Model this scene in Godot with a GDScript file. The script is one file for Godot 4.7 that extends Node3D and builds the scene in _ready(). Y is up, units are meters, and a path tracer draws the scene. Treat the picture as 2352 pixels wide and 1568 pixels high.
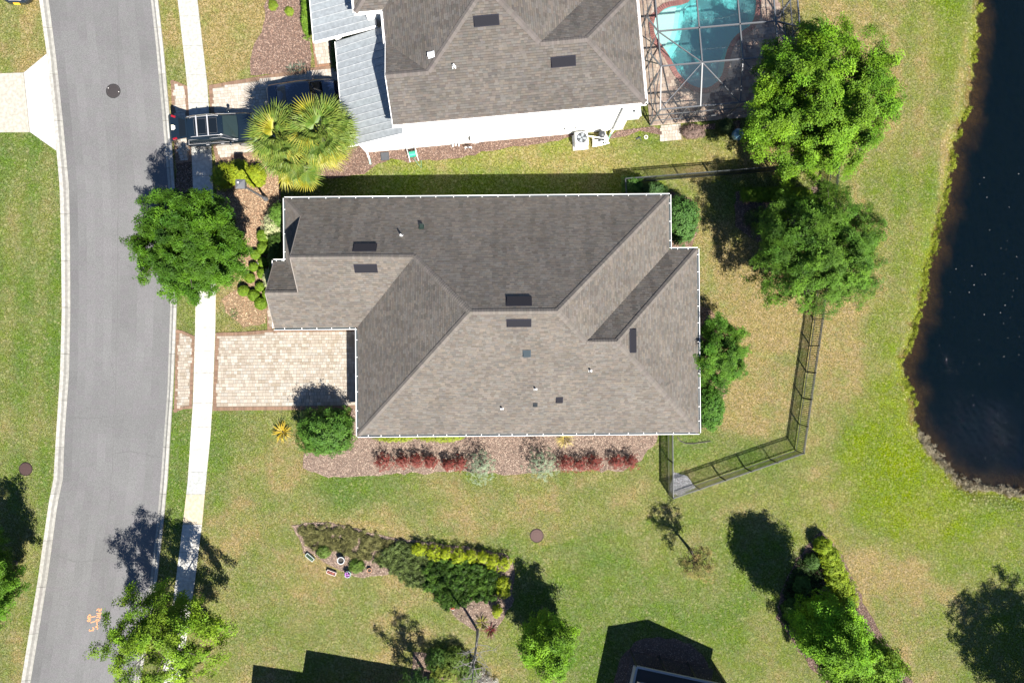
extends Node3D
# A plan of a residential plot seen from 44.5 m straight above. Survey units: 1 unit = 28.38 mm on the ground,
# measured from a corner of the plot; P() turns a surveyed direction and a height into a place in metres.
const H := 44.5
const S := 0.0283801

class Mesher:
	var v := PackedVector3Array()
	var n := PackedVector3Array()
	var c := PackedColorArray()
	var col := Color(1, 1, 1)
	func tri(a: Vector3, b: Vector3, d: Vector3) -> void:  # counter-clockwise seen from outside
		var m := (b - a).cross(d - a).normalized()
		v.append(a); v.append(d); v.append(b)
		for i in 3:
			n.append(m)
			c.append(col)
	func tris(a: Vector3, b: Vector3, d: Vector3, na: Vector3, nb: Vector3, nd: Vector3) -> void:
		v.append(a); v.append(d); v.append(b)
		n.append(na); n.append(nd); n.append(nb)
		for i in 3:
			c.append(col)
	func quad(a: Vector3, b: Vector3, d: Vector3, e: Vector3) -> void:
		tri(a, b, d)
		tri(a, d, e)
	func box(o: Vector3, s: Vector3, b := Basis.IDENTITY, cham := 0.0) -> void:
		var x := b.x * s.x * 0.5
		var y := b.y * s.y * 0.5
		var z := b.z * s.z * 0.5
		var q := 1.0
		var tx := x
		var tz := z
		if cham > 0.0:  # the top edges are chamfered
			tx = b.x * (s.x * 0.5 - cham)
			tz = b.z * (s.z * 0.5 - cham)
			var m := y - b.y * cham
			_ring(o, x, z, -y, x, z, m)
			_ring(o, x, z, m, tx, tz, y)
		else:
			_ring(o, x, z, -y, x, z, y)
		quad(o + y - tx + tz, o + y + tx + tz, o + y + tx - tz, o + y - tx - tz)
		quad(o - y - x - z, o - y + x - z, o - y + x + z, o - y - x + z)
	func _ring(o: Vector3, x: Vector3, z: Vector3, y: Vector3, x2: Vector3, z2: Vector3, y2: Vector3) -> void:
		quad(o + y - x + z, o + y + x + z, o + y2 + x2 + z2, o + y2 - x2 + z2)
		quad(o + y + x + z, o + y + x - z, o + y2 + x2 - z2, o + y2 + x2 + z2)
		quad(o + y + x - z, o + y - x - z, o + y2 - x2 - z2, o + y2 + x2 - z2)
		quad(o + y - x - z, o + y - x + z, o + y2 - x2 + z2, o + y2 - x2 - z2)
	func beam(a: Vector3, b: Vector3, w: float, h: float) -> void:  # a bar of rectangular section from a to b
		var d := b - a
		var l := d.length()
		if l < 0.001:
			return
		d /= l
		var up := Vector3.UP if absf(d.y) < 0.95 else Vector3.RIGHT
		var x := up.cross(d).normalized()
		var y := d.cross(x).normalized()
		box((a + b) * 0.5, Vector3(w, h, l), Basis(x, y, d))
	func tube(pts: Array, rad: Array, k: int) -> void:
		var rings := []
		var norms := []
		for i in pts.size():
			var d: Vector3 = (pts[mini(i + 1, pts.size() - 1)] - pts[maxi(i - 1, 0)])
			d = d.normalized()
			var up := Vector3.UP if absf(d.y) < 0.9 else Vector3.RIGHT
			var x := up.cross(d).normalized()
			var y := d.cross(x).normalized()
			var r := PackedVector3Array()
			var m := PackedVector3Array()
			for j in k:
				var a := TAU * j / k
				var o := x * cos(a) + y * sin(a)
				m.append(o)
				r.append(pts[i] + o * rad[i])
			rings.append(r)
			norms.append(m)
		for i in pts.size() - 1:
			for j in k:
				var j2 := (j + 1) % k
				var r0: PackedVector3Array = rings[i]
				var r1: PackedVector3Array = rings[i + 1]
				var m0: PackedVector3Array = norms[i]
				var m1: PackedVector3Array = norms[i + 1]
				tris(r0[j], r0[j2], r1[j2], m0[j], m0[j2], m1[j2])
				tris(r0[j], r1[j2], r1[j], m0[j], m1[j2], m1[j])
		var e: PackedVector3Array = rings[pts.size() - 1]
		for j in range(1, k - 1):
			tri(e[0], e[j], e[j + 1])
	func lathe(o: Vector3, prof: Array, k: int) -> void:  # prof: Vector2(radius, height) from the bottom up
		for i in prof.size() - 1:
			var p: Vector2 = prof[i]
			var q: Vector2 = prof[i + 1]
			var sl := Vector2(q.y - p.y, p.x - q.x).normalized()
			for j in k:
				var a := TAU * j / k
				var b := TAU * (j + 1) / k
				var ca := Vector3(cos(a), 0, -sin(a))
				var cb := Vector3(cos(b), 0, -sin(b))
				var na := ca * sl.x + Vector3.UP * sl.y
				var nb := cb * sl.x + Vector3.UP * sl.y
				var y0 := o + Vector3.UP * p.y
				var y1 := o + Vector3.UP * q.y
				if p.x > 0.0005:
					tris(y0 + ca * p.x, y0 + cb * p.x, y1 + cb * q.x, na, nb, nb)
				if q.x > 0.0005:
					tris(y0 + ca * p.x, y1 + cb * q.x, y1 + ca * q.x, na, nb, na)
	func blob(o: Vector3, r: Vector3, k := 10, rough := 0.0, rs := 0) -> void:  # a lumpy ellipsoid
		var g := RandomNumberGenerator.new()
		g.seed = rs
		var rings := k / 2 + 1
		var pt := []
		for i in rings + 1:
			var row := PackedVector3Array()
			var t := PI * i / rings
			for j in k:
				var a := TAU * j / k
				var d := Vector3(sin(t) * cos(a), cos(t), -sin(t) * sin(a))
				row.append(d * (1.0 + rough * g.randf_range(-1, 1)))
			pt.append(row)
		for i in rings:
			for j in k:
				var a0: Vector3 = pt[i][j]
				var a1: Vector3 = pt[i][(j + 1) % k]
				var b0: Vector3 = pt[i + 1][j]
				var b1: Vector3 = pt[i + 1][(j + 1) % k]
				if i == 0:
					a1 = pt[0][0]; a0 = pt[0][0]
				if i == rings - 1:
					b0 = pt[rings][0]; b1 = pt[rings][0]
				if i > 0:
					tris(o + a0 * r, o + b1 * r, o + a1 * r, (a0 / r).normalized(), (b1 / r).normalized(), (a1 / r).normalized())
				if i < rings - 1:
					tris(o + a0 * r, o + b0 * r, o + b1 * r, (a0 / r).normalized(), (b0 / r).normalized(), (b1 / r).normalized())
	func slab(poly: PackedVector2Array, y0: float, y1: float) -> void:  # a flat piece with the outline poly (x, z)
		var t := Geometry2D.triangulate_polygon(poly)
		for i in range(0, t.size(), 3):
			var a := poly[t[i]]
			var b := poly[t[i + 1]]
			var d := poly[t[i + 2]]
			if (b - a).cross(d - a) > 0.0:
				var w := b
				b = d
				d = w
			tri(Vector3(a.x, y1, a.y), Vector3(b.x, y1, b.y), Vector3(d.x, y1, d.y))
		if y0 == y1:
			return
		var cw := not Geometry2D.is_polygon_clockwise(poly)
		for i in poly.size():
			var a := poly[i]
			var b := poly[(i + 1) % poly.size()]
			if cw:
				quad(Vector3(b.x, y0, b.y), Vector3(a.x, y0, a.y), Vector3(a.x, y1, a.y), Vector3(b.x, y1, b.y))
			else:
				quad(Vector3(a.x, y0, a.y), Vector3(b.x, y0, b.y), Vector3(b.x, y1, b.y), Vector3(a.x, y1, a.y))
	func mesh(m: Material) -> ArrayMesh:
		var a := []
		a.resize(Mesh.ARRAY_MAX)
		a[Mesh.ARRAY_VERTEX] = v
		a[Mesh.ARRAY_NORMAL] = n
		a[Mesh.ARRAY_COLOR] = c
		var r := ArrayMesh.new()
		r.add_surface_from_arrays(Mesh.PRIMITIVE_TRIANGLES, a)
		r.surface_set_material(0, m)
		return r

var M := {}      # materials
var used := {}   # names that are taken
var rng := RandomNumberGenerator.new()
var nz := FastNoiseLite.new()

func P(px: float, py: float, h := 0.0) -> Vector3:
	var k := S * (1.0 - h / H)
	return Vector3((px - 1176.0) * k, h, (py - 784.0) * k)

func P2(px: float, py: float) -> Vector2:
	return Vector2((px - 1176.0) * S, (py - 784.0) * S)

func poly(a: Array) -> PackedVector2Array:
	var r := PackedVector2Array()
	for i in range(0, a.size(), 2):
		r.append(P2(a[i], a[i + 1]))
	return r

func lin(r: float, g: float, b: float) -> Color:
	return Color(r, g, b).linear_to_srgb()

func numbered(called: String) -> String:
	if not used.has(called):
		used[called] = 0
		return called
	used[called] += 1
	return "%s_%03d" % [called, used[called]]

func tag(o: Node, label: String, category: String, group := "") -> Node:
	o.set_meta("label", label)
	o.set_meta("category", category)
	if group:
		o.set_meta("group", group)
	return o

func thing(called: String, label: String, category: String, at := Vector3.ZERO, turn := 0.0, group := "") -> Node3D:
	var o := Node3D.new()
	o.name = numbered(called)
	add_child(o)
	o.position = at
	o.rotation.y = turn
	tag(o, label, category, group)
	return o

func part(parent: Node, called: String, m, mat: Material, at := Vector3.ZERO, turn := Vector3.ZERO, stuff := false) -> MeshInstance3D:
	var o := MeshInstance3D.new()
	o.mesh = m.mesh(mat) if m is Mesher else m
	var nm := called
	var i := 0
	while parent.has_node(NodePath(nm)):
		i += 1
		nm = "%s_%03d" % [called, i]
		if i > 4:
			var key := str(parent.get_instance_id()) + called
			i = maxi(i, int(used.get(key, 0)) + 1)
			used[key] = i
			nm = "%s_%03d" % [called, i]
	o.name = nm
	parent.add_child(o, true)
	o.position = at
	o.rotation = turn
	if stuff:
		o.set_meta("kind", "stuff")
	return o

func structure(called: String, m: Mesher, mat: Material) -> MeshInstance3D:
	var o := MeshInstance3D.new()
	o.mesh = m.mesh(mat)
	o.name = numbered(called)
	add_child(o)
	o.set_meta("kind", "structure")
	return o

func many(parent: Node, called: String, m: Mesh, xf: Array, cols: PackedColorArray, stuff := true) -> MultiMeshInstance3D:
	var mm := MultiMesh.new()
	mm.transform_format = MultiMesh.TRANSFORM_3D
	mm.use_colors = true
	mm.mesh = m
	mm.instance_count = xf.size()
	for i in xf.size():
		mm.set_instance_transform(i, xf[i])
		mm.set_instance_color(i, cols[i])
	var o := MultiMeshInstance3D.new()
	o.multimesh = mm
	o.name = called if parent != self else numbered(called)
	parent.add_child(o, true)
	if stuff:
		o.set_meta("kind", "stuff")
	return o

func noise_tex(freq: float, lo: float, hi: float, kind := FastNoiseLite.TYPE_SIMPLEX_SMOOTH, oct := 4, sd := 1, px := 512, tintlo := Color(1, 1, 1), tinthi := Color(1, 1, 1)) -> NoiseTexture2D:
	var f := FastNoiseLite.new()
	f.seed = sd
	f.noise_type = kind
	f.frequency = freq
	f.fractal_octaves = oct
	var t := NoiseTexture2D.new()
	t.width = px
	t.height = px
	t.seamless = true
	t.noise = f
	var g := Gradient.new()
	g.set_color(0, Color(lo, lo, lo) * tintlo)
	g.set_color(1, Color(hi, hi, hi) * tinthi)
	t.color_ramp = g
	return t

func vmat(rough := 0.8, tex: Texture2D = null, scale := 1.0, metal := 0.0) -> StandardMaterial3D:
	var m := StandardMaterial3D.new()
	m.vertex_color_use_as_albedo = true
	m.roughness = rough
	m.metallic = metal
	if tex:
		m.albedo_texture = tex
		m.uv1_triplanar = true
		m.uv1_world_triplanar = true
		m.uv1_scale = Vector3.ONE * scale
	return m

func cmat(c: Color, rough := 0.6, metal := 0.0) -> StandardMaterial3D:  # c in linear values
	var m := StandardMaterial3D.new()
	m.albedo_color = c.linear_to_srgb()
	m.roughness = rough
	m.metallic = metal
	return m

func build_materials() -> void:
	var grain := noise_tex(0.22, 0.62, 1.0, FastNoiseLite.TYPE_SIMPLEX_SMOOTH, 3, 3)
	var soft := noise_tex(0.02, 0.8, 1.0, FastNoiseLite.TYPE_SIMPLEX_SMOOTH, 5, 5)
	M.lawn = vmat(1.0, noise_tex(0.075, 0.3, 1.0, FastNoiseLite.TYPE_SIMPLEX_SMOOTH, 4, 7, 1024, Color(0.8, 1.0, 0.7), Color(1.0, 0.98, 0.93)), 1.0 / 8.3)
	M.lawn.specular_mode = BaseMaterial3D.SPECULAR_DISABLED
	M.blade = vmat(0.75)
	M.blade.backlight_enabled = true
	M.blade.backlight = lin(0.05, 0.06, 0.01)
	M.asphalt = vmat(0.95, noise_tex(0.3, 0.68, 1.0, FastNoiseLite.TYPE_VALUE, 3, 9, 1024), 1.0 / 7.0)
	M.asphalt.heightmap_enabled = true
	M.asphalt.heightmap_texture = grain
	M.asphalt.heightmap_scale = 0.6
	M.concrete = vmat(0.9, soft, 1.0 / 3.0)
	M.paver = vmat(0.9, noise_tex(0.08, 0.82, 1.0, FastNoiseLite.TYPE_SIMPLEX_SMOOTH, 4, 11), 1.0)
	M.mulch = vmat(1.0, noise_tex(0.2, 0.45, 1.0, FastNoiseLite.TYPE_CELLULAR, 2, 13), 1.0 / 3.0)
	M.chip = vmat(0.9)
	M.shingle = vmat(0.95, noise_tex(0.25, 0.8, 1.0, FastNoiseLite.TYPE_VALUE, 2, 15), 1.0)
	M.white = cmat(Color(0.78, 0.78, 0.76), 0.5)
	M.stucco = vmat(0.85, noise_tex(0.1, 0.9, 1.0, FastNoiseLite.TYPE_SIMPLEX_SMOOTH, 4, 17), 0.7)
	M.stucco.heightmap_enabled = true
	M.stucco.heightmap_texture = grain
	M.stucco.heightmap_scale = 0.3
	M.paint = vmat(0.5)
	M.matte = vmat(0.85)
	M.metal_roof = vmat(0.42, soft, 0.3)
	M.metal_roof.metallic_specular = 0.5
	M.bark = vmat(0.95, noise_tex(0.1, 0.5, 1.0, FastNoiseLite.TYPE_SIMPLEX_SMOOTH, 4, 19), 2.0)
	M.leaf = vmat(0.6)
	M.leaf.metallic_specular = 0.3
	M.leaf.backlight_enabled = true
	M.leaf.backlight = lin(0.042, 0.08, 0.004)
	M.frond = vmat(0.5)
	M.frond.metallic_specular = 0.35
	M.frond.backlight_enabled = true
	M.frond.backlight = lin(0.05, 0.07, 0.01)
	M.black_metal = cmat(Color(0.012, 0.016, 0.015), 0.45)
	M.rail = cmat(Color(0.05, 0.056, 0.058), 0.4)
	M.bronze = cmat(Color(0.085, 0.088, 0.095), 0.5)
	M.vent = vmat(0.85)
	M.vent.metallic_specular = 0.2
	M.iron = vmat(0.75, grain, 1.2, 0.2)
	M.carpaint = vmat(0.22)
	M.carpaint.clearcoat_enabled = true
	M.carpaint.clearcoat = 1.0
	M.carpaint.clearcoat_roughness = 0.04
	M.rubber = cmat(Color(0.02, 0.02, 0.02), 0.9)
	M.chrome = cmat(Color(0.42, 0.42, 0.43), 0.4, 0.3)
	M.carglass = cmat(Color(0.005, 0.007, 0.009), 0.05)
	M.shield = cmat(Color(0.016, 0.026, 0.026), 0.06)
	var screen := StandardMaterial3D.new()
	screen.albedo_color = Color(lin(0.03, 0.03, 0.032), 0.22)
	screen.transparency = BaseMaterial3D.TRANSPARENCY_ALPHA
	screen.roughness = 0.7
	M.screen = screen
	var w := StandardMaterial3D.new()
	w.albedo_color = lin(0.0015, 0.0045, 0.0075)
	w.roughness = 0.04
	w.metallic_specular = 0.3
	w.normal_enabled = true
	var wn := noise_tex(0.035, 0.0, 1.0, FastNoiseLite.TYPE_SIMPLEX_SMOOTH, 4, 23, 1024)
	wn.as_normal_map = true
	wn.bump_strength = 10.0
	w.normal_texture = wn
	w.normal_scale = 0.3
	w.uv1_triplanar = true
	w.uv1_world_triplanar = true
	w.uv1_scale = Vector3(1.0 / 5.0, 1.0 / 5.0, 1.0 / 8.0)
	w.transparency = BaseMaterial3D.TRANSPARENCY_ALPHA
	w.albedo_color.a = 0.45
	M.pond = w
	var pw := StandardMaterial3D.new()
	pw.albedo_color = Color(lin(0.25, 0.75, 0.8), 0.12)
	pw.transparency = BaseMaterial3D.TRANSPARENCY_ALPHA
	pw.roughness = 0.05
	M.pool_water = pw
	M.tile = vmat(0.6, noise_tex(0.05, 0.9, 1.0, FastNoiseLite.TYPE_SIMPLEX_SMOOTH, 3, 25), 1.0)
	M.plastic = cmat(Color(0.5, 0.54, 0.56), 0.3)

func light_and_camera() -> void:
	var cam := Camera3D.new()
	cam.name = "camera"
	add_child(cam)
	cam.position = Vector3(0, H, 0)
	cam.rotation_degrees = Vector3(-90, 0, 0)
	cam.fov = 53.13
	cam.near = 0.1
	cam.far = 1500.0
	cam.current = true
	var env := Environment.new()
	env.background_mode = Environment.BG_SKY
	var sky := Sky.new()
	var sm := ProceduralSkyMaterial.new()
	sm.sky_top_color = Color(0.31, 0.44, 0.64)
	sm.sky_horizon_color = Color(0.66, 0.74, 0.82)
	sm.sky_curve = 0.15
	sm.ground_bottom_color = Color(0.2, 0.24, 0.12)
	sm.ground_horizon_color = Color(0.55, 0.62, 0.6)
	sm.sky_energy_multiplier = 1.0
	sky.sky_material = sm
	env.sky = sky
	env.background_energy_multiplier = 0.42
	env.tonemap_mode = Environment.TONE_MAPPER_LINEAR
	env.tonemap_exposure = 3.1
	env.sdfgi_enabled = true
	env.ssao_enabled = true
	env.ssil_enabled = true
	var we := WorldEnvironment.new()
	we.name = "world_environment"
	we.environment = env
	add_child(we)
	var sun := DirectionalLight3D.new()
	sun.name = "sun"
	sun.light_energy = 1.5
	sun.light_color = Color(1.0, 0.977, 0.94)
	sun.light_angular_distance = 0.5
	sun.shadow_enabled = true
	add_child(sun)
	sun.look_at_from_position(Vector3.ZERO, Vector3(-0.43, -1.0, -0.66), Vector3.FORWARD)

func _ready() -> void:
	rng.seed = 4711
	nz.seed = 11
	nz.frequency = 1.0
	nz.fractal_octaves = 3
	light_and_camera()
	build_materials()
	build_ground()
	build_street()
	build_driveways()
	build_beds()
	build_house_one()
	build_house_two()
	build_house_three()
	build_pool()
	build_fences()
	build_trees()
	build_shrubs()
	build_shore_plants()
	build_glint_flecks()
	build_cars()
	build_objects()
	build_grass()

# ---------------------------------------------------------------- ground, pond
const SHORE := [2258, 0, 2254, 83, 2241, 186, 2233, 240, 2206, 315, 2190, 385, 2175, 476, 2156, 551, 2138, 620, 2132, 655, 2115, 736, 2096, 793, 2082, 834, 2090, 875, 2106, 932, 2111, 973, 2131, 1021, 2160, 1052, 2186, 1083, 2202, 1099, 2231, 1121, 2289, 1126, 2352, 1138]
const GX0 := -36.0
const GZ0 := -26.0
const GS := 0.2
const GW := 381
const GD := 261
var mask := PackedByteArray()     # 0: lawn; 1: something else lies there
var ground_col := PackedColorArray()
var ground_y := PackedFloat32Array()
var shore := PackedVector2Array()
var pool_poly := PackedVector2Array()

# surveyed patches of the lawn: place, size, how green (0 straw, 1 green), how yellow, weight
const PATCH := [
	[60, 80, 60, 90, 0.18, 0.2, 1.2], [60, 600, 90, 260, 0.62, 0.1, 1.0], [60, 360, 70, 60, 0.8, 0.05, 1.0], [60, 960, 90, 120, 0.6, 0.1, 1.0], [50, 1200, 80, 200, 0.42, 0.1, 1.0], [20, 1500, 60, 80, 0.55, 0.1, 1.0],
	[400, 80, 30, 90, 0.18, 0.25, 1.5], [405, 170, 25, 30, 0.55, 0.1, 1.2], [540, 80, 60, 80, 0.1, 0.2, 1.5], [420, 715, 25, 40, 0.62, 0.1, 1.5], [550, 700, 50, 50, 0.3, 0.0, 1.2],
	[415, 1050, 25, 130, 0.8, 0.1, 1.6], [500, 1060, 25, 80, 0.72, 0.1, 1.2], [590, 980, 60, 50, 0.4, 0.15, 1.2], [620, 1100, 80, 60, 0.28, 0.1, 1.0], [500, 1300, 60, 100, 0.4, 0.1, 1.0],
	[830, 1130, 80, 40, 0.72, 0.1, 1.1], [1050, 1140, 120, 50, 0.28, 0.1, 1.0], [1300, 1120, 160, 40, 0.42, 0.1, 1.0], [800, 1190, 200, 20, 0.22, 0.1, 1.0], [1250, 1200, 120, 40, 0.3, 0.2, 1.0],
	[650, 1350, 130, 110, 0.3, 0.1, 1.0], [850, 1420, 130, 70, 0.34, 0.1, 1.0], [620, 1450, 90, 50, 0.42, 0.1, 1.0], [1230, 1300, 80, 60, 0.6, 0.15, 1.0], [1400, 1350, 120, 110, 0.72, 0.15, 1.2], [1460, 1230, 100, 60, 0.55, 0.2, 1.0], [1650, 1180, 120, 50, 0.42, 0.25, 1.0],
	[1680, 1400, 80, 90, 0.72, 0.2, 1.2], [1790, 1500, 60, 60, 0.5, 0.2, 1.0], [1350, 1530, 60, 60, 0.7, 0.15, 1.0], [1500, 1370, 70, 20, 0.3, 0.1, 0.8],
	[1250, 360, 420, 40, 0.3, 0.6, 1.2], [1200, 430, 350, 25, 0.75, 0.3, 1.8], [1560, 360, 90, 40, 0.28, 0.4, 1.2], [1500, 330, 25, 20, 0.7, 0.3, 1.2],
	[1580, 440, 50, 30, 0.35, 0.2, 1.2], [1680, 620, 70, 60, 0.08, 0.15, 1.6], [1740, 740, 70, 90, 0.06, 0.1, 1.8], [1730, 900, 70, 70, 0.12, 0.1, 1.6], [1770, 880, 18, 20, 0.5, 0.1, 1.2], [1640, 1030, 80, 25, 0.72, 0.1, 1.4], [1790, 960, 30, 30, 0.3, 0.1, 1.0], [1700, 1060, 60, 30, 0.6, 0.1, 1.0],
	[1950, 60, 110, 110, 0.3, 0.4, 1.0], [2060, 160, 60, 130, 0.14, 0.25, 1.2], [2140, 60, 40, 110, 0.62, 0.7, 1.2], [2190, 60, 16, 140, 0.85, 0.6, 1.3], [2210, 230, 20, 70, 0.3, 0.3, 1.0], [2080, 380, 70, 80, 0.4, 0.45, 1.0], [2050, 440, 40, 50, 0.75, 0.3, 1.2], [2140, 420, 30, 60, 0.7, 0.6, 1.0], [2170, 400, 14, 70, 0.1, 0.0, 1.4],
	[2060, 600, 60, 70, 0.34, 0.4, 1.0], [2110, 580, 25, 80, 0.65, 0.7, 1.0], [1950, 760, 50, 60, 0.1, 0.15, 1.4], [1930, 860, 45, 80, 0.08, 0.15, 1.4], [2030, 780, 40, 80, 0.6, 0.6, 1.0], [2030, 950, 60, 70, 0.72, 0.9, 1.2], [2060, 1080, 60, 70, 0.9, 1.0, 1.6], [1990, 1050, 50, 60, 0.78, 0.9, 1.2], [1890, 990, 30, 60, 0.2, 0.2, 1.2], [1900, 1110, 90, 40, 0.45, 0.4, 1.0],
	[2140, 1180, 90, 50, 0.8, 1.0, 1.2], [2270, 1200, 90, 40, 0.66, 0.6, 1.2], [2310, 1150, 50, 16, 0.5, 0.2, 1.2], [2170, 1280, 120, 40, 0.62, 0.5, 1.0], [2000, 1330, 40, 60, 0.12, 0.1, 1.6], [2060, 1320, 60, 25, 0.04, 0.1, 1.6], [2200, 1370, 120, 25, 0.2, 0.2, 1.2], [2130, 1450, 60, 60, 0.34, 0.2, 1.0], [2110, 1540, 60, 40, 0.32, 0.1, 1.0], [1870, 1190, 50, 40, 0.5, 0.5, 1.0], [2300, 1440, 80, 80, 0.6, 0.3, 1.0],
]

# worn and mown lines: half width, how much greener, then the places
const TRACK := [[6, -0.2, 700, 1196, 860, 1206, 1000, 1232, 1110, 1246, 1180, 1268, 1186, 1330], [6, -0.16, 1240, 1250, 1340, 1228, 1450, 1196, 1540, 1162], [5, 0.16, 1250, 1262, 1350, 1240, 1460, 1208, 1560, 1170], [5, 0.14, 1640, 1190, 1560, 1202, 1480, 1225], [9, -0.2, 1830, 1500, 1880, 1560, 1930, 1610], [6, -0.18, 1905, 1230, 1960, 1330, 2010, 1420], [7, -0.18, 1895, 700, 1880, 860, 1850, 1040], [5, -0.14, 470, 1330, 520, 1240, 600, 1180, 700, 1190], [10, -0.2, 2226, 60, 2196, 250, 2160, 420, 2130, 560], [8, 0.14, 1985, 60, 1975, 300, 2000, 600]]

func fill(pl: PackedVector2Array, val := 1) -> void:
	var lo := Vector2(1e9, 1e9)
	var hi := -lo
	for p in pl:
		lo = lo.min(p)
		hi = hi.max(p)
	var i0 := maxi(int((lo.x - GX0) * 10.0), 0)
	var i1 := mini(int((hi.x - GX0) * 10.0) + 1, GW * 2 - 1)
	var j0 := maxi(int((lo.y - GZ0) * 10.0), 0)
	var j1 := mini(int((hi.y - GZ0) * 10.0) + 1, GD * 2 - 1)
	for j in range(j0, j1 + 1):
		for i in range(i0, i1 + 1):
			if Geometry2D.is_point_in_polygon(Vector2(GX0 + i * 0.1 + 0.05, GZ0 + j * 0.1 + 0.05), pl):
				mask[j * GW * 2 + i] = val

func masked(x: float, z: float) -> int:
	var i := int((x - GX0) * 10.0)
	var j := int((z - GZ0) * 10.0)
	if i < 0 or j < 0 or i >= GW * 2 or j >= GD * 2:
		return 1
	return mask[j * GW * 2 + i]

func shore_distance(p: Vector2) -> float:  # positive on land
	var d := 1e9
	for i in shore.size() - 1:
		d = minf(d, p.distance_to(Geometry2D.get_closest_point_to_segment(p, shore[i], shore[i + 1])))
	return -d if Geometry2D.is_point_in_polygon(p, shore) else d

func lawn_colour(x: float, z: float) -> Color:
	var dx := x / S + 1176.0
	var dy := z / S + 784.0
	var g := 0.4 * 0.15
	var ye := 0.2 * 0.15
	var w := 0.15
	for q in PATCH:
		var ex: float = (dx - q[0]) / (q[2] * 1.15)
		var ey: float = (dy - q[1]) / (q[3] * 1.15)
		var e := ex * ex + ey * ey
		if e < 9.0:
			var k: float = exp(-e) * q[6]
			g += k * q[4]
			ye += k * q[5]
			w += k
	g /= w
	ye /= w
	var a := nz.get_noise_2d(x * 0.16, z * 0.16)
	var b := nz.get_noise_2d(x * 0.55 + 50.0, z * 0.55)
	var c := nz.get_noise_2d(x * 1.9, z * 1.9 + 80.0)
	var dd := nz.get_noise_2d(x * 5.0 + 9.0, z * 5.0)
	g += a * 0.3 + b * 0.2 + c * 0.12 + dd * 0.12
	for q in TRACK:
		for i in range(2, q.size() - 3, 2):
			var e := Geometry2D.get_closest_point_to_segment(Vector2(dx, dy), Vector2(q[i], q[i + 1]), Vector2(q[i + 2], q[i + 3])).distance_to(Vector2(dx, dy)) / float(q[0])
			if e < 2.0:
				g += q[1] * exp(-e * e) * (0.6 + b * 2.0)
				break
	if dx < 140.0 or (dx > 1900.0 and dy < 700.0):   # mowing stripes
		g += 0.09 * sin((x + z * 0.06) * 3.1)
	else:
		g += 0.045 * sin((z * 0.9 + x * 0.45) * 2.9)
	g = clampf(g + 0.05, 0.0, 1.0)
	ye = clampf(ye * 0.85 + b * 0.3, 0.0, 1.0)
	var straw := Color(0.27, 0.195, 0.1).lerp(Color(0.225, 0.19, 0.09), smoothstep(0.17, 0.42, g)).lerp(Color(0.25, 0.215, 0.06), ye * 0.7)
	var green := Color(0.08, 0.136, 0.03).lerp(Color(0.15, 0.19, 0.003), ye)
	var col := straw.lerp(green, smoothstep(0.05, 0.95, g))
	var grey := (col.r * 0.4 + col.g * 0.5 + col.b * 0.1) * Color(1.05, 1.0, 0.8)
	col = col.lerp(grey, 0.05 * (1.0 - ye))
	var br := 1.0 + 0.2 * c + 0.22 * dd
	return Color(col.r * br, col.g * br, col.b * br)

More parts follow.
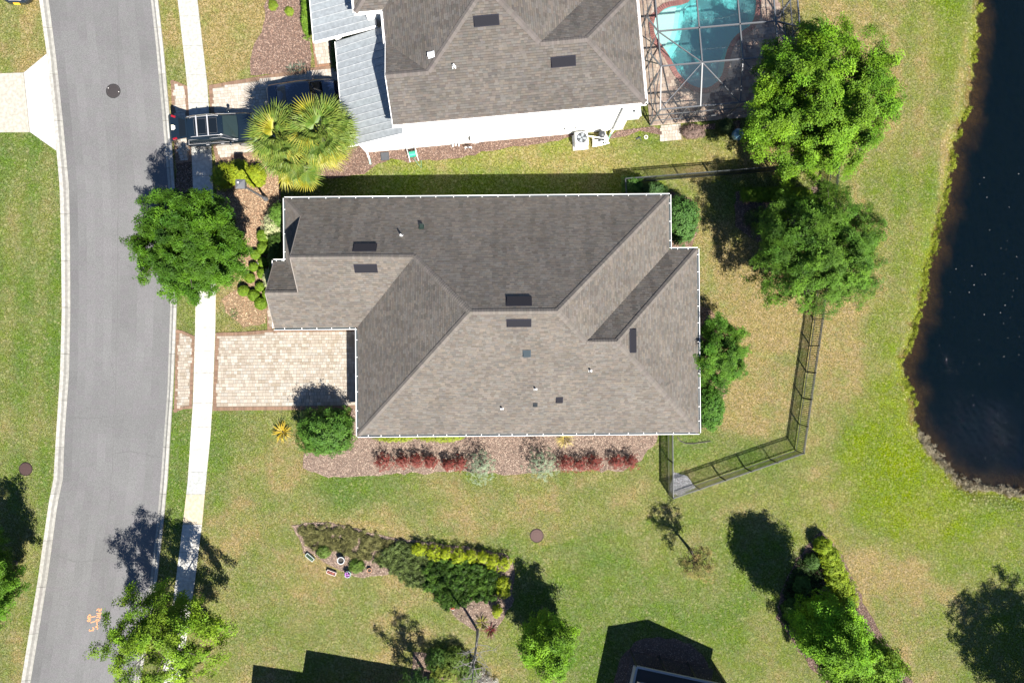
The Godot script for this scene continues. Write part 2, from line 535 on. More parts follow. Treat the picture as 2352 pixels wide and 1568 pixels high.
func build_ground() -> void:
	mask.resize(GW * 2 * GD * 2)
	shore = poly(SHORE)
	var sh := shore.duplicate()
	shore = PackedVector2Array()
	for i in sh.size() - 1:   # an uneven waterline
		for k in 6:
			var p := sh[i].lerp(sh[i + 1], k / 6.0)
			shore.append(p + Vector2(nz.get_noise_2d(p.y * 1.3, 7.0), nz.get_noise_2d(p.y * 1.3, 90.0) * 0.4) * 0.3)
	shore.append(sh[sh.size() - 1])
	for q in [[2700, 1180], [4000, 1200], [4000, -1200], [2300, -1200], [2262, -120]]:
		shore.append(P2(q[0], q[1]))
	var zo := Vector3(1900, 0, 3.919)
	for q in [[230, 300], [255, 210], [300, 150], [370, 95], [450, 65], [560, 50], [640, 20], [720, -60], [860, -160], [1050, -230], [1250, -220], [1400, -130], [1450, 0], [1445, 110], [1425, 220], [1370, 310], [1290, 365], [1220, 410], [1160, 480], [1115, 570], [1085, 680], [1075, 780], [1050, 880], [990, 965], [925, 1015], [860, 1038], [790, 1040], [720, 1022], [650, 985], [580, 925], [520, 850], [460, 740], [410, 645], [350, 560], [290, 480], [245, 390]]:
		pool_poly.append(P2((zo.x + q[0] / zo.z) / 1.306, (zo.y + q[1] / zo.z) / 1.306))
	var inner: PackedVector2Array = Geometry2D.offset_polygon(pool_poly, 0.15)[0]
	var vs := PackedVector3Array()
	var ns := PackedVector3Array()
	var cs := PackedColorArray()
	var ix := PackedInt32Array()
	ground_col.resize(GW * GD)
	ground_y.resize(GW * GD)
	for j in GD:
		for i in GW:
			var x := GX0 + i * GS
			var z := GZ0 + j * GS
			var col := lawn_colour(x, z)
			var y := 0.012 * nz.get_noise_2d(x * 0.7, z * 0.7) - 0.012
			if x > 22.0:
				var d := shore_distance(Vector2(x, z))
				if d < 3.0:
					d += 0.16 * nz.get_noise_2d(x * 2.0, z * 2.0)
					y = -0.3 * smoothstep(1.2, 0.0, d) if d > 0.0 else -0.3 + d * 0.34
					if d > 0.0:
						var k := smoothstep(0.75, 0.1, d)
						col = col.lerp(Color(0.2, 0.22, 0.02) if nz.get_noise_2d(x * 0.4, z * 0.4) > -0.1 else Color(0.16, 0.09, 0.04), k * 0.7)
						col = col.lerp(Color(0.17, 0.13, 0.06), smoothstep(0.2, 0.0, d) * 0.8)
					else:
						var mud := Color(0.1, 0.052, 0.018)
						col = mud.lerp(Color(0.003, 0.006, 0.007), smoothstep(0.0, 1.7 + nz.get_noise_2d(x * 0.3, z * 0.3), -d))
						var br := 1.0 + 0.5 * nz.get_noise_2d(x * 2.5, z * 2.5)
						col = Color(col.r * br, col.g * br, col.b * br)
			elif z < -10.0 and x > 8.0 and Geometry2D.is_point_in_polygon(Vector2(x, z), inner):
				y = -2.4
			ground_col[j * GW + i] = col
			ground_y[j * GW + i] = y
			vs.append(Vector3(x, y, z))
			var base := col * 1.55
			base.a = 1.0
			cs.append(base)
			ns.append(Vector3.UP)
	for j in range(1, GD - 1):
		for i in range(1, GW - 1):
			ns[j * GW + i] = Vector3(ground_y[j * GW + i - 1] - ground_y[j * GW + i + 1], 2.0 * GS, ground_y[(j - 1) * GW + i] - ground_y[(j + 1) * GW + i]).normalized()
	for j in GD - 1:
		for i in GW - 1:
			var a := j * GW + i
			ix.append_array(PackedInt32Array([a, a + 1, a + GW + 1, a, a + GW + 1, a + GW]))
	var x1 := GX0 + (GW - 1) * GS
	var z1 := GZ0 + (GD - 1) * GS
	var ends := [[-500.0, -500.0, 500.0, GZ0], [-500.0, z1, 500.0, 500.0], [-500.0, GZ0, GX0, z1], [x1, GZ0, 500.0, z1]]
	for e in ends:
		var b := vs.size()
		for q in [[e[0], e[1]], [e[2], e[1]], [e[2], e[3]], [e[0], e[3]]]:
			vs.append(Vector3(q[0], -1.5 if q[0] > 30.0 and e[0] > 0.0 else -0.012, q[1]))
			ns.append(Vector3.UP)
			cs.append(Color(0.26, 0.25, 0.12))
		ix.append_array(PackedInt32Array([b, b + 1, b + 2, b, b + 2, b + 3]))
	var arr := []
	arr.resize(Mesh.ARRAY_MAX)
	arr[Mesh.ARRAY_VERTEX] = vs
	arr[Mesh.ARRAY_NORMAL] = ns
	arr[Mesh.ARRAY_COLOR] = cs
	arr[Mesh.ARRAY_INDEX] = ix
	var am := ArrayMesh.new()
	am.add_surface_from_arrays(Mesh.PRIMITIVE_TRIANGLES, arr)
	am.surface_set_material(0, M.lawn)
	var o := MeshInstance3D.new()
	o.name = "ground"
	o.mesh = am
	o.set_meta("kind", "structure")
	add_child(o)
	fill(shore)
	var w := Mesher.new()
	w.quad(Vector3(20, -0.3, 13.5), Vector3(240, -0.3, 13.5), Vector3(240, -0.3, -120), Vector3(20, -0.3, -120))
	structure("pond_water", w, M.pond)

func build_grass() -> void:
	var b := Mesher.new()
	var g := RandomNumberGenerator.new()
	g.seed = 5
	for i in 9:
		var a := TAU * (i + g.randf()) / 9.0
		var d := Vector3(cos(a), 0, sin(a))
		var s := Vector3(-sin(a), 0, cos(a)) * 0.008
		var l := g.randf_range(0.05, 0.1)
		var up := g.randf_range(0.02, 0.055)
		var o := d * 0.012
		b.col = Color(1, 1, 1) * g.randf_range(0.75, 1.2)
		b.tri(o - s, o + s, o + d * l + Vector3.UP * up)
	var m := b.mesh(M.blade)
	var xf := []
	var cols := PackedColorArray()
	g.seed = 77
	var n := 0
	while n < 230000:
		n += 1
		var x := g.randf_range(-34.0, 34.2)
		var z := g.randf_range(-22.9, 22.9)
		if masked(x, z) != 0:
			continue
		var i := int((x - GX0) / GS + 0.5)
		var j := int((z - GZ0) / GS + 0.5)
		var y := ground_y[j * GW + i]
		if y < -0.29:
			continue
		var col := ground_col[j * GW + i]
		var t := g.randf()
		if t < 0.16:
			col = col.lerp(Color(0.36, 0.3, 0.16), 0.42)
		elif t < 0.42:
			col = col.lerp(Color(0.045, 0.085, 0.012), 0.6)
		var k := g.randf_range(0.75, 1.5)
		cols.append(Color(col.r * k, col.g * k, col.b * k))
		var s := g.randf_range(0.6, 1.2)
		xf.append(Transform3D(Basis(Vector3.UP, g.randf() * TAU).scaled(Vector3(s, s * 0.85, s)), Vector3(x, y - 0.005, z)))
	many(self, "grass", m, xf, cols)
	tag(get_node("grass"), "short mown grass, straw and green, covering all the lawns", "grass")

# ---------------------------------------------------------------- street
const ROAD_L := [84, -160, 111, 0, 128, 130, 143, 269, 158, 430, 160, 536, 161, 715, 158, 858, 148, 995, 144, 1098, 131, 1160, 109, 1324, 69, 1568, 30, 1760]
const ROAD_R := [322, -160, 346, 0, 358, 107, 374, 287, 386, 430, 390, 560, 391, 690, 389, 751, 384, 894, 376, 1000, 369, 1098, 360, 1200, 345, 1330, 306, 1568, 266, 1760]
const CURB_L := [64, -160, 91, 0, 109, 130, 124, 269, 138, 430, 141, 536, 143, 715, 139, 858, 130, 995, 124, 1098, 112, 1160, 89, 1324, 49, 1568, 9, 1760]
const CURB_R := [340, -160, 363, 0, 375, 107, 391, 280, 402, 430, 406, 560, 406, 690, 404, 751, 398, 894, 391, 1000, 385, 1098, 376, 1195, 361, 1330, 322, 1568, 282, 1760]
const WALK_L := [385, -160, 408, 0, 430, 197, 440, 360, 446, 500, 449, 686, 448, 758, 443, 923, 437, 1010, 431, 1105, 420, 1200, 404, 1330, 370, 1568, 338, 1760]
const WALK_R := [430, -160, 453, 0, 476, 197, 486, 358, 492, 520, 495, 679, 494, 758, 488, 923, 482, 1010, 474, 1090, 464, 1200, 447, 1335, 413, 1568, 381, 1760]

func along(line: Array, y: float) -> float:  # x of a surveyed line at y
	for i in range(0, line.size() - 3, 2):
		if y <= line[i + 3]:
			var t: float = (y - line[i + 1]) / float(line[i + 3] - line[i + 1])
			return lerpf(line[i], line[i + 2], t)
	return line[line.size() - 2]

func strip(l: Array, r: Array, y0: float, y1: float, step := 20.0) -> PackedVector2Array:
	var a := PackedVector2Array()
	var b := PackedVector2Array()
	var k := maxi(1, int((y1 - y0) / step))
	for i in k + 1:
		var y := lerpf(y0, y1, float(i) / k)
		a.append(P2(along(l, y), y))
		b.append(P2(along(r, y), y))
	b.reverse()
	a.append_array(b)
	return a

func build_street() -> void:
	var road := Mesher.new()
	for i in 174:    # thin strips along the road so that old wheel tracks and wear can tint it
		var y0 := -160.0 + i * 11.0
		for k in 12:
			var t0 := k / 12.0
			var t1 := (k + 1) / 12.0
			var q := []
			for e in [[t0, y0 + 11.0], [t1, y0 + 11.0], [t1, y0], [t0, y0]]:
				var p := P2(lerpf(along(ROAD_L, e[1]), along(ROAD_R, e[1]), e[0]), e[1])
				q.append(Vector3(p.x, 0.0, p.y))
			var w := 0.155 + 0.02 * nz.get_noise_2d(q[0].x * 0.25, q[0].z * 0.12) + 0.012 * nz.get_noise_2d(q[0].x * 1.2, q[0].z * 0.4)
			if k == 2 or k == 4 or k == 8 or k == 9:
				w += 0.008
			if k == 0:
				w -= 0.015
			road.col = Color(w, w * 0.99, w)
			road.quad(q[0], q[1], q[2], q[3])
	for i in road.v.size():
		road.v[i].y = 0.004
	var ro := structure("road", road, M.asphalt)
	fill(strip(ROAD_L, ROAD_R, -160, 1750))
	# seam and hairline cracks in the asphalt: narrow sealed grooves
	var cr := Mesher.new()
	cr.col = Color(0.085, 0.085, 0.085)
	var g := RandomNumberGenerator.new()
	g.seed = 9
	var lines := [[[268, -20], [272, 260], [270, 620], [265, 900], [255, 1100], [238, 1330], [200, 1580]], [[262, 1040], [300, 1036], [340, 1046], [372, 1050]], [[290, 610], [330, 618], [380, 612]], [[160, 958], [200, 962], [262, 955]], [[128, 1275], [170, 1290], [240, 1284]], [[250, 816], [262, 860], [258, 880]], [[376, 430], [384, 560], [383, 640]]]
	for l in lines:
		var pp := []
		for i in l.size() - 1:
			for k in 10:
				var a := P(l[i][0], l[i][1]).lerp(P(l[i + 1][0], l[i + 1][1]), k / 10.0)
				pp.append(a + Vector3(g.randf_range(-0.05, 0.05), 0.009, g.randf_range(-0.05, 0.05)))
		for i in pp.size() - 1:
			var d: Vector3 = (pp[i + 1] - pp[i]).normalized().cross(Vector3.UP) * g.randf_range(0.008, 0.02)
			cr.quad(pp[i] - d, pp[i] + d, pp[i + 1] + d, pp[i + 1] - d)
	part(ro, "road_crack", cr, M.matte)
	# rolled kerbs in cast lengths
	for side in 2:
		var lines2 := [CURB_L, ROAD_L] if side == 0 else [ROAD_R, CURB_R]
		var k := Node3D.new()
		k.name = numbered("kerb")
		k.set_meta("kind", "structure")
		add_child(k)
		var y := -150.0
		while y < 1740.0:
			var y2 := y + 107.0
			var m := Mesher.new()
			var t := g.randf_range(0.86, 1.06)
			m.col = Color(0.36 * t, 0.35 * t, 0.32 * t)
			var steps := 6
			for i in steps:
				var ya := lerpf(y, y2 - 0.6, float(i) / steps)
				var yb := lerpf(y, y2 - 0.6, float(i + 1) / steps)
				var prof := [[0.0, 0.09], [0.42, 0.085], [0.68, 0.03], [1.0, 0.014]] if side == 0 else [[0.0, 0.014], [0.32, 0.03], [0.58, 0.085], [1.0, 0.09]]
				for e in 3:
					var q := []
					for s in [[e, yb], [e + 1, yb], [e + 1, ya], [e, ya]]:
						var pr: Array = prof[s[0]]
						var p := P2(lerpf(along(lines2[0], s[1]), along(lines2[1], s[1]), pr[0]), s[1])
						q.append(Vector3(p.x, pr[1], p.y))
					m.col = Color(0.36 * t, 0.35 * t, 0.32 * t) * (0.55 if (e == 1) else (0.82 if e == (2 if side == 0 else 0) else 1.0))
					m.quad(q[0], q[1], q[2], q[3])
				# back face
				var xo: Array = lines2[0] if side == 0 else lines2[1]
				var p0 := P2(along(xo, ya), ya)
				var p1 := P2(along(xo, yb), yb)
				m.quad(Vector3(p0.x, -0.1, p0.y), Vector3(p1.x, -0.1, p1.y), Vector3(p1.x, 0.09, p1.y), Vector3(p0.x, 0.09, p0.y))
			part(k, "kerb_length", m, M.concrete)
			y = y2
		fill(strip(lines2[0], lines2[1], -160, 1750))
	# pavement slabs
	var sw := Node3D.new()
	sw.name = "pavement"
	sw.set_meta("kind", "structure")
	add_child(sw)
	var cuts := [-150, -92, -35, 37, 105, 172, 236, 300, 352, 404, 458, 512, 566, 618, 672, 752, 805, 856, 925, 980, 1032, 1083, 1135, 1204, 1268, 1335, 1392, 1448, 1506, 1568, 1640]
	for i in cuts.size() - 1:
		var m := Mesher.new()
		var grey: bool = cuts[i] == 1083
		var old: bool = cuts[i] < 352
		var t := g.randf_range(0.95, 1.05)
		m.col = Color(0.35, 0.35, 0.32) * t if old else (Color(0.34, 0.35, 0.34) if grey else Color(0.44, 0.425, 0.385) * t)
		if cuts[i] == 1135:
			m.col = Color(0.42, 0.36, 0.26)
		m.slab(strip(WALK_L, WALK_R, cuts[i] + 0.3, cuts[i + 1] - 0.3, 20.0), -0.05, 0.03 + g.randf_range(0, 0.004))
		part(sw, "slab", m, M.concrete)
	var wj := Mesher.new()
	wj.col = Color(0.05, 0.045, 0.04)
	wj.slab(strip(WALK_L, WALK_R, -150, 1640), 0.008, 0.012)
	part(sw, "joint_bed", wj, M.matte)
	fill(strip(WALK_L, WALK_R, -160, 1640))
	# sprayed survey marks on the road
	var po := structure("road_paint_marking", paint_marks(), M.matte)
	po.set_meta("label", "orange sprayed survey marks on the asphalt")
	# manholes
	manhole(P(259.5, 209), 0.47, Color(0.052, 0.044, 0.046), "round dark cast iron manhole cover in the asphalt road", true)
	manhole(P(58, 1077), 0.44, Color(0.075, 0.042, 0.036), "round rusty manhole cover in the left verge beside the kerb", false)
	manhole(P(1233, 1230), 0.45, Color(0.11, 0.06, 0.052), "round rusty manhole cover in the middle of the lower lawn", false)

func paint_marks() -> Mesher:
	var m := Mesher.new()
	m.col = Color(0.72, 0.27, 0.11)
	var z := func(x, y): return P((240.0 + x / 14.25) / 1.306, (1800.0 + y / 14.25) / 1.306)
	# strokes as read on the asphalt: a row of figures written up the road, another to its left, a bracket and an arrow foot
	var st := [
		[[330, 690, 400, 600, 450, 680, 390, 740, 320, 700]], [[310, 760, 440, 790]], [[300, 870, 380, 800, 430, 860, 360, 910, 300, 880]],
		[[470, 720, 640, 685]], [[450, 955, 650, 890, 690, 820]],
		[[700, 430, 760, 360, 830, 380, 790, 470, 880, 430, 900, 360]], [[710, 560, 890, 540]], [[720, 640, 860, 610]], [[700, 730, 830, 680, 840, 760]], [[690, 860, 740, 800, 820, 850, 730, 900, 690, 960]],
		[[700, 960, 740, 1100, 640, 1130, 760, 1180, 720, 1230]], [[540, 1160, 590, 1220, 540, 1230]], [[380, 1290, 560, 1290]], [[390, 1250, 420, 1320]],
	]
	for s in st:
		for l in s:
			for i in range(0, l.size() - 3, 2):
				var a: Vector3 = z.call(l[i], l[i + 1])
				var b: Vector3 = z.call(l[i + 2], l[i + 3])
				var d := (b - a).normalized()
				var e := d.cross(Vector3.UP) * 0.024
				a += Vector3.UP * 0.012 - d * 0.02
				b += Vector3.UP * 0.012 + d * 0.02
				m.quad(a - e, a + e, b + e, b - e)
	return m

func manhole(at: Vector3, r: float, col: Color, label: String, bolts: bool) -> void:
	var t := thing("manhole_cover", label, "manhole cover", at)
	var rim := Mesher.new()
	rim.col = col * 0.45
	rim.lathe(Vector3.ZERO, [Vector2(r, -0.03), Vector2(r, 0.02), Vector2(r - 0.035, 0.02), Vector2(r - 0.045, 0.006)], 36)
	part(t, "rim", rim, M.iron)
	var lid := Mesher.new()
	lid.col = col
	lid.lathe(Vector3.ZERO, [Vector2(r - 0.05, 0.0), Vector2(r - 0.055, 0.016), Vector2(r * 0.55, 0.017), Vector2(r * 0.52, 0.021), Vector2(0.0, 0.021)], 36)
	for i in 7:
		for j in 7:
			var p := Vector3((i - 3) * 0.1, 0.022, (j - 3) * 0.1)
			if p.length() < r - 0.12:
				lid.box(p, Vector3(0.05, 0.008, 0.05))
	part(t, "lid", lid, M.iron)
	if bolts:
		for a in [2.6, -0.15]:
			var b := Mesher.new()
			b.col = Color(0.5, 0.48, 0.46)
			b.lathe(Vector3(cos(a) * (r - 0.1), 0.02, -sin(a) * (r - 0.1)), [Vector2(0.03, 0.0), Vector2(0.03, 0.012), Vector2(0, 0.012)], 10)
			part(t, "bolt", b, M.paint)
	fill(PackedVector2Array([Vector2(at.x - r, at.z), Vector2(at.x - r * 0.7, at.z - r * 0.7), Vector2(at.x, at.z - r), Vector2(at.x + r * 0.7, at.z - r * 0.7), Vector2(at.x + r, at.z), Vector2(at.x + r * 0.7, at.z + r * 0.7), Vector2(at.x, at.z + r), Vector2(at.x - r * 0.7, at.z + r * 0.7)]))

# ---------------------------------------------------------------- driveways
func pave(called: String, pl: PackedVector2Array, turn: float, cols: Array, border: Color, edge: float, tone_noise := 0.0, single := 300) -> void:
	var root := Mesher.new()
	root.col = Color(0.16, 0.13, 0.1)
	root.slab(pl, -0.04, 0.016)
	var o := structure(called, root, M.matte)
	fill(pl)
	var field := pl
	if edge > 0.0:
		var ins: Array = Geometry2D.offset_polygon(pl, -edge)
		field = ins[0]
		var bm := Mesher.new()    # the border course: one brick after the other along each side
		for i in pl.size():
			var a := pl[i]
			var b := pl[(i + 1) % pl.size()]
			var l := a.distance_to(b)
			if l < 0.3:
				continue
			var d := (b - a) / l
			var nn := Vector2(-d.y, d.x)
			if not Geometry2D.is_point_in_polygon((a + b) * 0.5 + nn * 0.05, pl):
				nn = -nn
			var k := int(l / 0.11)
			for q in k:
				var c2 := a + d * (q + 0.5) * l / k + nn * edge * 0.5
				var t := rng.randf_range(0.8, 1.2)
				bm.col = Color(border.r * t, border.g * t, border.b * t)
				bm.box(Vector3(c2.x, 0.02, c2.y), Vector3(l / k - 0.008, 0.03 + rng.randf() * 0.003, edge - 0.01), Basis(Vector3(d.x, 0, d.y), Vector3.UP, Vector3(-d.y, 0, d.x)))
		part(o, "border_brick", bm, M.paver, Vector3.ZERO, Vector3.ZERO, true)
	var ax := Vector2(cos(turn), -sin(turn))
	var az := Vector2(sin(turn), cos(turn))
	var lo := Vector2(1e9, 1e9)
	var hi := -lo
	for p in field:
		var q := Vector2(p.dot(ax), p.dot(az))
		lo = lo.min(q)
		hi = hi.max(q)
	var list := []
	var z := lo.y
	while z < hi.y:
		var dz: float = [0.16, 0.22, 0.22][rng.randi() % 3]
		var x := lo.x - rng.randf() * 0.2
		while x < hi.x:
			var dx: float = [0.15, 0.22, 0.29, 0.22][rng.randi() % 4]
			var c2 := ax * (x + dx * 0.5) + az * (z + dz * 0.5)
			if Geometry2D.is_point_in_polygon(c2, field):
				list.append([c2, dx, dz])
			x += dx
		z += dz
	list.sort_custom(func(a, b): return a[1] * a[2] > b[1] * b[2])
	var kinds := {}
	var rest := Mesher.new()
	var bas := Basis(Vector3(ax.x, 0, ax.y), Vector3.UP, Vector3(az.x, 0, az.y))
	for i in cols.size():
		cols[i] = Color(lerpf(cols[i].r, 0.42, 0.3) * 0.8, lerpf(cols[i].g, 0.38, 0.36) * 0.81, lerpf(cols[i].b, 0.3, 0.3) * 0.81)
	for i in list.size():
		var e: Array = list[i]
		var tone: int = rng.randi() % cols.size()
		if tone_noise > 0.0 and nz.get_noise_2d(e[0].x * 0.5, e[0].y * 0.5) > tone_noise:
			tone = cols.size() - 1 - rng.randi() % 3
		var at := Vector3(e[0].x, 0.018 + rng.randf_range(0, 0.005), e[0].y)
		if i < single:
			var key := "%d_%d_%d" % [int(e[1] * 100), int(e[2] * 100), tone]
			if not kinds.has(key):
				var m := Mesher.new()
				m.col = cols[tone]
				m.box(Vector3.ZERO, Vector3(e[1] - 0.012, 0.036, e[2] - 0.012), Basis.IDENTITY, 0.006)
				kinds[key] = m.mesh(M.paver)
			part(o, "paver", kinds[key], M.paver, at, Vector3(0, turn, 0))
		else:
			rest.col = cols[tone]
			rest.box(at, Vector3(e[1] - 0.012, 0.036, e[2] - 0.012), bas, 0.006)
	if rest.v.size():
		part(o, "paver_field", rest, M.paver, Vector3.ZERO, Vector3.ZERO, true)

func build_driveways() -> void:
	var pale: Array = [Color(0.42, 0.35, 0.29), Color(0.48, 0.42, 0.35), Color(0.36, 0.29, 0.245), Color(0.52, 0.47, 0.41), Color(0.4, 0.335, 0.285), Color(0.33, 0.26, 0.22), Color(0.38, 0.345, 0.31), Color(0.29, 0.215, 0.175)]
	var brown := Color(0.185, 0.115, 0.075)
	pave("driveway", poly([495, 764, 560, 762, 620, 757, 700, 754, 862, 752, 864, 938, 700, 941, 488, 943]), 0.009, pale.duplicate(), brown, 0.24)
	pave("driveway_apron", poly([404, 757, 418, 759, 434, 766, 447, 772, 441, 938, 420, 940, 399, 947]), 0.035, pale.duplicate(), brown, 0.2, 0.0, 120)
	pave("front_walk", poly([614, 757, 612, 720, 612, 700, 618, 688, 634, 680, 680, 680, 680, 740, 644, 753]), 0.009, pale.duplicate(), brown, 0.14, 0.0, 120)
	var cream := [Color(0.5, 0.44, 0.37), Color(0.54, 0.49, 0.43), Color(0.45, 0.37, 0.31), Color(0.57, 0.52, 0.45), Color(0.43, 0.38, 0.33)]
	pave("neighbour_driveway", poly([479, 196, 540, 185, 616, 172, 716, 156, 860, 140, 872, 318, 690, 342, 600, 354, 496, 370, 487, 330]), 0.09, cream.duplicate(), brown, 0.24)
	pave("neighbour_driveway_apron", poly([392, 184, 408, 188, 430, 198, 441, 371, 404, 376, 396, 300]), 0.08, cream.duplicate(), brown, 0.2, 0.0, 120)
	pave("neighbour_front_walk", poly([716, 92, 757, 84, 765, 150, 724, 155]), 0.089, cream.duplicate(), Color(0.22, 0.12, 0.07), 0.16, 0.0, 100)
	pave("stepping_pad", poly([1518, 289, 1563, 284, 1567, 320, 1521, 325]), 0.089, cream.duplicate(), brown, 0.0, 0.0, 100)
	# concrete apron of the house across the road
	var cd := Node3D.new()
	cd.name = "concrete_driveway"
	cd.set_meta("kind", "structure")
	add_child(cd)
	var a := Mesher.new()
	a.col = Color(0.44, 0.43, 0.41)
	a.slab(poly([107, 124, 109, 130, 125, 270, 129, 346, 69, 303.5, 55, 167]), -0.05, 0.05)
	part(cd, "slab", a, M.concrete)
	var b := Mesher.new()
	b.col = Color(0.36, 0.335, 0.285)
	b.slab(poly([-200, 176, 53.6, 167, 67.6, 303.5, -200, 305]), -0.05, 0.04)
	part(cd, "slab", b, M.concrete)
	fill(poly([107, 124, 125, 270, 129, 346, 69, 304, -200, 305, -200, 176, 54, 167]))

# ---------------------------------------------------------------- planting beds
func bed(called: String, pl: PackedVector2Array, col: Color, chip: Array, per_m2: float, size := 0.042, mark := 1) -> void:
	var rough := PackedVector2Array()
	for i in pl.size():
		var a := pl[i]
		var b := pl[(i + 1) % pl.size()]
		var k := maxi(1, int(a.distance_to(b) / 0.4))
		for q in k:
			var p := a.lerp(b, float(q) / k)
			rough.append(p + Vector2(nz.get_noise_2d(p.x * 3.0, p.y * 3.0), nz.get_noise_2d(p.x * 3.0 + 40.0, p.y * 3.0)) * 0.2)
	if Geometry2D.triangulate_polygon(rough).is_empty():
		rough = pl
	var m := Mesher.new()
	m.col = col * 1.25
	m.slab(rough, 0.006, 0.006)
	var o := structure(called, m, M.mulch)
	fill(rough, mark)
	var lo := Vector2(1e9, 1e9)
	var hi := -lo
	var area := 0.0
	for i in rough.size():
		lo = lo.min(rough[i])
		hi = hi.max(rough[i])
		area += rough[i].cross(rough[(i + 1) % rough.size()]) * 0.5
	var ch := Mesher.new()
	ch.box(Vector3.ZERO, Vector3(size * 1.5, size * 0.3, size * 0.45), Basis.IDENTITY, size * 0.1)
	var xf := []
	var cs := PackedColorArray()
	var n := int((hi.x - lo.x) * (hi.y - lo.y) * per_m2 * 1.4)
	for i in n:
		var p := Vector2(rng.randf_range(lo.x, hi.x), rng.randf_range(lo.y, hi.y))
		if not Geometry2D.is_point_in_polygon(p, rough):
			continue
		var s := rng.randf_range(0.5, 1.5)
		xf.append(Transform3D(Basis.from_euler(Vector3(rng.randf_range(-0.5, 0.5), rng.randf() * TAU, rng.randf_range(-0.5, 0.5))).scaled(Vector3(s, s, s)), Vector3(p.x, 0.008 + rng.randf() * 0.025, p.y)))
		var c: Color = chip[rng.randi() % chip.size()]
		var t := rng.randf_range(0.45, 1.25)
		cs.append(Color(c.r * t, c.g * t, c.b * t))
	if xf.size():
		many(o, "mulch_chip", ch.mesh(M.chip), xf, cs)

func build_beds() -> void:
	var red := [Color(0.2, 0.12, 0.085), Color(0.27, 0.18, 0.135), Color(0.13, 0.075, 0.055), Color(0.34, 0.25, 0.2), Color(0.1, 0.06, 0.05)]
	var pink := [Color(0.27, 0.185, 0.14), Color(0.34, 0.255, 0.2), Color(0.18, 0.125, 0.1), Color(0.44, 0.35, 0.27), Color(0.12, 0.085, 0.07)]
	var tan := [Color(0.34, 0.21, 0.125), Color(0.42, 0.29, 0.18), Color(0.24, 0.15, 0.09), Color(0.48, 0.37, 0.24), Color(0.2, 0.11, 0.06)]
	bed("mulch_bed", poly([622, -60, 610, 0, 606, 60, 585, 100, 575, 140, 578, 176, 712, 156, 712, 60, 706, -60]), Color(0.15, 0.098, 0.078), red, 420)
	bed("mulch_bed", poly([640, 400, 700, 412, 835, 402, 850, 385, 900, 365, 940, 372, 1060, 362, 1120, 345, 1240, 330, 1300, 318, 1340, 300, 1250, 300, 840, 335, 700, 345, 600, 360, 610, 395]), Color(0.16, 0.1, 0.075), red, 420)
	bed("mulch_bed", poly([1420, 300, 1500, 290, 1520, 300, 1700, 276, 1700, 296, 1565, 298, 1520, 310, 1470, 300, 1440, 312, 1390, 320]), Color(0.16, 0.1, 0.08), red, 400)
	bed("mulch_bed", poly([495, 368, 600, 354, 645, 404, 645, 452, 640, 560, 632, 690, 612, 692, 570, 640, 520, 600, 505, 500, 500, 440]), Color(0.22, 0.145, 0.09), tan, 420)
	bed("mulch_patch", poly([510, 690, 570, 640, 612, 690, 608, 745, 560, 750, 520, 720]), Color(0.25, 0.17, 0.1), tan, 160, 0.05, 0)
	bed("mulch_bed", poly([402, 345, 440, 372, 446, 445, 404, 445]), Color(0.1, 0.07, 0.05), red, 300)
	bed("mulch_bed", poly([806, 940, 860, 930, 870, 970, 1510, 966, 1510, 1012, 1470, 1060, 1430, 1082, 1290, 1080, 1180, 1090, 1060, 1083, 870, 1090, 800, 1096, 740, 1096, 694, 1072, 700, 1045, 790, 1010]), Color(0.235, 0.165, 0.13), pink, 480)
	bed("mulch_bed", poly([1540, 440, 1590, 460, 1605, 520, 1590, 566, 1540, 572]), Color(0.2, 0.12, 0.08), red, 300)
	bed("mulch_bed", poly([1600, 690, 1640, 720, 1670, 900, 1640, 985, 1590, 985]), Color(0.2, 0.13, 0.085), tan, 300)
	bed("mulch_bed", poly([1690, 440, 1880, 430, 1900, 470, 1860, 540, 1760, 570, 1690, 520]), Color(0.14, 0.1, 0.085), red, 260)
	bed("mulch_bed", poly([672, 1208, 700, 1198, 760, 1200, 850, 1222, 930, 1240, 1010, 1248, 1090, 1258, 1165, 1275, 1182, 1300, 1176, 1390, 1140, 1440, 1095, 1450, 1050, 1420, 1020, 1375, 985, 1350, 940, 1335, 905, 1318, 850, 1325, 800, 1320, 745, 1290, 700, 1265]), Color(0.235, 0.165, 0.12), pink, 380)
	bed("mulch_bed", poly([950, 1500, 1010, 1498, 1080, 1515, 1130, 1560, 1150, 1660, 930, 1660]), Color(0.2, 0.14, 0.1), pink, 260)
	bed("mulch_bed", poly([1886, 1218, 1898, 1228, 1935, 1275, 1965, 1340, 1998, 1410, 2050, 1490, 2110, 1590, 2080, 1660, 1960, 1640, 1900, 1570, 1860, 1530, 1820, 1470, 1786, 1420, 1796, 1350, 1830, 1285, 1862, 1240]), Color(0.15, 0.1, 0.08), red, 340)
	bed("mulch_bed", poly([1412, 1560, 1425, 1510, 1460, 1472, 1500, 1462, 1560, 1470, 1600, 1488, 1625, 1520, 1640, 1575, 1640, 1640, 1405, 1640]), Color(0.16, 0.11, 0.09), red, 260)
	bed("gravel_patch", poly([1548, 1082, 1575, 1088, 1598, 1120, 1560, 1138, 1538, 1130]), Color(0.2, 0.2, 0.205), [Color(0.3, 0.3, 0.31), Color(0.2, 0.2, 0.21), Color(0.38, 0.38, 0.38)], 700, 0.05)

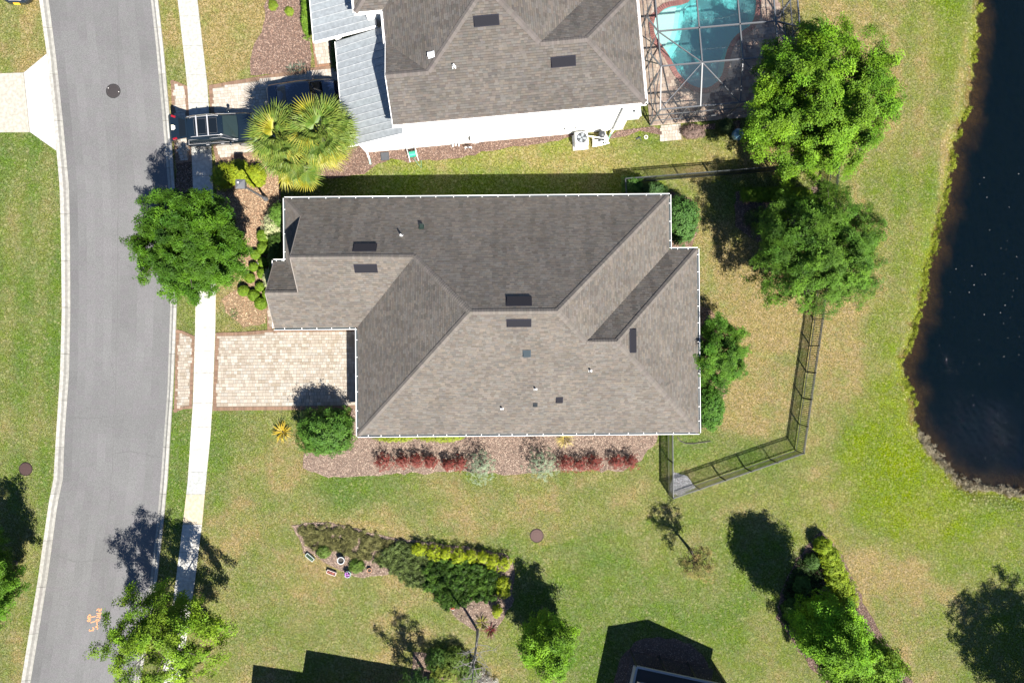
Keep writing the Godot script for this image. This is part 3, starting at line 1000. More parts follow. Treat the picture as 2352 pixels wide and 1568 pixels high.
func build_glint_flecks() -> void:  # small pale pieces added on the water in place of sun glints
	var m := Mesher.new()
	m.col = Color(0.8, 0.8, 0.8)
	m.slab(PackedVector2Array([Vector2(-0.5, 0), Vector2(-0.1, -0.2), Vector2(0.5, -0.1), Vector2(0.3, 0.2), Vector2(-0.2, 0.18)]), -0.01, 0.012)
	var xf := []
	var cols := PackedColorArray()
	var g := RandomNumberGenerator.new()
	g.seed = 19
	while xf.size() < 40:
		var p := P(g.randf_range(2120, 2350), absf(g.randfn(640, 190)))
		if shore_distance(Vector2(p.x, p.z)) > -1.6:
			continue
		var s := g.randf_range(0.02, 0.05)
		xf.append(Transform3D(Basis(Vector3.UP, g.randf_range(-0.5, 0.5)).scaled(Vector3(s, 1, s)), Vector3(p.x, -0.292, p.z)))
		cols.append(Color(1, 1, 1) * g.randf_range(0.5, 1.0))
	tag(many(self, "added_glint_flecks", m.mesh(M.matte), xf, cols), "small white flecks added as sun glints over the dark pond water", "flecks")

# ---------------------------------------------------------------- houses
var shingle_g := RandomNumberGenerator.new()

func cross_at(pl: PackedVector2Array, v: float) -> Vector2:  # the span of a face at the height v
	var lo := 1e9
	var hi := -1e9
	for i in pl.size():
		var a := pl[i]
		var b := pl[(i + 1) % pl.size()]
		if (a.y - v) * (b.y - v) <= 0.0 and absf(a.y - b.y) > 0.0001:
			var x := lerpf(a.x, b.x, (v - a.y) / (b.y - a.y))
			lo = minf(lo, x)
			hi = maxf(hi, x)
	return Vector2(lo, hi)

# face: corners on the roof plane; out: horizontal direction that the face looks in; fn(point) gives its height
func shingle_face(m: Mesher, deck: Mesher, face: Array, out: Vector3, pitch: float, stain: float, base: Color) -> void:
	var nn := Vector3(out.x * pitch, 1.0, out.z * pitch).normalized()
	var up := (Vector3.UP * pitch - out).normalized()     # up the slope
	var u := up.cross(nn)                                   # along the eave
	var o: Vector3 = face[0]
	var pl := PackedVector2Array()
	var lo := 1e9
	var hi := -1e9
	for p in face:
		var d: Vector3 = p - o
		pl.append(Vector2(d.dot(u), d.dot(up)))
		lo = minf(lo, d.dot(up))
		hi = maxf(hi, d.dot(up))
	var t := Geometry2D.triangulate_polygon(pl)
	deck.col = base * 0.6
	for i in range(0, t.size(), 3):
		var a: Vector3 = face[t[i]]
		var b: Vector3 = face[t[i + 1]]
		var d: Vector3 = face[t[i + 2]]
		if (b - a).cross(d - a).y < 0.0:
			deck.tri(a, d, b)
		else:
			deck.tri(a, b, d)
	var g := shingle_g
	var e := 0.135
	var v := lo
	while v < hi - 0.01:
		var v1 := minf(v + e, hi - 0.002)
		var s0 := cross_at(pl, v + 0.001)
		var s1 := cross_at(pl, v1 - 0.001)
		if s0.y < s0.x or s1.y < s1.x:
			v += e
			continue
		var x := minf(s0.x, s1.x) - g.randf() * 0.3
		var end := maxf(s0.y, s1.y)
		while x < end:
			var w := g.randf_range(0.13, 0.32)
			var a0 := clampf(x, s0.x, s0.y)
			var b0 := clampf(x + w - 0.006, s0.x, s0.y)
			var a1 := clampf(x, s1.x, s1.y)
			var b1 := clampf(x + w - 0.006, s1.x, s1.y)
			if b0 - a0 > 0.002 or b1 - a1 > 0.002:
				var th := 0.006 if g.randf() < 0.6 else 0.01
				var p0 := o + u * a0 + up * v + nn * th
				var p1 := o + u * b0 + up * v + nn * th
				var p2 := o + u * b1 + up * (v1 + 0.004) + nn * 0.002
				var p3 := o + u * a1 + up * (v1 + 0.004) + nn * 0.002
				var pm := (p0 + p2) * 0.5
				var k := 1.0 + 0.16 * nz.get_noise_3d(pm.x * 0.35, pm.y * 0.5, pm.z * 0.35)
				var st := clampf(nz.get_noise_3d(pm.dot(u) * 1.9 + 30.0, 3.0, pm.dot(up) * 0.3) * 1.8 + 0.15, 0.0, 1.0) * stain
				k *= 1.0 - 0.42 * st
				var r := g.randf()
				if r < 0.26:
					k *= g.randf_range(0.76, 0.87)
				elif r < 0.55:
					k *= g.randf_range(1.04, 1.15)
				else:
					k *= g.randf_range(0.9, 1.05)
				var warm := g.randf_range(-0.04, 0.06)
				m.col = Color(base.r * k * (1.0 + warm), base.g * k, base.b * k * (1.0 - warm))
				var f := 0.8 if g.randf() < 0.75 else 0.95     # a darker granule band is printed across the top of most tabs
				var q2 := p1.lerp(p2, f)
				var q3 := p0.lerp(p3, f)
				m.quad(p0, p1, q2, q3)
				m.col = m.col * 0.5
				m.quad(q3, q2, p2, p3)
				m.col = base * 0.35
				m.quad(p0 - nn * (th - 0.001), p1 - nn * (th - 0.001), p1, p0)
			x += w
		v += e

# cap shingles along a ridge or hip from a (low) to b, on the faces that look towards o1 and o2
func cap_line(m: Mesher, a: Vector3, b: Vector3, o1: Vector3, o2: Vector3, pitch: float, base: Color) -> void:
	var d := (b - a)
	var l := d.length()
	d /= l
	var sides := []
	for o in [o1, o2]:
		var nn := Vector3(o.x * pitch, 1.0, o.z * pitch).normalized()
		var w := nn.cross(d).normalized()
		if w.dot(o) < 0.0:
			w = -w
		sides.append([w, nn])
	var k := int(l / 0.145)
	for i in k:
		var p := a + d * (i * l / k)
		var q := a + d * ((i + 1) * l / k + 0.02)
		var t := shingle_g.randf_range(0.88, 1.15)
		for s in sides:
			var w: Vector3 = s[0]
			var nn: Vector3 = s[1]
			m.col = base * t
			var p0 := p + Vector3.UP * 0.05
			var q0 := q + Vector3.UP * 0.034
			var p1 := p + w * 0.16 + nn * 0.034
			var q1 := q + w * 0.16 + nn * 0.024
			m.quad(p0, p1, q1, q0)
			m.quad(q0, q1, p1, p0)
			m.quad(p1, p1 - nn * 0.02, q1 - nn * 0.02, q1)

func gutter(house: Node3D, off: Vector3, a: Vector3, b: Vector3, out: Vector3, step: float, inner: Color) -> void:
	var d := (b - a).normalized()
	var m := Mesher.new()
	m.col = Color(0.8, 0.8, 0.79)
	var c := (a + b) * 0.5
	var l := a.distance_to(b) + 0.12
	var bs := Basis(d, Vector3.UP, d.cross(Vector3.UP))
	m.box(c + out * 0.125 + Vector3.DOWN * 0.055, Vector3(l, 0.13, 0.03), bs, 0.006)
	m.box(c - out * 0.02 + Vector3.DOWN * 0.085, Vector3(l - 0.1, 0.11, 0.02), bs)
	m.col = inner
	m.box(c + out * 0.05 + Vector3.DOWN * 0.075, Vector3(l - 0.1, 0.02, 0.12), bs)
	var o := part(house, "gutter", m, M.paint, off)
	var k := maxi(2, int(a.distance_to(b) / step))
	var hm := Mesher.new()
	hm.col = Color(0.8, 0.8, 0.79)
	hm.box(Vector3.ZERO, Vector3(0.028, 0.02, 0.17), bs)
	var hmesh := hm.mesh(M.paint)
	for i in k:
		part(o, "hanger", hmesh, M.paint, a.lerp(b, (i + shingle_g.randf_range(0.3, 0.6)) / k) + out * 0.055 + Vector3.DOWN * 0.002)

func wall_box(house: Node3D, off: Vector3, pl: PackedVector2Array, y1: float, col: Color, called := "wall") -> void:
	var m := Mesher.new()
	m.col = col
	m.slab(pl, -0.1, y1)
	part(house, called, m, M.stucco, off)
	var w := PackedVector2Array()
	for p in pl:
		var q := house.transform * (Vector3(p.x, 0, p.y) + off)
		w.append(Vector2(q.x, q.z))
	fill(w)

func rect(x0: float, z0: float, x1: float, z1: float) -> PackedVector2Array:
	return PackedVector2Array([Vector2(x0, z0), Vector2(x1, z0), Vector2(x1, z1), Vector2(x0, z1)])

func on_roof(house: Node3D, off: Vector3, px: float, py: float, fn: Callable) -> Vector3:
	var h := 5.0
	var q := Vector3.ZERO
	for i in 25:
		q = house.transform.affine_inverse() * P(px, py, h) - off
		h = fn.call(q)
	return Vector3(q.x, h, q.z)

func vent_box(house: Node3D, off: Vector3, at: Vector3, along_eave: float, up_slope: float, tall: float, out: Vector3, pitch: float, called: String, col := Color(0.016, 0.018, 0.022)) -> void:
	var nn := Vector3(out.x * pitch, 1.0, out.z * pitch).normalized()
	var up := (Vector3.UP * pitch - out).normalized()
	var u := up.cross(nn)
	var m := Mesher.new()
	m.col = col
	var b := Basis(u, nn, -up)
	# a slant-topped hood: high at its lower end
	var x := u * along_eave * 0.5
	var y := up * up_slope * 0.5
	var lowc := at - y + nn * tall
	var topc := at + y + nn * tall * 0.35
	m.quad(lowc - x, lowc + x, topc + x, topc - x)
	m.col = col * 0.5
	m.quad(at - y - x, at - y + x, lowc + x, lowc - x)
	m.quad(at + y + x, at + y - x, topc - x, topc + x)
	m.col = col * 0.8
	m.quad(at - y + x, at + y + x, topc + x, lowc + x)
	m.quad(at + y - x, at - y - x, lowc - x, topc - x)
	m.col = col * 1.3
	m.box(at + nn * 0.03, Vector3(along_eave + 0.08, 0.012, up_slope + 0.1), b)
	part(house, called, m, M.vent, off)

func vent_pipe(house: Node3D, off: Vector3, at: Vector3, out: Vector3, pitch: float) -> void:
	var nn := Vector3(out.x * pitch, 1.0, out.z * pitch).normalized()
	var up := (Vector3.UP * pitch - out).normalized()
	var m := Mesher.new()
	m.col = Color(0.5, 0.5, 0.5)
	m.box(at + nn * 0.03, Vector3(0.2, 0.012, 0.16), Basis(up.cross(nn), nn, -up))
	m.col = Color(0.8, 0.8, 0.8)
	m.lathe(at, [Vector2(0.06, -0.05), Vector2(0.05, 0.34), Vector2(0.035, 0.34), Vector2(0.035, 0.2), Vector2(0, 0.2)], 10)
	m.col = Color(0.05, 0.05, 0.05)
	m.lathe(at + nn * 0.02, [Vector2(0.09, 0.0), Vector2(0.06, 0.06)], 10)
	part(house, "plumbing_pipe", m, M.paint, off)

func downspout(house: Node3D, off: Vector3, pts: Array, tip: Color) -> void:
	var m := Mesher.new()
	m.col = Color(0.78, 0.78, 0.77)
	for i in pts.size() - 1:
		if i == pts.size() - 2:
			m.col = tip
		m.beam(pts[i], pts[i + 1], 0.1, 0.08)
	part(house, "downspout", m, M.paint, off)

func build_house_one() -> void:
	shingle_g.seed = 31
	var c := Vector3(-1.0, 0, -1.6)
	var turn := 0.009
	var house := thing("house", "single storey house with a brown shingle hip roof in the middle of the picture", "house", c.rotated(Vector3.UP, turn), turn)
	var off := -c
	var h := 3.0
	var k := 0.75
	var nF := func(x: float, z: float): return Vector3(x, h + k * (z + 8.78), z)
	var sM := func(x: float, z: float): return Vector3(x, h + k * (5.607 - z), z)
	var sW := func(x: float, z: float): return Vector3(x, h + k * (-0.95 - z), z)
	var wM := func(x: float, z: float): return Vector3(x, h + k * (x + 9.4), z)
	var eM := func(x: float, z: float): return Vector3(x, h + k * (9.62 - x), z)
	var eE := func(x: float, z: float): return Vector3(x, h + k * (11.3 - x), z)
	var nE := func(x: float, z: float): return Vector3(x, h + k * (z + 5.49), z)
	var wS := func(x: float, z: float): return Vector3(x, h + k * (x + 13.72), z)
	var nP := func(x: float, z: float): return Vector3(x, h + k * (z + 5.0), z)
	var N := Vector3(0, 0, -1)
	var So := Vector3(0, 0, 1)
	var W := Vector3(-1, 0, 0)
	var E := Vector3(1, 0, 0)
	var base := Color(0.128, 0.114, 0.1)
	var deck := Mesher.new()
	var sh := Mesher.new()
	var faces := [
		[nF, [[-13.72, -8.78], [9.62, -8.78], [2.425, -1.585], [-2.21, -1.585], [-5.485, -4.865], [-12.5, -4.865], [-12.5, -7.56]], N, 0.55],
		[sW, [[-14.43, -0.95], [-9.4, -0.95], [-5.485, -4.865], [-12.5, -4.865], [-12.5, -2.975], [-14.43, -2.975]], So, 0.15],
		[wM, [[-9.4, 5.607], [-9.4, -0.95], [-5.485, -4.865], [-2.21, -1.585]], W, 0.35],
		[sM, [[-9.4, 5.607], [11.3, 5.607], [5.75, 0.0585], [4.07, 0.0585], [2.425, -1.585], [-2.21, -1.585]], So, 0.15],
		[eM, [[9.62, -8.78], [9.62, -5.49], [4.07, 0.0585], [2.425, -1.585]], E, 0.3],
		[nE, [[9.62, -5.49], [11.3, -5.49], [5.75, 0.0585], [4.07, 0.0585]], N, 0.8],
		[eE, [[11.3, -5.49], [11.3, 5.607], [5.75, 0.0585]], E, 0.35],
		[wS, [[-13.72, -8.78], [-12.5, -7.56], [-12.5, -3.78], [-13.72, -5.0]], W, 0.2],
		[nP, [[-14.43, -5.0], [-13.72, -5.0], [-12.5, -3.78], [-12.5, -2.975], [-14.43, -2.975]], N, 0.6],
	]
	for f in faces:
		var pts := []
		for q in f[1]:
			pts.append(f[0].call(q[0], q[1]))
		shingle_face(sh, deck, pts, f[2], k, f[3], base)
	var roof := part(house, "roof", deck, M.shingle, off)
	part(roof, "shingle", sh, M.shingle, Vector3.ZERO, Vector3.ZERO, true)
	var cap := Mesher.new()
	var cb := Color(0.13, 0.115, 0.102)
	for q in [
		[sM.call(-9.4, 5.607), sM.call(-2.21, -1.585), W, So], [sM.call(-2.21, -1.585), sM.call(2.425, -1.585), So, N], [nF.call(9.62, -8.78), nF.call(2.425, -1.585), N, E],
		[wM.call(-5.485, -4.865), nF.call(-2.21, -1.585), W, N], [sW.call(-12.5, -4.865), sW.call(-5.485, -4.865), So, N], [sM.call(4.07, 0.0585), sM.call(2.425, -1.585), So, E],
		[sM.call(4.07, 0.0585), sM.call(5.75, 0.0585), So, N], [nE.call(11.3, -5.49), nE.call(5.75, 0.0585), N, E], [sM.call(11.3, 5.607), sM.call(5.75, 0.0585), E, So],
		[nF.call(-13.72, -8.78), nF.call(-12.5, -7.56), N, W], [sW.call(-14.43, -2.975), sW.call(-12.5, -2.975), So, N],
	]:
		cap_line(cap, q[0], q[1], q[2], q[3], k, cb)
	part(roof, "ridge_cap", cap, M.shingle, Vector3.ZERO, Vector3.ZERO, true)
	# gable ends with their rake boards
	var gw := Mesher.new()
	gw.col = Color(0.6, 0.58, 0.54)
	gw.tri(Vector3(-12.35, 3.9, -7.5), Vector3(-12.35, 3.9, -2.2), Vector3(-12.35, 5.88, -4.865))
	gw.tri(Vector3(-14.1, 2.9, -5.1), Vector3(-14.1, 2.9, -0.9), Vector3(-14.1, 4.45, -2.975))
	part(house, "gable", gw, M.stucco, off)
	var rk := Mesher.new()
	rk.col = Color(0.2, 0.18, 0.16)
	rk.beam(nF.call(-12.52, -7.6) + Vector3.DOWN * 0.07, nF.call(-12.52, -4.865) + Vector3.DOWN * 0.07, 0.04, 0.14)
	part(house, "rake_board", rk, M.paint, off)
	rk = Mesher.new()
	rk.col = Color(0.2, 0.18, 0.16)
	rk.beam(sW.call(-12.52, -4.865) + Vector3.DOWN * 0.07, sW.call(-12.52, -2.9) + Vector3.DOWN * 0.07, 0.04, 0.14)
	part(house, "rake_board", rk, M.paint, off)
	rk = Mesher.new()
	rk.col = Color(0.2, 0.18, 0.16)
	rk.beam(nP.call(-14.45, -4.9) + Vector3.DOWN * 0.07, nP.call(-14.45, -2.975) + Vector3.DOWN * 0.07, 0.04, 0.14)
	part(house, "rake_board", rk, M.paint, off)
	rk = Mesher.new()
	rk.col = Color(0.2, 0.18, 0.16)
	rk.beam(sW.call(-14.45, -2.975) + Vector3.DOWN * 0.07, sW.call(-14.45, -0.95) + Vector3.DOWN * 0.07, 0.04, 0.14)
	part(house, "rake_board", rk, M.paint, off)
	var dark := Color(0.035, 0.045, 0.05)
	for q in [[-13.72, -8.78, 9.62, -8.78, N], [9.62, -8.78, 9.62, -5.6, E], [9.7, -5.49, 11.3, -5.49, N], [11.3, -5.49, 11.3, 5.607, E], [11.3, 5.607, -9.4, 5.607, So], [-9.4, 5.607, -9.4, -0.85, W], [-9.5, -0.95, -14.43, -0.95, So], [-14.43, -1.0, -14.43, -2.0, W], [-14.43, -4.2, -14.43, -5.0, W], [-14.43, -5.0, -13.72, -5.0, N], [-13.72, -5.05, -13.72, -8.78, W]]:
		gutter(house, off, Vector3(q[0], h, q[1]), Vector3(q[2], h, q[3]), q[4], 0.95, dark)
	# walls, eaves boarding, openings
	wall_box(house, off, PackedVector2Array([Vector2(-8.95, 5.2), Vector2(-8.95, -1.35), Vector2(-12.2, -1.35), Vector2(-12.2, -4.6), Vector2(-13.3, -4.6), Vector2(-13.3, -8.35), Vector2(9.2, -8.35), Vector2(9.2, -5.05), Vector2(10.9, -5.05), Vector2(10.9, 5.2)]), 2.86, Color(0.6, 0.57, 0.52))
	var so := Mesher.new()
	so.col = Color(0.7, 0.7, 0.68)
	so.slab(PackedVector2Array([Vector2(-9.4, 5.6), Vector2(-9.4, -0.95), Vector2(-14.4, -0.95), Vector2(-14.4, -5.0), Vector2(-13.7, -5.0), Vector2(-13.7, -8.77), Vector2(9.6, -8.77), Vector2(9.6, -5.48), Vector2(11.28, -5.48), Vector2(11.28, 5.6)]), 2.88, 2.95)
	part(house, "soffit", so, M.paint, off)
	var gd := Mesher.new()
	gd.col = Color(0.7, 0.69, 0.66)
	for i in 4:
		for j in 8:
			gd.box(Vector3(-8.97, 0.32 + i * 0.55, -0.35 + j * 0.62), Vector3(0.06, 0.5, 0.56), Basis.IDENTITY, 0.0)
	part(house, "garage_door", gd, M.paint, off)
	var fd := Mesher.new()
	fd.col = Color(0.12, 0.05, 0.03)
	fd.box(Vector3(-12.23, 1.1, -3.0), Vector3(0.08, 2.1, 1.0))
	part(house, "front_door", fd, M.paint, off)
	for z in [-6.6, -7.4]:
		var wi := Mesher.new()
		wi.col = Color(0.75, 0.75, 0.74)
		wi.box(Vector3(-13.32, 1.6, z), Vector3(0.08, 1.4, 0.72))
		var w := part(house, "window", wi, M.paint, off)
		var gl := Mesher.new()
		gl.box(Vector3(-13.34, 1.6, z), Vector3(0.06, 1.26, 0.58))
		part(w, "pane", gl, M.carglass)
	for x in [-6.5, -2.0, 2.8, 7.6]:
		var wi := Mesher.new()
		wi.col = Color(0.75, 0.75, 0.74)
		wi.box(Vector3(x, 1.65, 5.22), Vector3(1.0, 1.3, 0.08))
		var w := part(house, "window", wi, M.paint, off)
		var gl := Mesher.new()
		gl.box(Vector3(x, 1.65, 5.24), Vector3(0.86, 1.16, 0.06))
		part(w, "pane", gl, M.carglass)
	for p in [[-14.15, -1.2], [-14.15, -4.7]]:
		var col := Mesher.new()
		col.col = Color(0.75, 0.75, 0.73)
		col.box(Vector3(p[0], 1.45, p[1]), Vector3(0.28, 2.9, 0.28), Basis.IDENTITY, 0.02)
		part(house, "porch_column", col, M.paint, off)
	# things fixed to the roof
	var hN := func(q: Vector3): return h + k * (q.z + 8.78)
	var hS := func(q: Vector3): return h + k * (5.607 - q.z)
	var hW := func(q: Vector3): return h + k * (-0.95 - q.z)
	var hE := func(q: Vector3): return h + k * (11.3 - q.x)
	vent_box(house, off, on_roof(house, off, 838, 569, hN), 1.28, 0.5, 0.1, N, k, "ridge_vent")
	vent_box(house, off, on_roof(house, off, 840, 616, hW), 1.25, 0.46, 0.1, So, k, "ridge_vent")
	vent_box(house, off, on_roof(house, off, 1192, 692, hN), 1.3, 0.56, 0.1, N, k, "ridge_vent")
	vent_box(house, off, on_roof(house, off, 1192, 741, hS), 1.25, 0.42, 0.1, So, k, "ridge_vent")
	vent_box(house, off, on_roof(house, off, 1453, 782, hE), 1.28, 0.42, 0.1, E, k, "ridge_vent")
	vent_box(house, off, on_roof(house, off, 968, 522, hN), 0.22, 0.24, 0.18, N, k, "exhaust_vent", Color(0.02, 0.035, 0.03))
	vent_box(house, off, on_roof(house, off, 1210, 811, hS), 0.38, 0.38, 0.12, So, k, "exhaust_vent", Color(0.035, 0.045, 0.052))
	vent_box(house, off, on_roof(house, off, 1285, 918, hS), 0.34, 0.34, 0.1, So, k, "exhaust_vent")
	vent_box(house, off, on_roof(house, off, 1229.5, 929, hS), 0.19, 0.2, 0.1, So, k, "exhaust_vent", Color(0.022, 0.026, 0.03))
	for q in [[922, 541], [1356, 851], [1230, 893], [1153, 938]]:
		var f: Callable = hN if q[1] < 600 else hS
		vent_pipe(house, off, on_roof(house, off, q[0], q[1], f), N if q[1] < 600 else So, k)
	downspout(house, off, [Vector3(10.6, 2.9, 5.65), Vector3(10.6, 2.6, 5.3), Vector3(10.6, 0.3, 5.3), Vector3(10.62, 0.1, 5.62)], Color(0.78, 0.78, 0.77))
	downspout(house, off, [Vector3(-7.9, 2.9, 5.65), Vector3(-7.9, 2.6, 5.3), Vector3(-7.9, 0.3, 5.3), Vector3(-7.9, 0.1, 5.9)], Color(0.2, 0.17, 0.15))
	var mb := Mesher.new()
	mb.col = Color(0.6, 0.6, 0.62)
	mb.box(Vector3(11.05, 1.5, 4.2), Vector3(0.3, 0.8, 0.7), Basis.IDENTITY, 0.02)
	part(house, "meter_box", mb, M.paint, off)

func build_house_two() -> void:
	shingle_g.seed = 57
	var turn := 0.089
	var c := Vector3(1.5, 0, -18.7)
	var house := thing("house", "two storey white house with grey metal porch roofs, beside the screened pool", "house", c.rotated(Vector3.UP, turn), turn)
	var off := -c
	var h := 5.9
	var k := 0.5
	var N := Vector3(0, 0, -1)
	var So := Vector3(0, 0, 1)
	var W := Vector3(-1, 0, 0)
	var E := Vector3(1, 0, 0)
	var base := Color(0.104, 0.093, 0.083)
	var sM := func(x: float, z: float): return Vector3(x, h + k * (-12.79 - z), z)
	var wM := func(x: float, z: float): return Vector3(x, h + k * (x + 5.62), z)
	var nG := func(x: float, z: float): return Vector3(x, h + k * (z + 17.51), z)
	var eM := func(x: float, z: float): return Vector3(x, h + k * (6.16 - x), z)
	var nE := func(x: float, z: float): return Vector3(x, h + k * (z + 19.19), z)
	var eE := func(x: float, z: float): return Vector3(x, h + k * (8.729 - x), z)
	var nM := func(x: float, z: float): return Vector3(x, h + k * (z + 24.57), z)
	var sG := func(x: float, z: float): return Vector3(x, h + k * (-19.33 - z), z)
	var wG := func(x: float, z: float): return Vector3(x, h + k * (x + 7.2), z)
	var deck := Mesher.new()
	var sh := Mesher.new()
	for f in [
		[sM, [[-5.62, -12.79], [8.729, -12.79], [5.529, -15.99], [2.96, -15.99], [0.27, -18.68], [-3.26, -15.15], [-5.62, -15.15]], So, 0.3],
		[wM, [[-5.62, -17.51], [-5.62, -24.57], [0.27, -18.68], [-3.26, -15.15]], W, 0.4],
		[nG, [[-5.62, -17.51], [-3.26, -15.15], [-5.62, -15.15]], N, 0.55],
		[eM, [[6.16, -24.57], [6.16, -19.19], [2.96, -15.99], [0.27, -18.68]], E, 0.4],
		[nE, [[6.16, -19.19], [8.729, -19.19], [5.529, -15.99], [2.96, -15.99]], N, 0.8],
		[eE, [[8.729, -19.19], [8.729, -12.79], [5.529, -15.99]], E, 0.5],
		[nM, [[6.16, -24.57], [-5.62, -24.57], [0.27, -18.68]], N, 0.6],
		[sG, [[-7.2, -19.33], [-4.0, -19.33], [-4.0, -20.9], [-5.63, -20.9]], So, 0.3],
		[wG, [[-7.2, -19.33], [-7.2, -22.47], [-5.63, -20.9]], W, 0.3],
	]:
		var pts := []
		for q in f[1]:
			pts.append(f[0].call(q[0], q[1]))
		shingle_face(sh, deck, pts, f[2], k, f[3], base)
	var roof := part(house, "roof", deck, M.shingle, off)
	part(roof, "shingle", sh, M.shingle, Vector3.ZERO, Vector3.ZERO, true)
	var cap := Mesher.new()
	var cb := Color(0.112, 0.098, 0.09)
	for q in [
		[wM.call(-3.26, -15.15), sM.call(0.27, -18.68), W, So], [sM.call(2.96, -15.99), sM.call(0.27, -18.68), So, E], [sM.call(2.96, -15.99), sM.call(5.529, -15.99), So, N],
		[sM.call(8.729, -12.79), sM.call(5.529, -15.99), So, E], [nE.call(8.729, -19.19), nE.call(5.529, -15.99), N, E], [sM.call(-5.62, -15.15), sM.call(-3.26, -15.15), So, N], [sG.call(-7.2, -19.33), sG.call(-5.63, -20.9), So, W],
	]:
		cap_line(cap, q[0], q[1], q[2], q[3], k, cb)
	part(roof, "ridge_cap", cap, M.shingle, Vector3.ZERO, Vector3.ZERO, true)
	var rk := Mesher.new()
	rk.col = Color(0.72, 0.71, 0.7)
	rk.beam(nG.call(-5.64, -17.5) + Vector3.DOWN * 0.06, nG.call(-5.64, -15.15) + Vector3.DOWN * 0.06, 0.035, 0.14)
	part(house, "rake_board", rk, M.paint, off)
	rk = Mesher.new()
	rk.col = Color(0.72, 0.71, 0.7)
	rk.beam(sM.call(-5.64, -15.15) + Vector3.DOWN * 0.06, sM.call(-5.64, -12.79) + Vector3.DOWN * 0.06, 0.035, 0.14)
	part(house, "rake_board", rk, M.paint, off)
	var pale := Color(0.5, 0.46, 0.45)
	for q in [[-5.62, -12.79, 8.729, -12.79, So], [8.729, -12.79, 8.729, -19.19, E], [-5.62, -17.51, -5.62, -19.25, W], [-5.7, -19.33, -7.2, -19.33, So], [-7.2, -19.4, -7.2, -22.47, W]]:
		gutter(house, off, Vector3(q[0], h, q[1]), Vector3(q[2], h, q[3]), q[4], 0.98, pale)
	var white := Color(0.82, 0.82, 0.8)
	wall_box(house, off, PackedVector2Array([Vector2(-5.2, -13.13), Vector2(8.4, -13.13), Vector2(8.4, -18.8), Vector2(5.8, -18.8), Vector2(5.8, -24.2), Vector2(-6.8, -24.2), Vector2(-6.8, -19.7), Vector2(-5.2, -19.7)]), 5.8, white)
	wall_box(house, off, PackedVector2Array([Vector2(-8.3, -13.11), Vector2(-5.23, -13.11), Vector2(-5.23, -19.0), Vector2(-8.3, -19.0)]), 2.75, white)
	var up := Mesher.new()      # the side wall above the garage, up to the slope of the metal roof
	up.col = white
	up.slab(PackedVector2Array([Vector2(-8.3, 0), Vector2(-5.23, 0), Vector2(-5.23, -1.6), Vector2(-8.3, -0.32)]), 0, 0.12)
	var gvv := PackedVector3Array()
	for i in up.v.size():
		var a := up.v[i]
		gvv.append(Vector3(a.x, 2.75 - a.z, -13.11 - 0.12 + a.y))
	up.v = gvv
	for i in up.n.size():
		var a := up.n[i]
		up.n[i] = Vector3(a.x, -a.z, a.y)
	part(house, "wall", up, M.stucco, off)
	var ga := Mesher.new()
	ga.col = white
	ga.tri(Vector3(-5.25, 5.75, -17.4), Vector3(-5.25, 5.75, -12.9), Vector3(-5.25, 6.95, -15.15))
	part(house, "gable", ga, M.stucco, off)
	var so := Mesher.new()
	so.col = Color(0.75, 0.75, 0.74)
	so.slab(PackedVector2Array([Vector2(-5.6, -12.8), Vector2(8.7, -12.8), Vector2(8.7, -19.17), Vector2(6.14, -19.17), Vector2(6.14, -24.5), Vector2(-7.18, -24.5), Vector2(-7.18, -19.35), Vector2(-5.6, -19.35)]), 5.8, 5.86)
	part(house, "soffit", so, M.paint, off)
	# two standing seam roofs, pan after pan
	metal_roof(house, off, -9.12, -5.3, -12.72, -19.2, 2.8, 0.45, 15, "garage_roof")
	metal_roof(house, off, -10.42, -6.3, -19.3, -24.6, 2.85, 0.33, 12, "porch_roof")
	var fa := Mesher.new()
	fa.col = Color(0.8, 0.8, 0.79)
	fa.beam(Vector3(-10.4, 2.82, -19.24), Vector3(-6.3, 4.17, -19.24), 0.05, 0.22)
	fa.beam(Vector3(-9.14, 2.74, -12.7), Vector3(-5.2, 4.52, -12.7), 0.05, 0.16)
	fa.beam(Vector3(-9.16, 2.74, -12.7), Vector3(-9.16, 2.74, -19.2), 0.04, 0.14)
	fa.beam(Vector3(-10.46, 2.79, -19.24), Vector3(-10.46, 2.79, -24.6), 0.04, 0.14)
	part(house, "fascia", fa, M.paint, off)
	for q in [[-8.9, -19.6], [-8.9, -22.0], [-9.0, -19.5]]:
		var cl := Mesher.new()
		cl.col = white
		cl.box(Vector3(q[0], 1.4, q[1]), Vector3(0.26, 2.8, 0.26), Basis.IDENTITY, 0.02)
		part(house, "porch_column", cl, M.paint, off)
	var gd := Mesher.new()
	gd.col = Color(0.74, 0.74, 0.72)
	for i in 4:
		for j in 8:
			gd.box(Vector3(-8.33, 0.32 + i * 0.55, -18.3 + j * 0.62), Vector3(0.06, 0.5, 0.56))
	part(house, "garage_door", gd, M.paint, off)
	# fixed to the roof and the side wall
	var hS := func(q: Vector3): return h + k * (-12.79 - q.z)
	var hW := func(q: Vector3): return h + k * (q.x + 5.62)
	vent_box(house, off, on_roof(house, off, 1117, 47, hS), 1.3, 0.46, 0.13, So, k, "ridge_vent")
	vent_box(house, off, on_roof(house, off, 1294, 141, hS), 1.3, 0.46, 0.13, So, k, "ridge_vent")
	vent_box(house, off, on_roof(house, off, 991, 126, hW), 0.26, 0.3, 0.18, W, k, "exhaust_vent", Color(0.5, 0.52, 0.55))
	vent_pipe(house, off, on_roof(house, off, 1043, 154, hS), So, k)
	downspout(house, off, [Vector3(7.75, 5.85, -12.7), Vector3(7.75, 5.5, -13.02), Vector3(7.75, 0.5, -13.02), Vector3(7.6, 0.3, -12.85), Vector3(7.3, 0.08, -12.35)], Color(0.09, 0.19, 0.13))
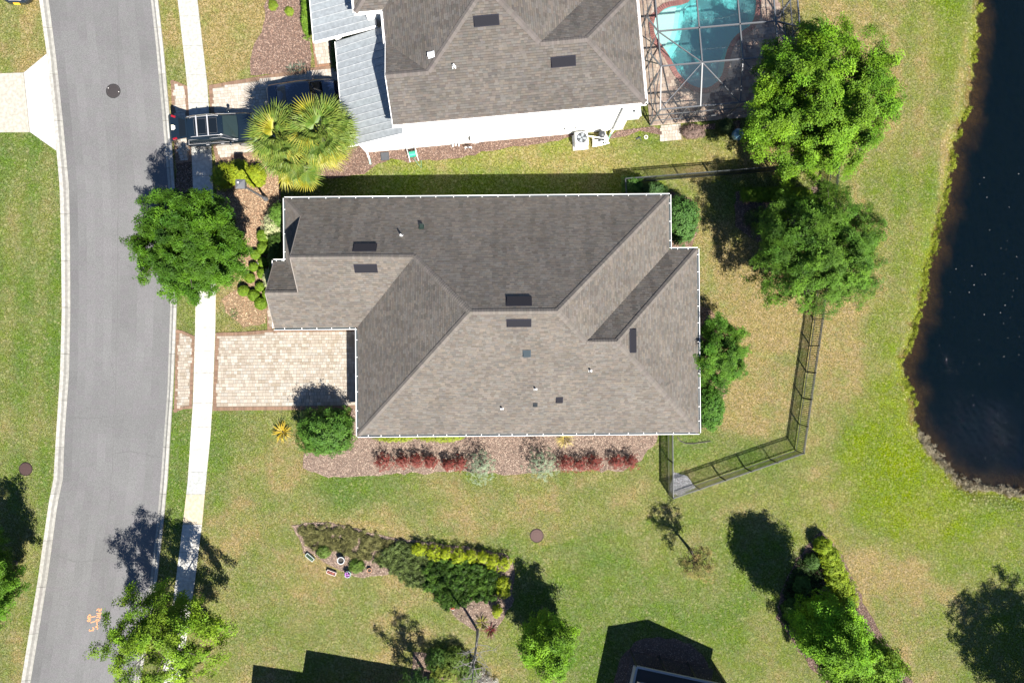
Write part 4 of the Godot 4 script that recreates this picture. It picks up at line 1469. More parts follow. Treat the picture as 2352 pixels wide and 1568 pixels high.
	downspout(house, off, [Vector3(-8.35, 2.65, -13.0), Vector3(-8.25, 0.4, -13.0), Vector3(-8.2, 0.1, -12.7), Vector3(-8.15, 0.06, -12.3)], Color(0.25, 0.42, 0.36))
	downspout(house, off, [Vector3(-5.95, 5.85, -19.25), Vector3(-5.75, 5.0, -19.45), Vector3(-5.7, 4.6, -19.0)], Color(0.8, 0.8, 0.79))
	var mb := Mesher.new()
	mb.col = Color(0.62, 0.62, 0.62)
	mb.box(Vector3(-1.2, 1.3, -12.98), Vector3(0.55, 0.7, 0.28), Basis.IDENTITY, 0.02)
	mb.col = Color(0.45, 0.45, 0.46)
	mb.box(Vector3(-1.2, 0.75, -13.0), Vector3(0.45, 0.35, 0.2), Basis.IDENTITY, 0.02)
	mb.beam(Vector3(-1.2, 0.6, -13.05), Vector3(-1.2, 0.0, -13.05), 0.06, 0.06)
	part(house, "meter_box", mb, M.paint, off)
	var sp := Mesher.new()
	sp.col = Color(0.5, 0.5, 0.5)
	for q in [[-2.7, 0.25], [-2.5, 0.4], [-2.3, 0.25], [4.6, 1.5], [4.75, 1.3], [5.3, 1.4]]:
		sp.box(Vector3(q[0], q[1], -13.02), Vector3(0.1, 0.16, 0.22), Basis.IDENTITY, 0.01)
	part(house, "wall_outlet", sp, M.paint, off)

func metal_roof(house: Node3D, off: Vector3, x0: float, x1: float, z0: float, z1: float, y0: float, k: float, n: int, called: String) -> void:
	var deck := Mesher.new()
	deck.col = Color(0.3, 0.3, 0.3)
	var up := Vector3(1, k, 0)
	var a := Vector3(x0, y0 - 0.03, z0)
	var b := Vector3(x0, y0 - 0.03, z1)
	var d := up * (x1 - x0)
	deck.quad(a, a + d, b + d, b)
	var o := part(house, called, deck, M.metal_roof, off)
	var nn := Vector3(-k, 1, 0).normalized()
	for i in n:
		var m := Mesher.new()
		var t := shingle_g.randf_range(0.95, 1.05)
		m.col = Color(0.275, 0.3, 0.315) * t
		var za := lerpf(z0, z1, float(i) / n)
		var zb := lerpf(z0, z1, float(i + 1) / n)
		var l := (up * (x1 - x0)).length()
		var ux := up.normalized()
		m.box(Vector3(x0, y0, (za + zb) * 0.5) + d * 0.5, Vector3(l, 0.02, absf(zb - za) - 0.03), Basis(ux, nn, Vector3(0, 0, 1)))
		m.col = Color(0.4, 0.42, 0.44)
		m.box(Vector3(x0, y0, za) + d * 0.5 + nn * 0.02, Vector3(l, 0.06, 0.03), Basis(ux, nn, Vector3(0, 0, 1)), 0.006)
		part(o, "roof_pan", m, M.metal_roof)

func build_house_three() -> void:
	# the neighbours below: only the rim of a screened porch shows, their roofs throw the shadows on the lawn
	var turn := -0.21
	var at := Vector3(13.2, 0, 25.6)
	var house := thing("house", "house at the lower edge with a dark screened porch under a grey rim", "house", at, turn)
	var inv := house.transform.affine_inverse()
	var g0 := inv * P(1463, 1531, 2.3)
	var g1 := inv * P(1642, 1568, 2.3)
	g1.z = g0.z
	var x0 := g0.x
	var x1 := (inv * P(1672, 1562, 2.3)).x
	var z0 := g0.z
	var rim := Mesher.new()
	rim.col = Color(0.26, 0.26, 0.27)
	rim.beam(Vector3(x0, 2.3, z0), Vector3(x1, 2.3, z0), 0.13, 0.13)
	rim.beam(Vector3(x0, 2.3, z0), Vector3(x0, 2.3, z0 + 3.4), 0.13, 0.13)
	rim.beam(Vector3(x1, 2.3, z0), Vector3(x1, 2.3, z0 + 3.4), 0.13, 0.13)
	part(house, "porch_rim", rim, M.paint)
	var post := Mesher.new()
	post.col = Color(0.03, 0.03, 0.03)
	for i in 4:
		post.beam(Vector3(lerpf(x0, x1, i / 3.0), 0, z0), Vector3(lerpf(x0, x1, i / 3.0), 2.3, z0), 0.09, 0.09)
	part(house, "porch_post", post, M.paint)
	var sc := Mesher.new()
	sc.quad(Vector3(x0, 0.1, z0), Vector3(x1, 0.1, z0), Vector3(x1, 2.25, z0), Vector3(x0, 2.25, z0))
	part(house, "porch_screen", sc, M.screen)
	var roofm := Mesher.new()
	roofm.col = Color(0.05, 0.045, 0.045)
	roofm.box(Vector3((x0 + x1) * 0.5, 2.17, z0 + 1.75), Vector3(x1 - x0 - 0.2, 0.08, 3.3))
	part(house, "porch_roof", roofm, M.shingle)
	var tr := Mesher.new()
	tr.col = Color(0.75, 0.75, 0.75)
	tr.beam(Vector3(x0 + 0.45, 2.27, z0 + 1.05), Vector3(x0 + 4.0, 2.27, z0 + 1.05), 0.07, 0.05)
	tr.beam(Vector3(x0 + 0.45, 2.27, z0 + 1.05), Vector3(x0 + 0.45, 2.27, z0 + 3.3), 0.07, 0.05)
	part(house, "skylight_frame", tr, M.paint)
	var fl := Mesher.new()
	fl.col = Color(0.1, 0.075, 0.07)
	fl.slab(rect(x0 + 0.1, z0 + 0.1, x1 - 0.1, z0 + 8.0), 0.0, 0.03)
	part(house, "porch_floor", fl, M.concrete)
	# the house itself: a hip roof south of the frame; its shadow falls on the lawn
	var hx0 := (inv * Vector3(P2(1397, 1438).x + 0.43 * 3.0, 0, 0)).x
	var m := Mesher.new()
	m.col = Color(0.1, 0.09, 0.08)
	var pts := []
	for q in [[1397, 1438, 3.1], [1488, 1422, 5.6], [1639, 1490, 4.4], [1631, 1532, 3.1], [1655, 1568, 3.1]]:
		var w := Vector3(P2(q[0], q[1]).x + 0.43 * q[2], q[2], P2(q[0], q[1]).y + 0.66 * q[2])
		pts.append(inv * w)
	var back := Vector3(0, 0, 9)
	m.quad(pts[0], pts[1], pts[1] + back, pts[0] + back)
	m.quad(pts[1], pts[2], pts[2] + back, pts[1] + back)
	m.tri(pts[0], pts[2], pts[1])
	m.quad(pts[2], pts[3], pts[3] + back, pts[2] + back)
	m.tri(pts[0], pts[3], pts[2])
	part(house, "roof", m, M.shingle)
	var wl := Mesher.new()
	wl.col = Color(0.6, 0.58, 0.55)
	wl.slab(rect(pts[0].x + 0.4, pts[0].z + 0.4, pts[3].x - 0.3, pts[0].z + 9.0), -0.1, 2.9)
	part(house, "wall", wl, M.stucco)
	# and its neighbour further left
	var sg := []
	for q in [[581, 1526], [695, 1544], [703, 1492], [941, 1533], [1010, 1546]]:
		sg.append(Vector3(P2(q[0], q[1]).x + 0.43 * 3.0, 3.0, P2(q[0], q[1]).y + 0.66 * 3.0))
	var c: Vector3 = (sg[0] + sg[4]) * 0.5 + Vector3(0, -3.0, 4.0)
	var h2 := thing("house", "house beyond the lower left edge, seen only as its stepped shadow", "house", c)
	var r := Mesher.new()
	r.col = Color(0.11, 0.1, 0.09)
	var dz := Vector3(-0.9, 0, 8.5)
	var top := Vector3(0, 1.2, 4.0)
	r.quad(sg[0] - c, sg[1] - c, sg[1] - c + dz, sg[0] - c + dz)
	r.quad(sg[2] - c, sg[4] - c, sg[4] - c + top, sg[2] - c + top)
	r.quad(sg[2] - c + top, sg[4] - c + top, sg[4] - c + dz, sg[2] - c + dz)
	r.tri(sg[2] - c, sg[2] - c + top, sg[2] - c + dz)
	part(h2, "roof", r, M.shingle)
	var w2 := Mesher.new()
	w2.col = Color(0.6, 0.58, 0.55)
	var q0: Vector3 = sg[0] - c
	var q1: Vector3 = sg[1] - c
	var q2: Vector3 = sg[2] - c
	var q4: Vector3 = sg[4] - c
	w2.slab(PackedVector2Array([Vector2(q0.x + 0.1, q0.z + 0.4), Vector2(q1.x + 0.3, q1.z + 0.4), Vector2(q2.x + 0.2, q2.z + 0.4), Vector2(q4.x, q4.z + 0.4), Vector2(q4.x - 0.8, q4.z + 8.0), Vector2(q0.x - 0.7, q0.z + 8.0)]), -3.0, 2.9)
	part(h2, "wall", w2, M.stucco)

# ---------------------------------------------------------------- pool and its screen cage
func Q(x: float, y: float, h := 0.0) -> Vector3:   # survey of the pool corner
	return P((1900.0 + x / 3.919) / 1.306, (y / 3.919) / 1.306, h)

func build_pool() -> void:
	# deck: pavers round a hole for the basin
	var d0 := Q(195, 1478)
	var d1 := Q(1260, 1385)
	var ax := Vector2(d1.x - d0.x, d1.z - d0.z).normalized()
	var az := Vector2(-ax.y, ax.x)    # away from the house front, down the picture
	var o := Vector2(d0.x, d0.z)
	var e := ax * 9.0
	var up := -az * 12.0
	var cope: PackedVector2Array = Geometry2D.offset_polygon(pool_poly, 0.32)[0]
	var deck := Mesher.new()
	deck.col = Color(0.24, 0.19, 0.15)
	var mid := ax * 4.6
	var halves := [PackedVector2Array([o, o + mid, o + mid + up, o + up]), PackedVector2Array([o + mid, o + e, o + e + up, o + mid + up])]
	for hf in halves:
		for q in Geometry2D.clip_polygons(hf, cope):
			if not Geometry2D.triangulate_polygon(q).is_empty():
				deck.slab(q, -0.05, 0.02)
	var dk := structure("pool_deck", deck, M.matte)
	fill(PackedVector2Array([o, o + e, o + e + up, o + up]))
	var list := []
	var tones := [Color(0.4, 0.305, 0.235), Color(0.34, 0.255, 0.2), Color(0.45, 0.36, 0.28), Color(0.3, 0.215, 0.17), Color(0.38, 0.31, 0.26)]
	var z := 0.0
	var bs := Basis(Vector3(ax.x, 0, ax.y), Vector3.UP, Vector3(az.x, 0, az.y))
	while z < 11.8:
		var x := rng.randf() * -0.2
		while x < 9.0:
			var dx: float = [0.22, 0.3, 0.22][rng.randi() % 3]
			var c := o + ax * (x + dx * 0.5) - az * (z + 0.11)
			if x > 0 and not Geometry2D.is_point_in_polygon(c, cope):
				list.append([c, dx])
			x += dx
		z += 0.22
	list.sort_custom(func(a, b): return a[1] > b[1])
	var rest := Mesher.new()
	var kinds := {}
	for i in list.size():
		var t: int = rng.randi() % tones.size()
		var at := Vector3(list[i][0].x, 0.022 + rng.randf() * 0.004, list[i][0].y)
		if i < 200:
			var key := "%d_%d" % [int(list[i][1] * 100), t]
			if not kinds.has(key):
				var m := Mesher.new()
				m.col = tones[t]
				m.box(Vector3.ZERO, Vector3(list[i][1] - 0.012, 0.036, 0.208), Basis.IDENTITY, 0.006)
				kinds[key] = m.mesh(M.paver)
			part(dk, "paver", kinds[key], M.paver, at, bs.get_euler())
		else:
			rest.col = tones[t]
			rest.box(at, Vector3(list[i][1] - 0.012, 0.036, 0.208), bs, 0.006)
	part(dk, "paver_field", rest, M.paver, Vector3.ZERO, Vector3.ZERO, true)
	# coping bricks, basin with a shallow shelf and steps, water
	var pc := Vector2.ZERO
	for p in pool_poly:
		pc += p
	pc /= pool_poly.size()
	var pool := thing("swimming_pool", "kidney shaped swimming pool with turquoise water and red brick coping", "swimming pool", Vector3(pc.x, 0, pc.y))
	var off := -Vector3(pc.x, 0, pc.y)
	var ring := PackedVector2Array()
	for i in pool_poly.size():
		var a := pool_poly[i]
		var b := pool_poly[(i + 1) % pool_poly.size()]
		var n := maxi(1, int(a.distance_to(b) / 0.12))
		for k in n:
			ring.append(a.lerp(b, float(k) / n))
	var cp := Mesher.new()
	var nrm := PackedVector2Array()
	for i in ring.size():
		var d := (ring[(i + 2) % ring.size()] - ring[(i + ring.size() - 2) % ring.size()]).normalized()
		var nn := Vector2(d.y, -d.x)
		if Geometry2D.is_point_in_polygon(ring[i] + nn * 0.1, pool_poly):
			nn = -nn
		nrm.append(nn)
	for i in ring.size():
		var a := ring[i]
		var b := ring[(i + 1) % ring.size()]
		var c := (a + b) * 0.5 + nrm[i] * 0.14
		var d := Vector3(b.x - a.x, 0, b.y - a.y)
		var t := rng.randf_range(0.8, 1.2)
		cp.col = Color(0.24 * t, 0.1 * t, 0.085 * t)
		cp.box(Vector3(c.x, 0.0, c.y), Vector3(d.length() - 0.006, 0.11, 0.33), Basis(d.normalized(), Vector3.UP, Vector3(nrm[i].x, 0, nrm[i].y)), 0.01)
	part(pool, "coping", cp, M.tile, off, Vector3.ZERO, true)
	var ba := Mesher.new()
	var teal := Color(0.07, 0.42, 0.42)
	ba.col = teal
	for i in ring.size():
		var a := ring[i]
		var b := ring[(i + 1) % ring.size()]
		ba.quad(Vector3(b.x, -1.6, b.y), Vector3(a.x, -1.6, a.y), Vector3(a.x, 0.02, a.y), Vector3(b.x, 0.02, b.y))
	ba.slab(pool_poly, -1.6, -1.6)
	part(pool, "basin", ba, M.tile, off)
	var shelf_line := [[520, 60], [500, 150], [490, 260], [470, 340], [440, 430], [395, 500], [360, 570]]
	var steps := [[0.0, -0.3, Color(0.4, 0.58, 0.52)], [1.0, -0.55, Color(0.26, 0.55, 0.5)], [2.0, -0.8, Color(0.13, 0.5, 0.49)]]
	for s in [2, 1, 0]:
		var pl := PackedVector2Array()
		for q in shelf_line:
			var p := Q(q[0] + steps[s][0] * 58.0, q[1] + steps[s][0] * 26.0)
			pl.append(Vector2(p.x, p.z))
		for q in [[100, 700], [100, -40], [560, -60]]:
			var p := Q(q[0] + (steps[s][0] * 60.0 if q[0] > 300 else 0.0), q[1])
			pl.append(Vector2(p.x, p.z))
		for q in Geometry2D.intersect_polygons(pl, pool_poly):
			var m := Mesher.new()
			m.col = steps[s][2]
			m.slab(q, -1.58, steps[s][1])
			part(pool, "step", m, M.tile, off)
	var wa := Mesher.new()
	wa.slab(pool_poly, -0.12, -0.12)
	part(pool, "water", wa, M.pool_water, off)
	# the cage: posts, beams, and fine mesh between them
	var A := Q(200, 1470)
	var cage := thing("pool_enclosure", "grey framed screen enclosure over the turquoise pool", "screen enclosure", A)
	var co := -A
	var he := 3.0
	var ht := 4.1
	var X := Vector3(ax.x, 0, ax.y)
	var Z := Vector3(-az.x, 0, -az.y)   # up the picture, along the house
	var at := func(x: float, z2: float, y: float): return A + X * x + Z * z2 + Vector3.UP * y
	var xs := [0.0, 2.45, 4.87, 6.99, 8.9]
	var zs := [0.0, 2.2, 4.27, 6.4, 8.5]
	var frame := []
	var hgt := func(i: int, j: int): return he if (i == 4 or j == 0) else ht
	for i in 5:
		for j in 5:
			if i < 4:
				frame.append([at.call(xs[i], zs[j], hgt.call(i, j)), at.call(xs[i + 1], zs[j], hgt.call(i + 1, j)), 0.1])
			if j < 4:
				frame.append([at.call(xs[i], zs[j], hgt.call(i, j)), at.call(xs[i], zs[j + 1], hgt.call(i, j + 1)), 0.1])
	for q in [[0, 0, 1, 1], [2, 1, 3, 0], [1, 1, 0, 2], [1, 1, 2, 0], [3, 2, 4, 1], [3, 2, 4, 3]]:
		frame.append([at.call(xs[q[0]], zs[q[1]], hgt.call(q[0], q[1])), at.call(xs[q[2]], zs[q[3]], hgt.call(q[2], q[3])), 0.07])
	for i in 5:
		frame.append([at.call(xs[i], 0, 0), at.call(xs[i], 0, he), 0.1])
	for j in range(1, 5):
		frame.append([at.call(0, zs[j], 0), at.call(0, zs[j], he), 0.09])
		frame.append([at.call(8.9, zs[j], 0), at.call(8.9, zs[j], he), 0.09])
	for y in [0.9, 2.0]:
		frame.append([at.call(0, 0, y), at.call(8.9, 0, y), 0.06])
		frame.append([at.call(0, 0, y), at.call(0, 8.5, y), 0.06])
		frame.append([at.call(8.9, 0, y), at.call(8.9, 8.5, y), 0.06])
	for x in [0.82, 1.64]:
		frame.append([at.call(x, 0, 0), at.call(x, 0, he), 0.06])
	frame.append([at.call(0, 0.2, 0.1), at.call(0, 2.2, ht), 0.06])
	frame.append([at.call(0, 4.2, 0.1), at.call(0, 2.3, ht), 0.06])
	for z2 in [2.2, 4.27, 6.4]:
		frame.append([at.call(0, z2, ht), at.call(-0.92, z2 + 0.2, 5.6), 0.08])
		frame.append([at.call(0, z2, ht), at.call(-0.92, z2 - 1.6, 5.6), 0.06])
	for f in frame:
		var m := Mesher.new()
		m.col = Color(0.085, 0.09, 0.096)
		m.beam(f[0] + co, f[1] + co, f[2] * 0.75, f[2])
		part(cage, "frame_beam", m, M.paint)
	for i in 4:
		for j in 4:
			var s := Mesher.new()
			s.quad(at.call(xs[i], zs[j], hgt.call(i, j) - 0.03) + co, at.call(xs[i + 1], zs[j], hgt.call(i + 1, j) - 0.03) + co, at.call(xs[i + 1], zs[j + 1], hgt.call(i + 1, j + 1) - 0.03) + co, at.call(xs[i], zs[j + 1], hgt.call(i, j + 1) - 0.03) + co)
			part(cage, "screen", s, M.screen)
	for q in [[0, 0, 8.9, 0], [0, 0, 0, 8.5], [8.9, 0, 8.9, 8.5]]:
		var s := Mesher.new()
		s.quad(at.call(q[0], q[1], 0.05) + co, at.call(q[2], q[3], 0.05) + co, at.call(q[2], q[3], he) + co, at.call(q[0], q[1], he) + co)
		part(cage, "screen", s, M.screen)

# ---------------------------------------------------------------- fences
func fence(label: String, a: Vector3, b: Vector3, n_posts: int, rail_light: bool, start := true) -> void:
	var f := thing("metal_fence", label, "fence", a, 0.0, "black metal picket fence round the back garden")
	var d := b - a
	var l := d.length()
	d /= l
	var turn := atan2(-d.z, d.x)
	var hh := 1.37
	var rl := Mesher.new()
	rl.col = Color(1, 1, 1)
	for y in [hh - 0.02, hh - 0.2, 0.14]:
		var m := Mesher.new()
		m.beam(Vector3.UP * y, d * l + Vector3.UP * y, 0.045, 0.04)
		part(f, "rail", m, M.rail if (rail_light and y > 1.3) else M.black_metal)
	var pm := Mesher.new()
	pm.box(Vector3(0, hh * 0.5 + 0.02, 0), Vector3(0.06, hh + 0.06, 0.06), Basis.IDENTITY, 0.008)
	var pmesh := pm.mesh(M.black_metal)
	for i in n_posts:
		if i == 0 and not start:
			continue
		part(f, "post", pmesh, M.black_metal, d * (l * i / (n_posts - 1)), Vector3(0, turn, 0))
	var km := Mesher.new()
	km.box(Vector3(0, hh * 0.5 + 0.03, 0), Vector3(0.033, hh - 0.1, 0.033), Basis.IDENTITY)
	var kmesh := km.mesh(M.black_metal)
	var k := int(l / 0.115)
	for i in range(1, k):
		part(f, "picket", kmesh, M.black_metal, d * (l * i / k), Vector3(0, turn, 0))

func build_fences() -> void:
	fence("black metal picket fence north of the house, crossing the shade of the big tree", P(1429, 421), P(1908, 383), 8, true)
	fence("short black metal fence return from the north fence to the house wall", P(1429, 421), P(1433, 470), 2, true, false)
	fence("upper black metal fence along the pond lawn, under the two big trees", P(1908, 383), P(1870, 734), 6, false, false)
	fence("lower black metal fence along the pond lawn, south of the dark tree", P(1870, 734), P(1827.5, 1033.7), 6, false, false)
	fence("black metal fence running slantwise below the back garden to the gravel corner", P(1827.5, 1033.7), P(1536, 1134), 6, false, false)
	fence("black metal fence with a pale top rail between house corner and gravel corner", P(1536, 1134), P(1534.5, 975), 3, true, false)

# ---------------------------------------------------------------- vegetation
var sprigs := {}

func sprig(called: String, n: int, l: float, w: float, spread: float, fold := 0.25) -> ArrayMesh:
	if sprigs.has(called):
		return sprigs[called]
	var g := RandomNumberGenerator.new()
	g.seed = called.hash()
	var m := Mesher.new()
	for i in n:
		var t := float(i) / n
		var a := i * 2.4 + g.randf() * 0.6
		var o := Vector3(cos(a) * spread * t * 0.7, spread * (0.9 - t * 0.9) + g.randf_range(-0.2, 0.2) * spread, sin(a) * spread * t * 0.7)
		o += Vector3(g.randf_range(-1, 1), 0, g.randf_range(-1, 1)) * spread * 0.3
		var d := Vector3(cos(a), g.randf_range(-0.35, 0.45), sin(a)).normalized()
		var s := d.cross(Vector3.UP).normalized()
		var nn := s.cross(d).normalized()
		var ll := l * g.randf_range(0.75, 1.2)
		m.col = Color(1, 1, 1) * g.randf_range(0.8, 1.15)
		var md := o + d * ll * 0.45
		m.tri(o, md + s * w + nn * w * fold, o + d * ll)
		m.tri(o, o + d * ll, md - s * w + nn * w * fold)
	sprigs[called] = m.mesh(M.leaf)
	return sprigs[called]

func dir_at(i: int, n: int) -> Vector3:
	var y := 1.0 - 2.0 * (i + 0.5) / n
	var r := sqrt(1.0 - y * y)
	var a := i * 2.399963
	return Vector3(cos(a) * r, y, sin(a) * r)

func facing(up: Vector3, g: RandomNumberGenerator, s: float) -> Basis:
	var y := up.normalized()
	var t := Vector3(g.randf_range(-1, 1), g.randf_range(-1, 1), g.randf_range(-1, 1)).normalized()
	var x := y.cross(t)
	if x.length() < 0.01:
		x = y.cross(Vector3.RIGHT)
	x = x.normalized()
	return Basis(x * s, y * s, x.cross(y) * s)

func tree(called: String, label: String, base: Vector3, crown: Vector3, rad: Vector3, clusters: int, per: int, sp: Mesh, ca: Color, cb: Color, sd: int, cs := 0.5, gap := 0.3, bark := Color(0.12, 0.1, 0.085), group := "") -> Node3D:
	var g := RandomNumberGenerator.new()
	g.seed = sd
	var t := thing(called, label, "tree", base, 0.0, group)
	var fn := FastNoiseLite.new()
	fn.seed = sd
	fn.frequency = 0.9
	var c := crown - base
	var tr := Mesher.new()
	tr.col = bark
	var r0 := 0.045 + 0.032 * rad.y
	tr.tube([Vector3(0, -0.1, 0), Vector3(0, 0.1, 0) , c * 0.35 + Vector3(0.05, 0, 0.04), c * 0.75, c + Vector3.UP * rad.y * 0.4], [r0 * 1.5, r0 * 1.1, r0 * 0.85, r0 * 0.6, r0 * 0.2], 9)
	part(t, "trunk", tr, M.bark)
	var br := Mesher.new()
	br.col = bark * 1.15
	var limbs := []
	var nl := 13
	for i in nl:
		var d := dir_at(i, nl)
		d.y = absf(d.y) * 0.9 - 0.15
		d = d.normalized()
		var a := c * lerpf(0.5, 0.95, g.randf())
		var e := c + d * rad * g.randf_range(0.6, 0.8)
		var m := a.lerp(e, 0.5) + Vector3(g.randf_range(-0.2, 0.2), g.randf_range(0.0, 0.3), g.randf_range(-0.2, 0.2))
		br.tube([a, m, e], [r0 * 0.45, r0 * 0.3, r0 * 0.1], 5)
		limbs.append(e)
		limbs.append(m)
	var xf := []
	var cols := PackedColorArray()
	for i in clusters:
		var d := dir_at(i, clusters)
		d = (d + Vector3(g.randf_range(-1, 1), g.randf_range(-1, 1), g.randf_range(-1, 1)) * 0.22).normalized()
		var lump := 0.97 + 0.42 * fn.get_noise_3dv(d * 1.5) + 0.36 * fn.get_noise_3dv(d * 4.0)
		if fn.get_noise_3dv(d * 2.6 + Vector3(30, 0, 0)) < -gap and g.randf() < 0.85:
			continue
		var q: float = g.randf_range(0.72, 1.0) if g.randf() < 0.72 else g.randf_range(0.3, 0.7)
		var p := c + d * rad * lump * q
		if p.y < 0.6:
			p.y = 0.6 + g.randf() * 0.5
		var near: Vector3 = limbs[0]
		for l in limbs:
			if p.distance_squared_to(l) < p.distance_squared_to(near):
				near = l
		br.tube([near, near.lerp(p, 0.5) + Vector3.UP * 0.06, p], [0.02, 0.014, 0.006], 3)
		var axis := (d + Vector3.UP * 0.7).normalized()
		var tone := g.randf()
		var cv := g.randf_range(0.62, 1.25)
		var dn := (p - near).normalized()
		for k in int(per * 1.25):
			var along2 := g.randf_range(-1.5, 0.75)
			var off := Vector3(g.randfn(), g.randfn(), g.randfn()) * cs * (0.42 - 0.2 * maxf(along2, 0.0))
			off -= axis * off.dot(axis) * 0.6
			off += dn * along2 * cs
			var s := g.randf_range(0.55, 1.0)
			xf.append(Transform3D(facing(axis + Vector3(g.randf_range(-1, 1), g.randf_range(-0.5, 1), g.randf_range(-1, 1)) * 0.75, g, s), p + off))
			var col := ca.lerp(cb, clampf(tone * 0.6 + g.randf() * 0.4, 0, 1))
			var v := g.randf_range(0.75, 1.2) * cv
			cols.append(Color(col.r * v, col.g * v, col.b * v))
	part(t, "branches", br, M.bark)
	many(t, "foliage", sp, xf, cols)
	return t

func shrub(called: String, label: String, cat: String, at: Vector3, rad: Vector3, n: int, sp: Mesh, ca: Color, cb: Color, sd: int, group := "", up_bias := 0.6, inner := 0.0, square := 0.0, loose := 0.4) -> Node3D:
	var g := RandomNumberGenerator.new()
	g.seed = sd
	var t := thing(called, label, cat, at, 0.0, group)
	var fn := FastNoiseLite.new()
	fn.seed = sd
	fn.frequency = 0.8
	var st := Mesher.new()
	st.col = Color(0.09, 0.07, 0.05)
	for i in 7:
		var d := dir_at(i, 7)
		d.y = absf(d.y) + 0.5
		st.tube([Vector3(d.x * 0.03, -0.03, d.z * 0.03), Vector3(d.x * rad.x * 0.5, rad.y * 0.9, d.z * rad.z * 0.5), Vector3(d.x * rad.x * 0.8, rad.y * 1.3, d.z * rad.z * 0.8)], [0.02, 0.014, 0.005], 4)
	part(t, "stem", st, M.bark)
	var xf := []
	var cols := PackedColorArray()
	for i in n:
		var d := dir_at(i, n)
		d = (d + Vector3(g.randf_range(-1, 1), g.randf_range(-1, 1), g.randf_range(-1, 1)) * 0.15).normalized()
		if d.y < -0.55:
			continue
		var lump := 1.0 + (loose * fn.get_noise_3dv(d * 2.6) + loose * 0.5 * g.randf_range(-1, 1) if inner >= 0.0 else 0.04 * fn.get_noise_3dv(d * 3.0))
		var q := g.randf_range(0.86, 1.0) if g.randf() < 0.8 else g.randf_range(0.5, 0.86)
		var e := d
		if square > 0.0:
			var mx := maxf(absf(d.x), absf(d.z)) / maxf(0.001, Vector2(d.x, d.z).length())
			var f := lerpf(1.0, 1.0 / maxf(mx, 0.7), square)
			e = Vector3(d.x * f, d.y, d.z * f)
		var p := Vector3.UP * rad.y + e * rad * lump * q
		if p.y < 0.03:
			p.y = 0.03
		var s := g.randf_range(0.75, 1.25)
		xf.append(Transform3D(facing(d + Vector3.UP * up_bias + Vector3(g.randf_range(-1, 1), g.randf_range(-1, 1), g.randf_range(-1, 1)) * 0.55, g, s), p))
		var col := ca.lerp(cb, clampf(g.randf() * 0.55 + 0.45 * (0.5 + 0.5 * fn.get_noise_3dv(d * 2.0 + Vector3(9, 0, 0))), 0, 1))
		var v := g.randf_range(0.75, 1.2)
		cols.append(Color(col.r * v, col.g * v, col.b * v))
	many(t, "foliage", sp, xf, cols)
	return t

func carpet(called: String, label: String, cat: String, pl: PackedVector2Array, n: int, sp: Mesh, ca: Color, cb: Color, h0: float, h1: float, sd: int, patchy := -1.0) -> void:
	var g := RandomNumberGenerator.new()
	g.seed = sd
	var lo := Vector2(1e9, 1e9)
	var hi := -lo
	for p in pl:
		lo = lo.min(p)
		hi = hi.max(p)
	var xf := []
	var cols := PackedColorArray()
	for i in n:
		var p := Vector2(g.randf_range(lo.x, hi.x), g.randf_range(lo.y, hi.y))
		var e := Vector2(nz.get_noise_2d(p.x * 1.5, p.y * 1.5), nz.get_noise_2d(p.x * 1.5 + 70.0, p.y * 1.5)) * 0.35
		if not Geometry2D.is_point_in_polygon(p + e, pl):
			continue
		var q := nz.get_noise_2d(p.x * 1.1 + 20.0, p.y * 1.1)
		if q < patchy:
			continue
		var h := lerpf(h0, h1, clampf(0.5 + nz.get_noise_2d(p.x * 1.7, p.y * 1.7) * 1.2, 0, 1)) * g.randf_range(0.55, 1.0)
		var s := g.randf_range(0.7, 1.3)
		xf.append(Transform3D(facing(Vector3(g.randf_range(-1, 1), g.randf_range(0.3, 1.4), g.randf_range(-1, 1)), g, s), Vector3(p.x, h, p.y)))
		var col := ca.lerp(cb, clampf(g.randf() * 0.6 + 0.4 * (q + 0.5), 0, 1))
		var v := g.randf_range(0.7, 1.25) * clampf(0.95 + 1.3 * nz.get_noise_2d(p.x * 4.0, p.y * 4.0), 0.4, 1.6)
		cols.append(Color(col.r * v, col.g * v, col.b * v))
	var o := many(self, called, sp, xf, cols)
	tag(o, label, cat)

func frond_mesh(sd: int, yellow: float) -> ArrayMesh:   # a fan of narrow folded segments on a stalk, pointing along +x
	var g := RandomNumberGenerator.new()
	g.seed = sd
	var m := Mesher.new()
	m.col = Color(0.16, 0.2, 0.04)
	m.beam(Vector3.ZERO, Vector3(0.85, 0.1, 0), 0.03, 0.02)
	var hub := Vector3(0.85, 0.1, 0)
	var n := 30
	for i in n:
		var t := (i + 0.5) / n * 2.0 - 1.0
		var a := t * 2.15
		var d := Vector3(cos(a), 0.22 * cos(t * 6.0) * 0.4 + 0.05, sin(a)).normalized()
		var l := 0.95 * (1.0 - 0.35 * absf(t)) * g.randf_range(0.88, 1.08)
		var s := d.cross(Vector3.UP).normalized() * 0.029
		var mid := hub + d * l * 0.55 + Vector3.UP * 0.04
		var tip := hub + d * l + Vector3.DOWN * g.randf_range(0.1, 0.3)
		var k := g.randf_range(0.75, 1.25)
		var col := Color(0.075, 0.13, 0.022).lerp(Color(0.28, 0.235, 0.015), clampf(yellow + g.randf_range(-0.25, 0.25), 0, 1))
		m.col = Color(col.r * k, col.g * k, col.b * k)
		m.tri(hub, mid + s, mid + Vector3.DOWN * 0.025)
		m.tri(hub, mid + Vector3.DOWN * 0.025, mid - s)
		m.col = m.col.lerp(Color(0.26, 0.24, 0.05), 0.18 + yellow * 0.4)
		m.tri(mid + s, tip, mid + Vector3.DOWN * 0.025)
		m.tri(mid + Vector3.DOWN * 0.025, tip, mid - s)
	return m.mesh(M.frond)

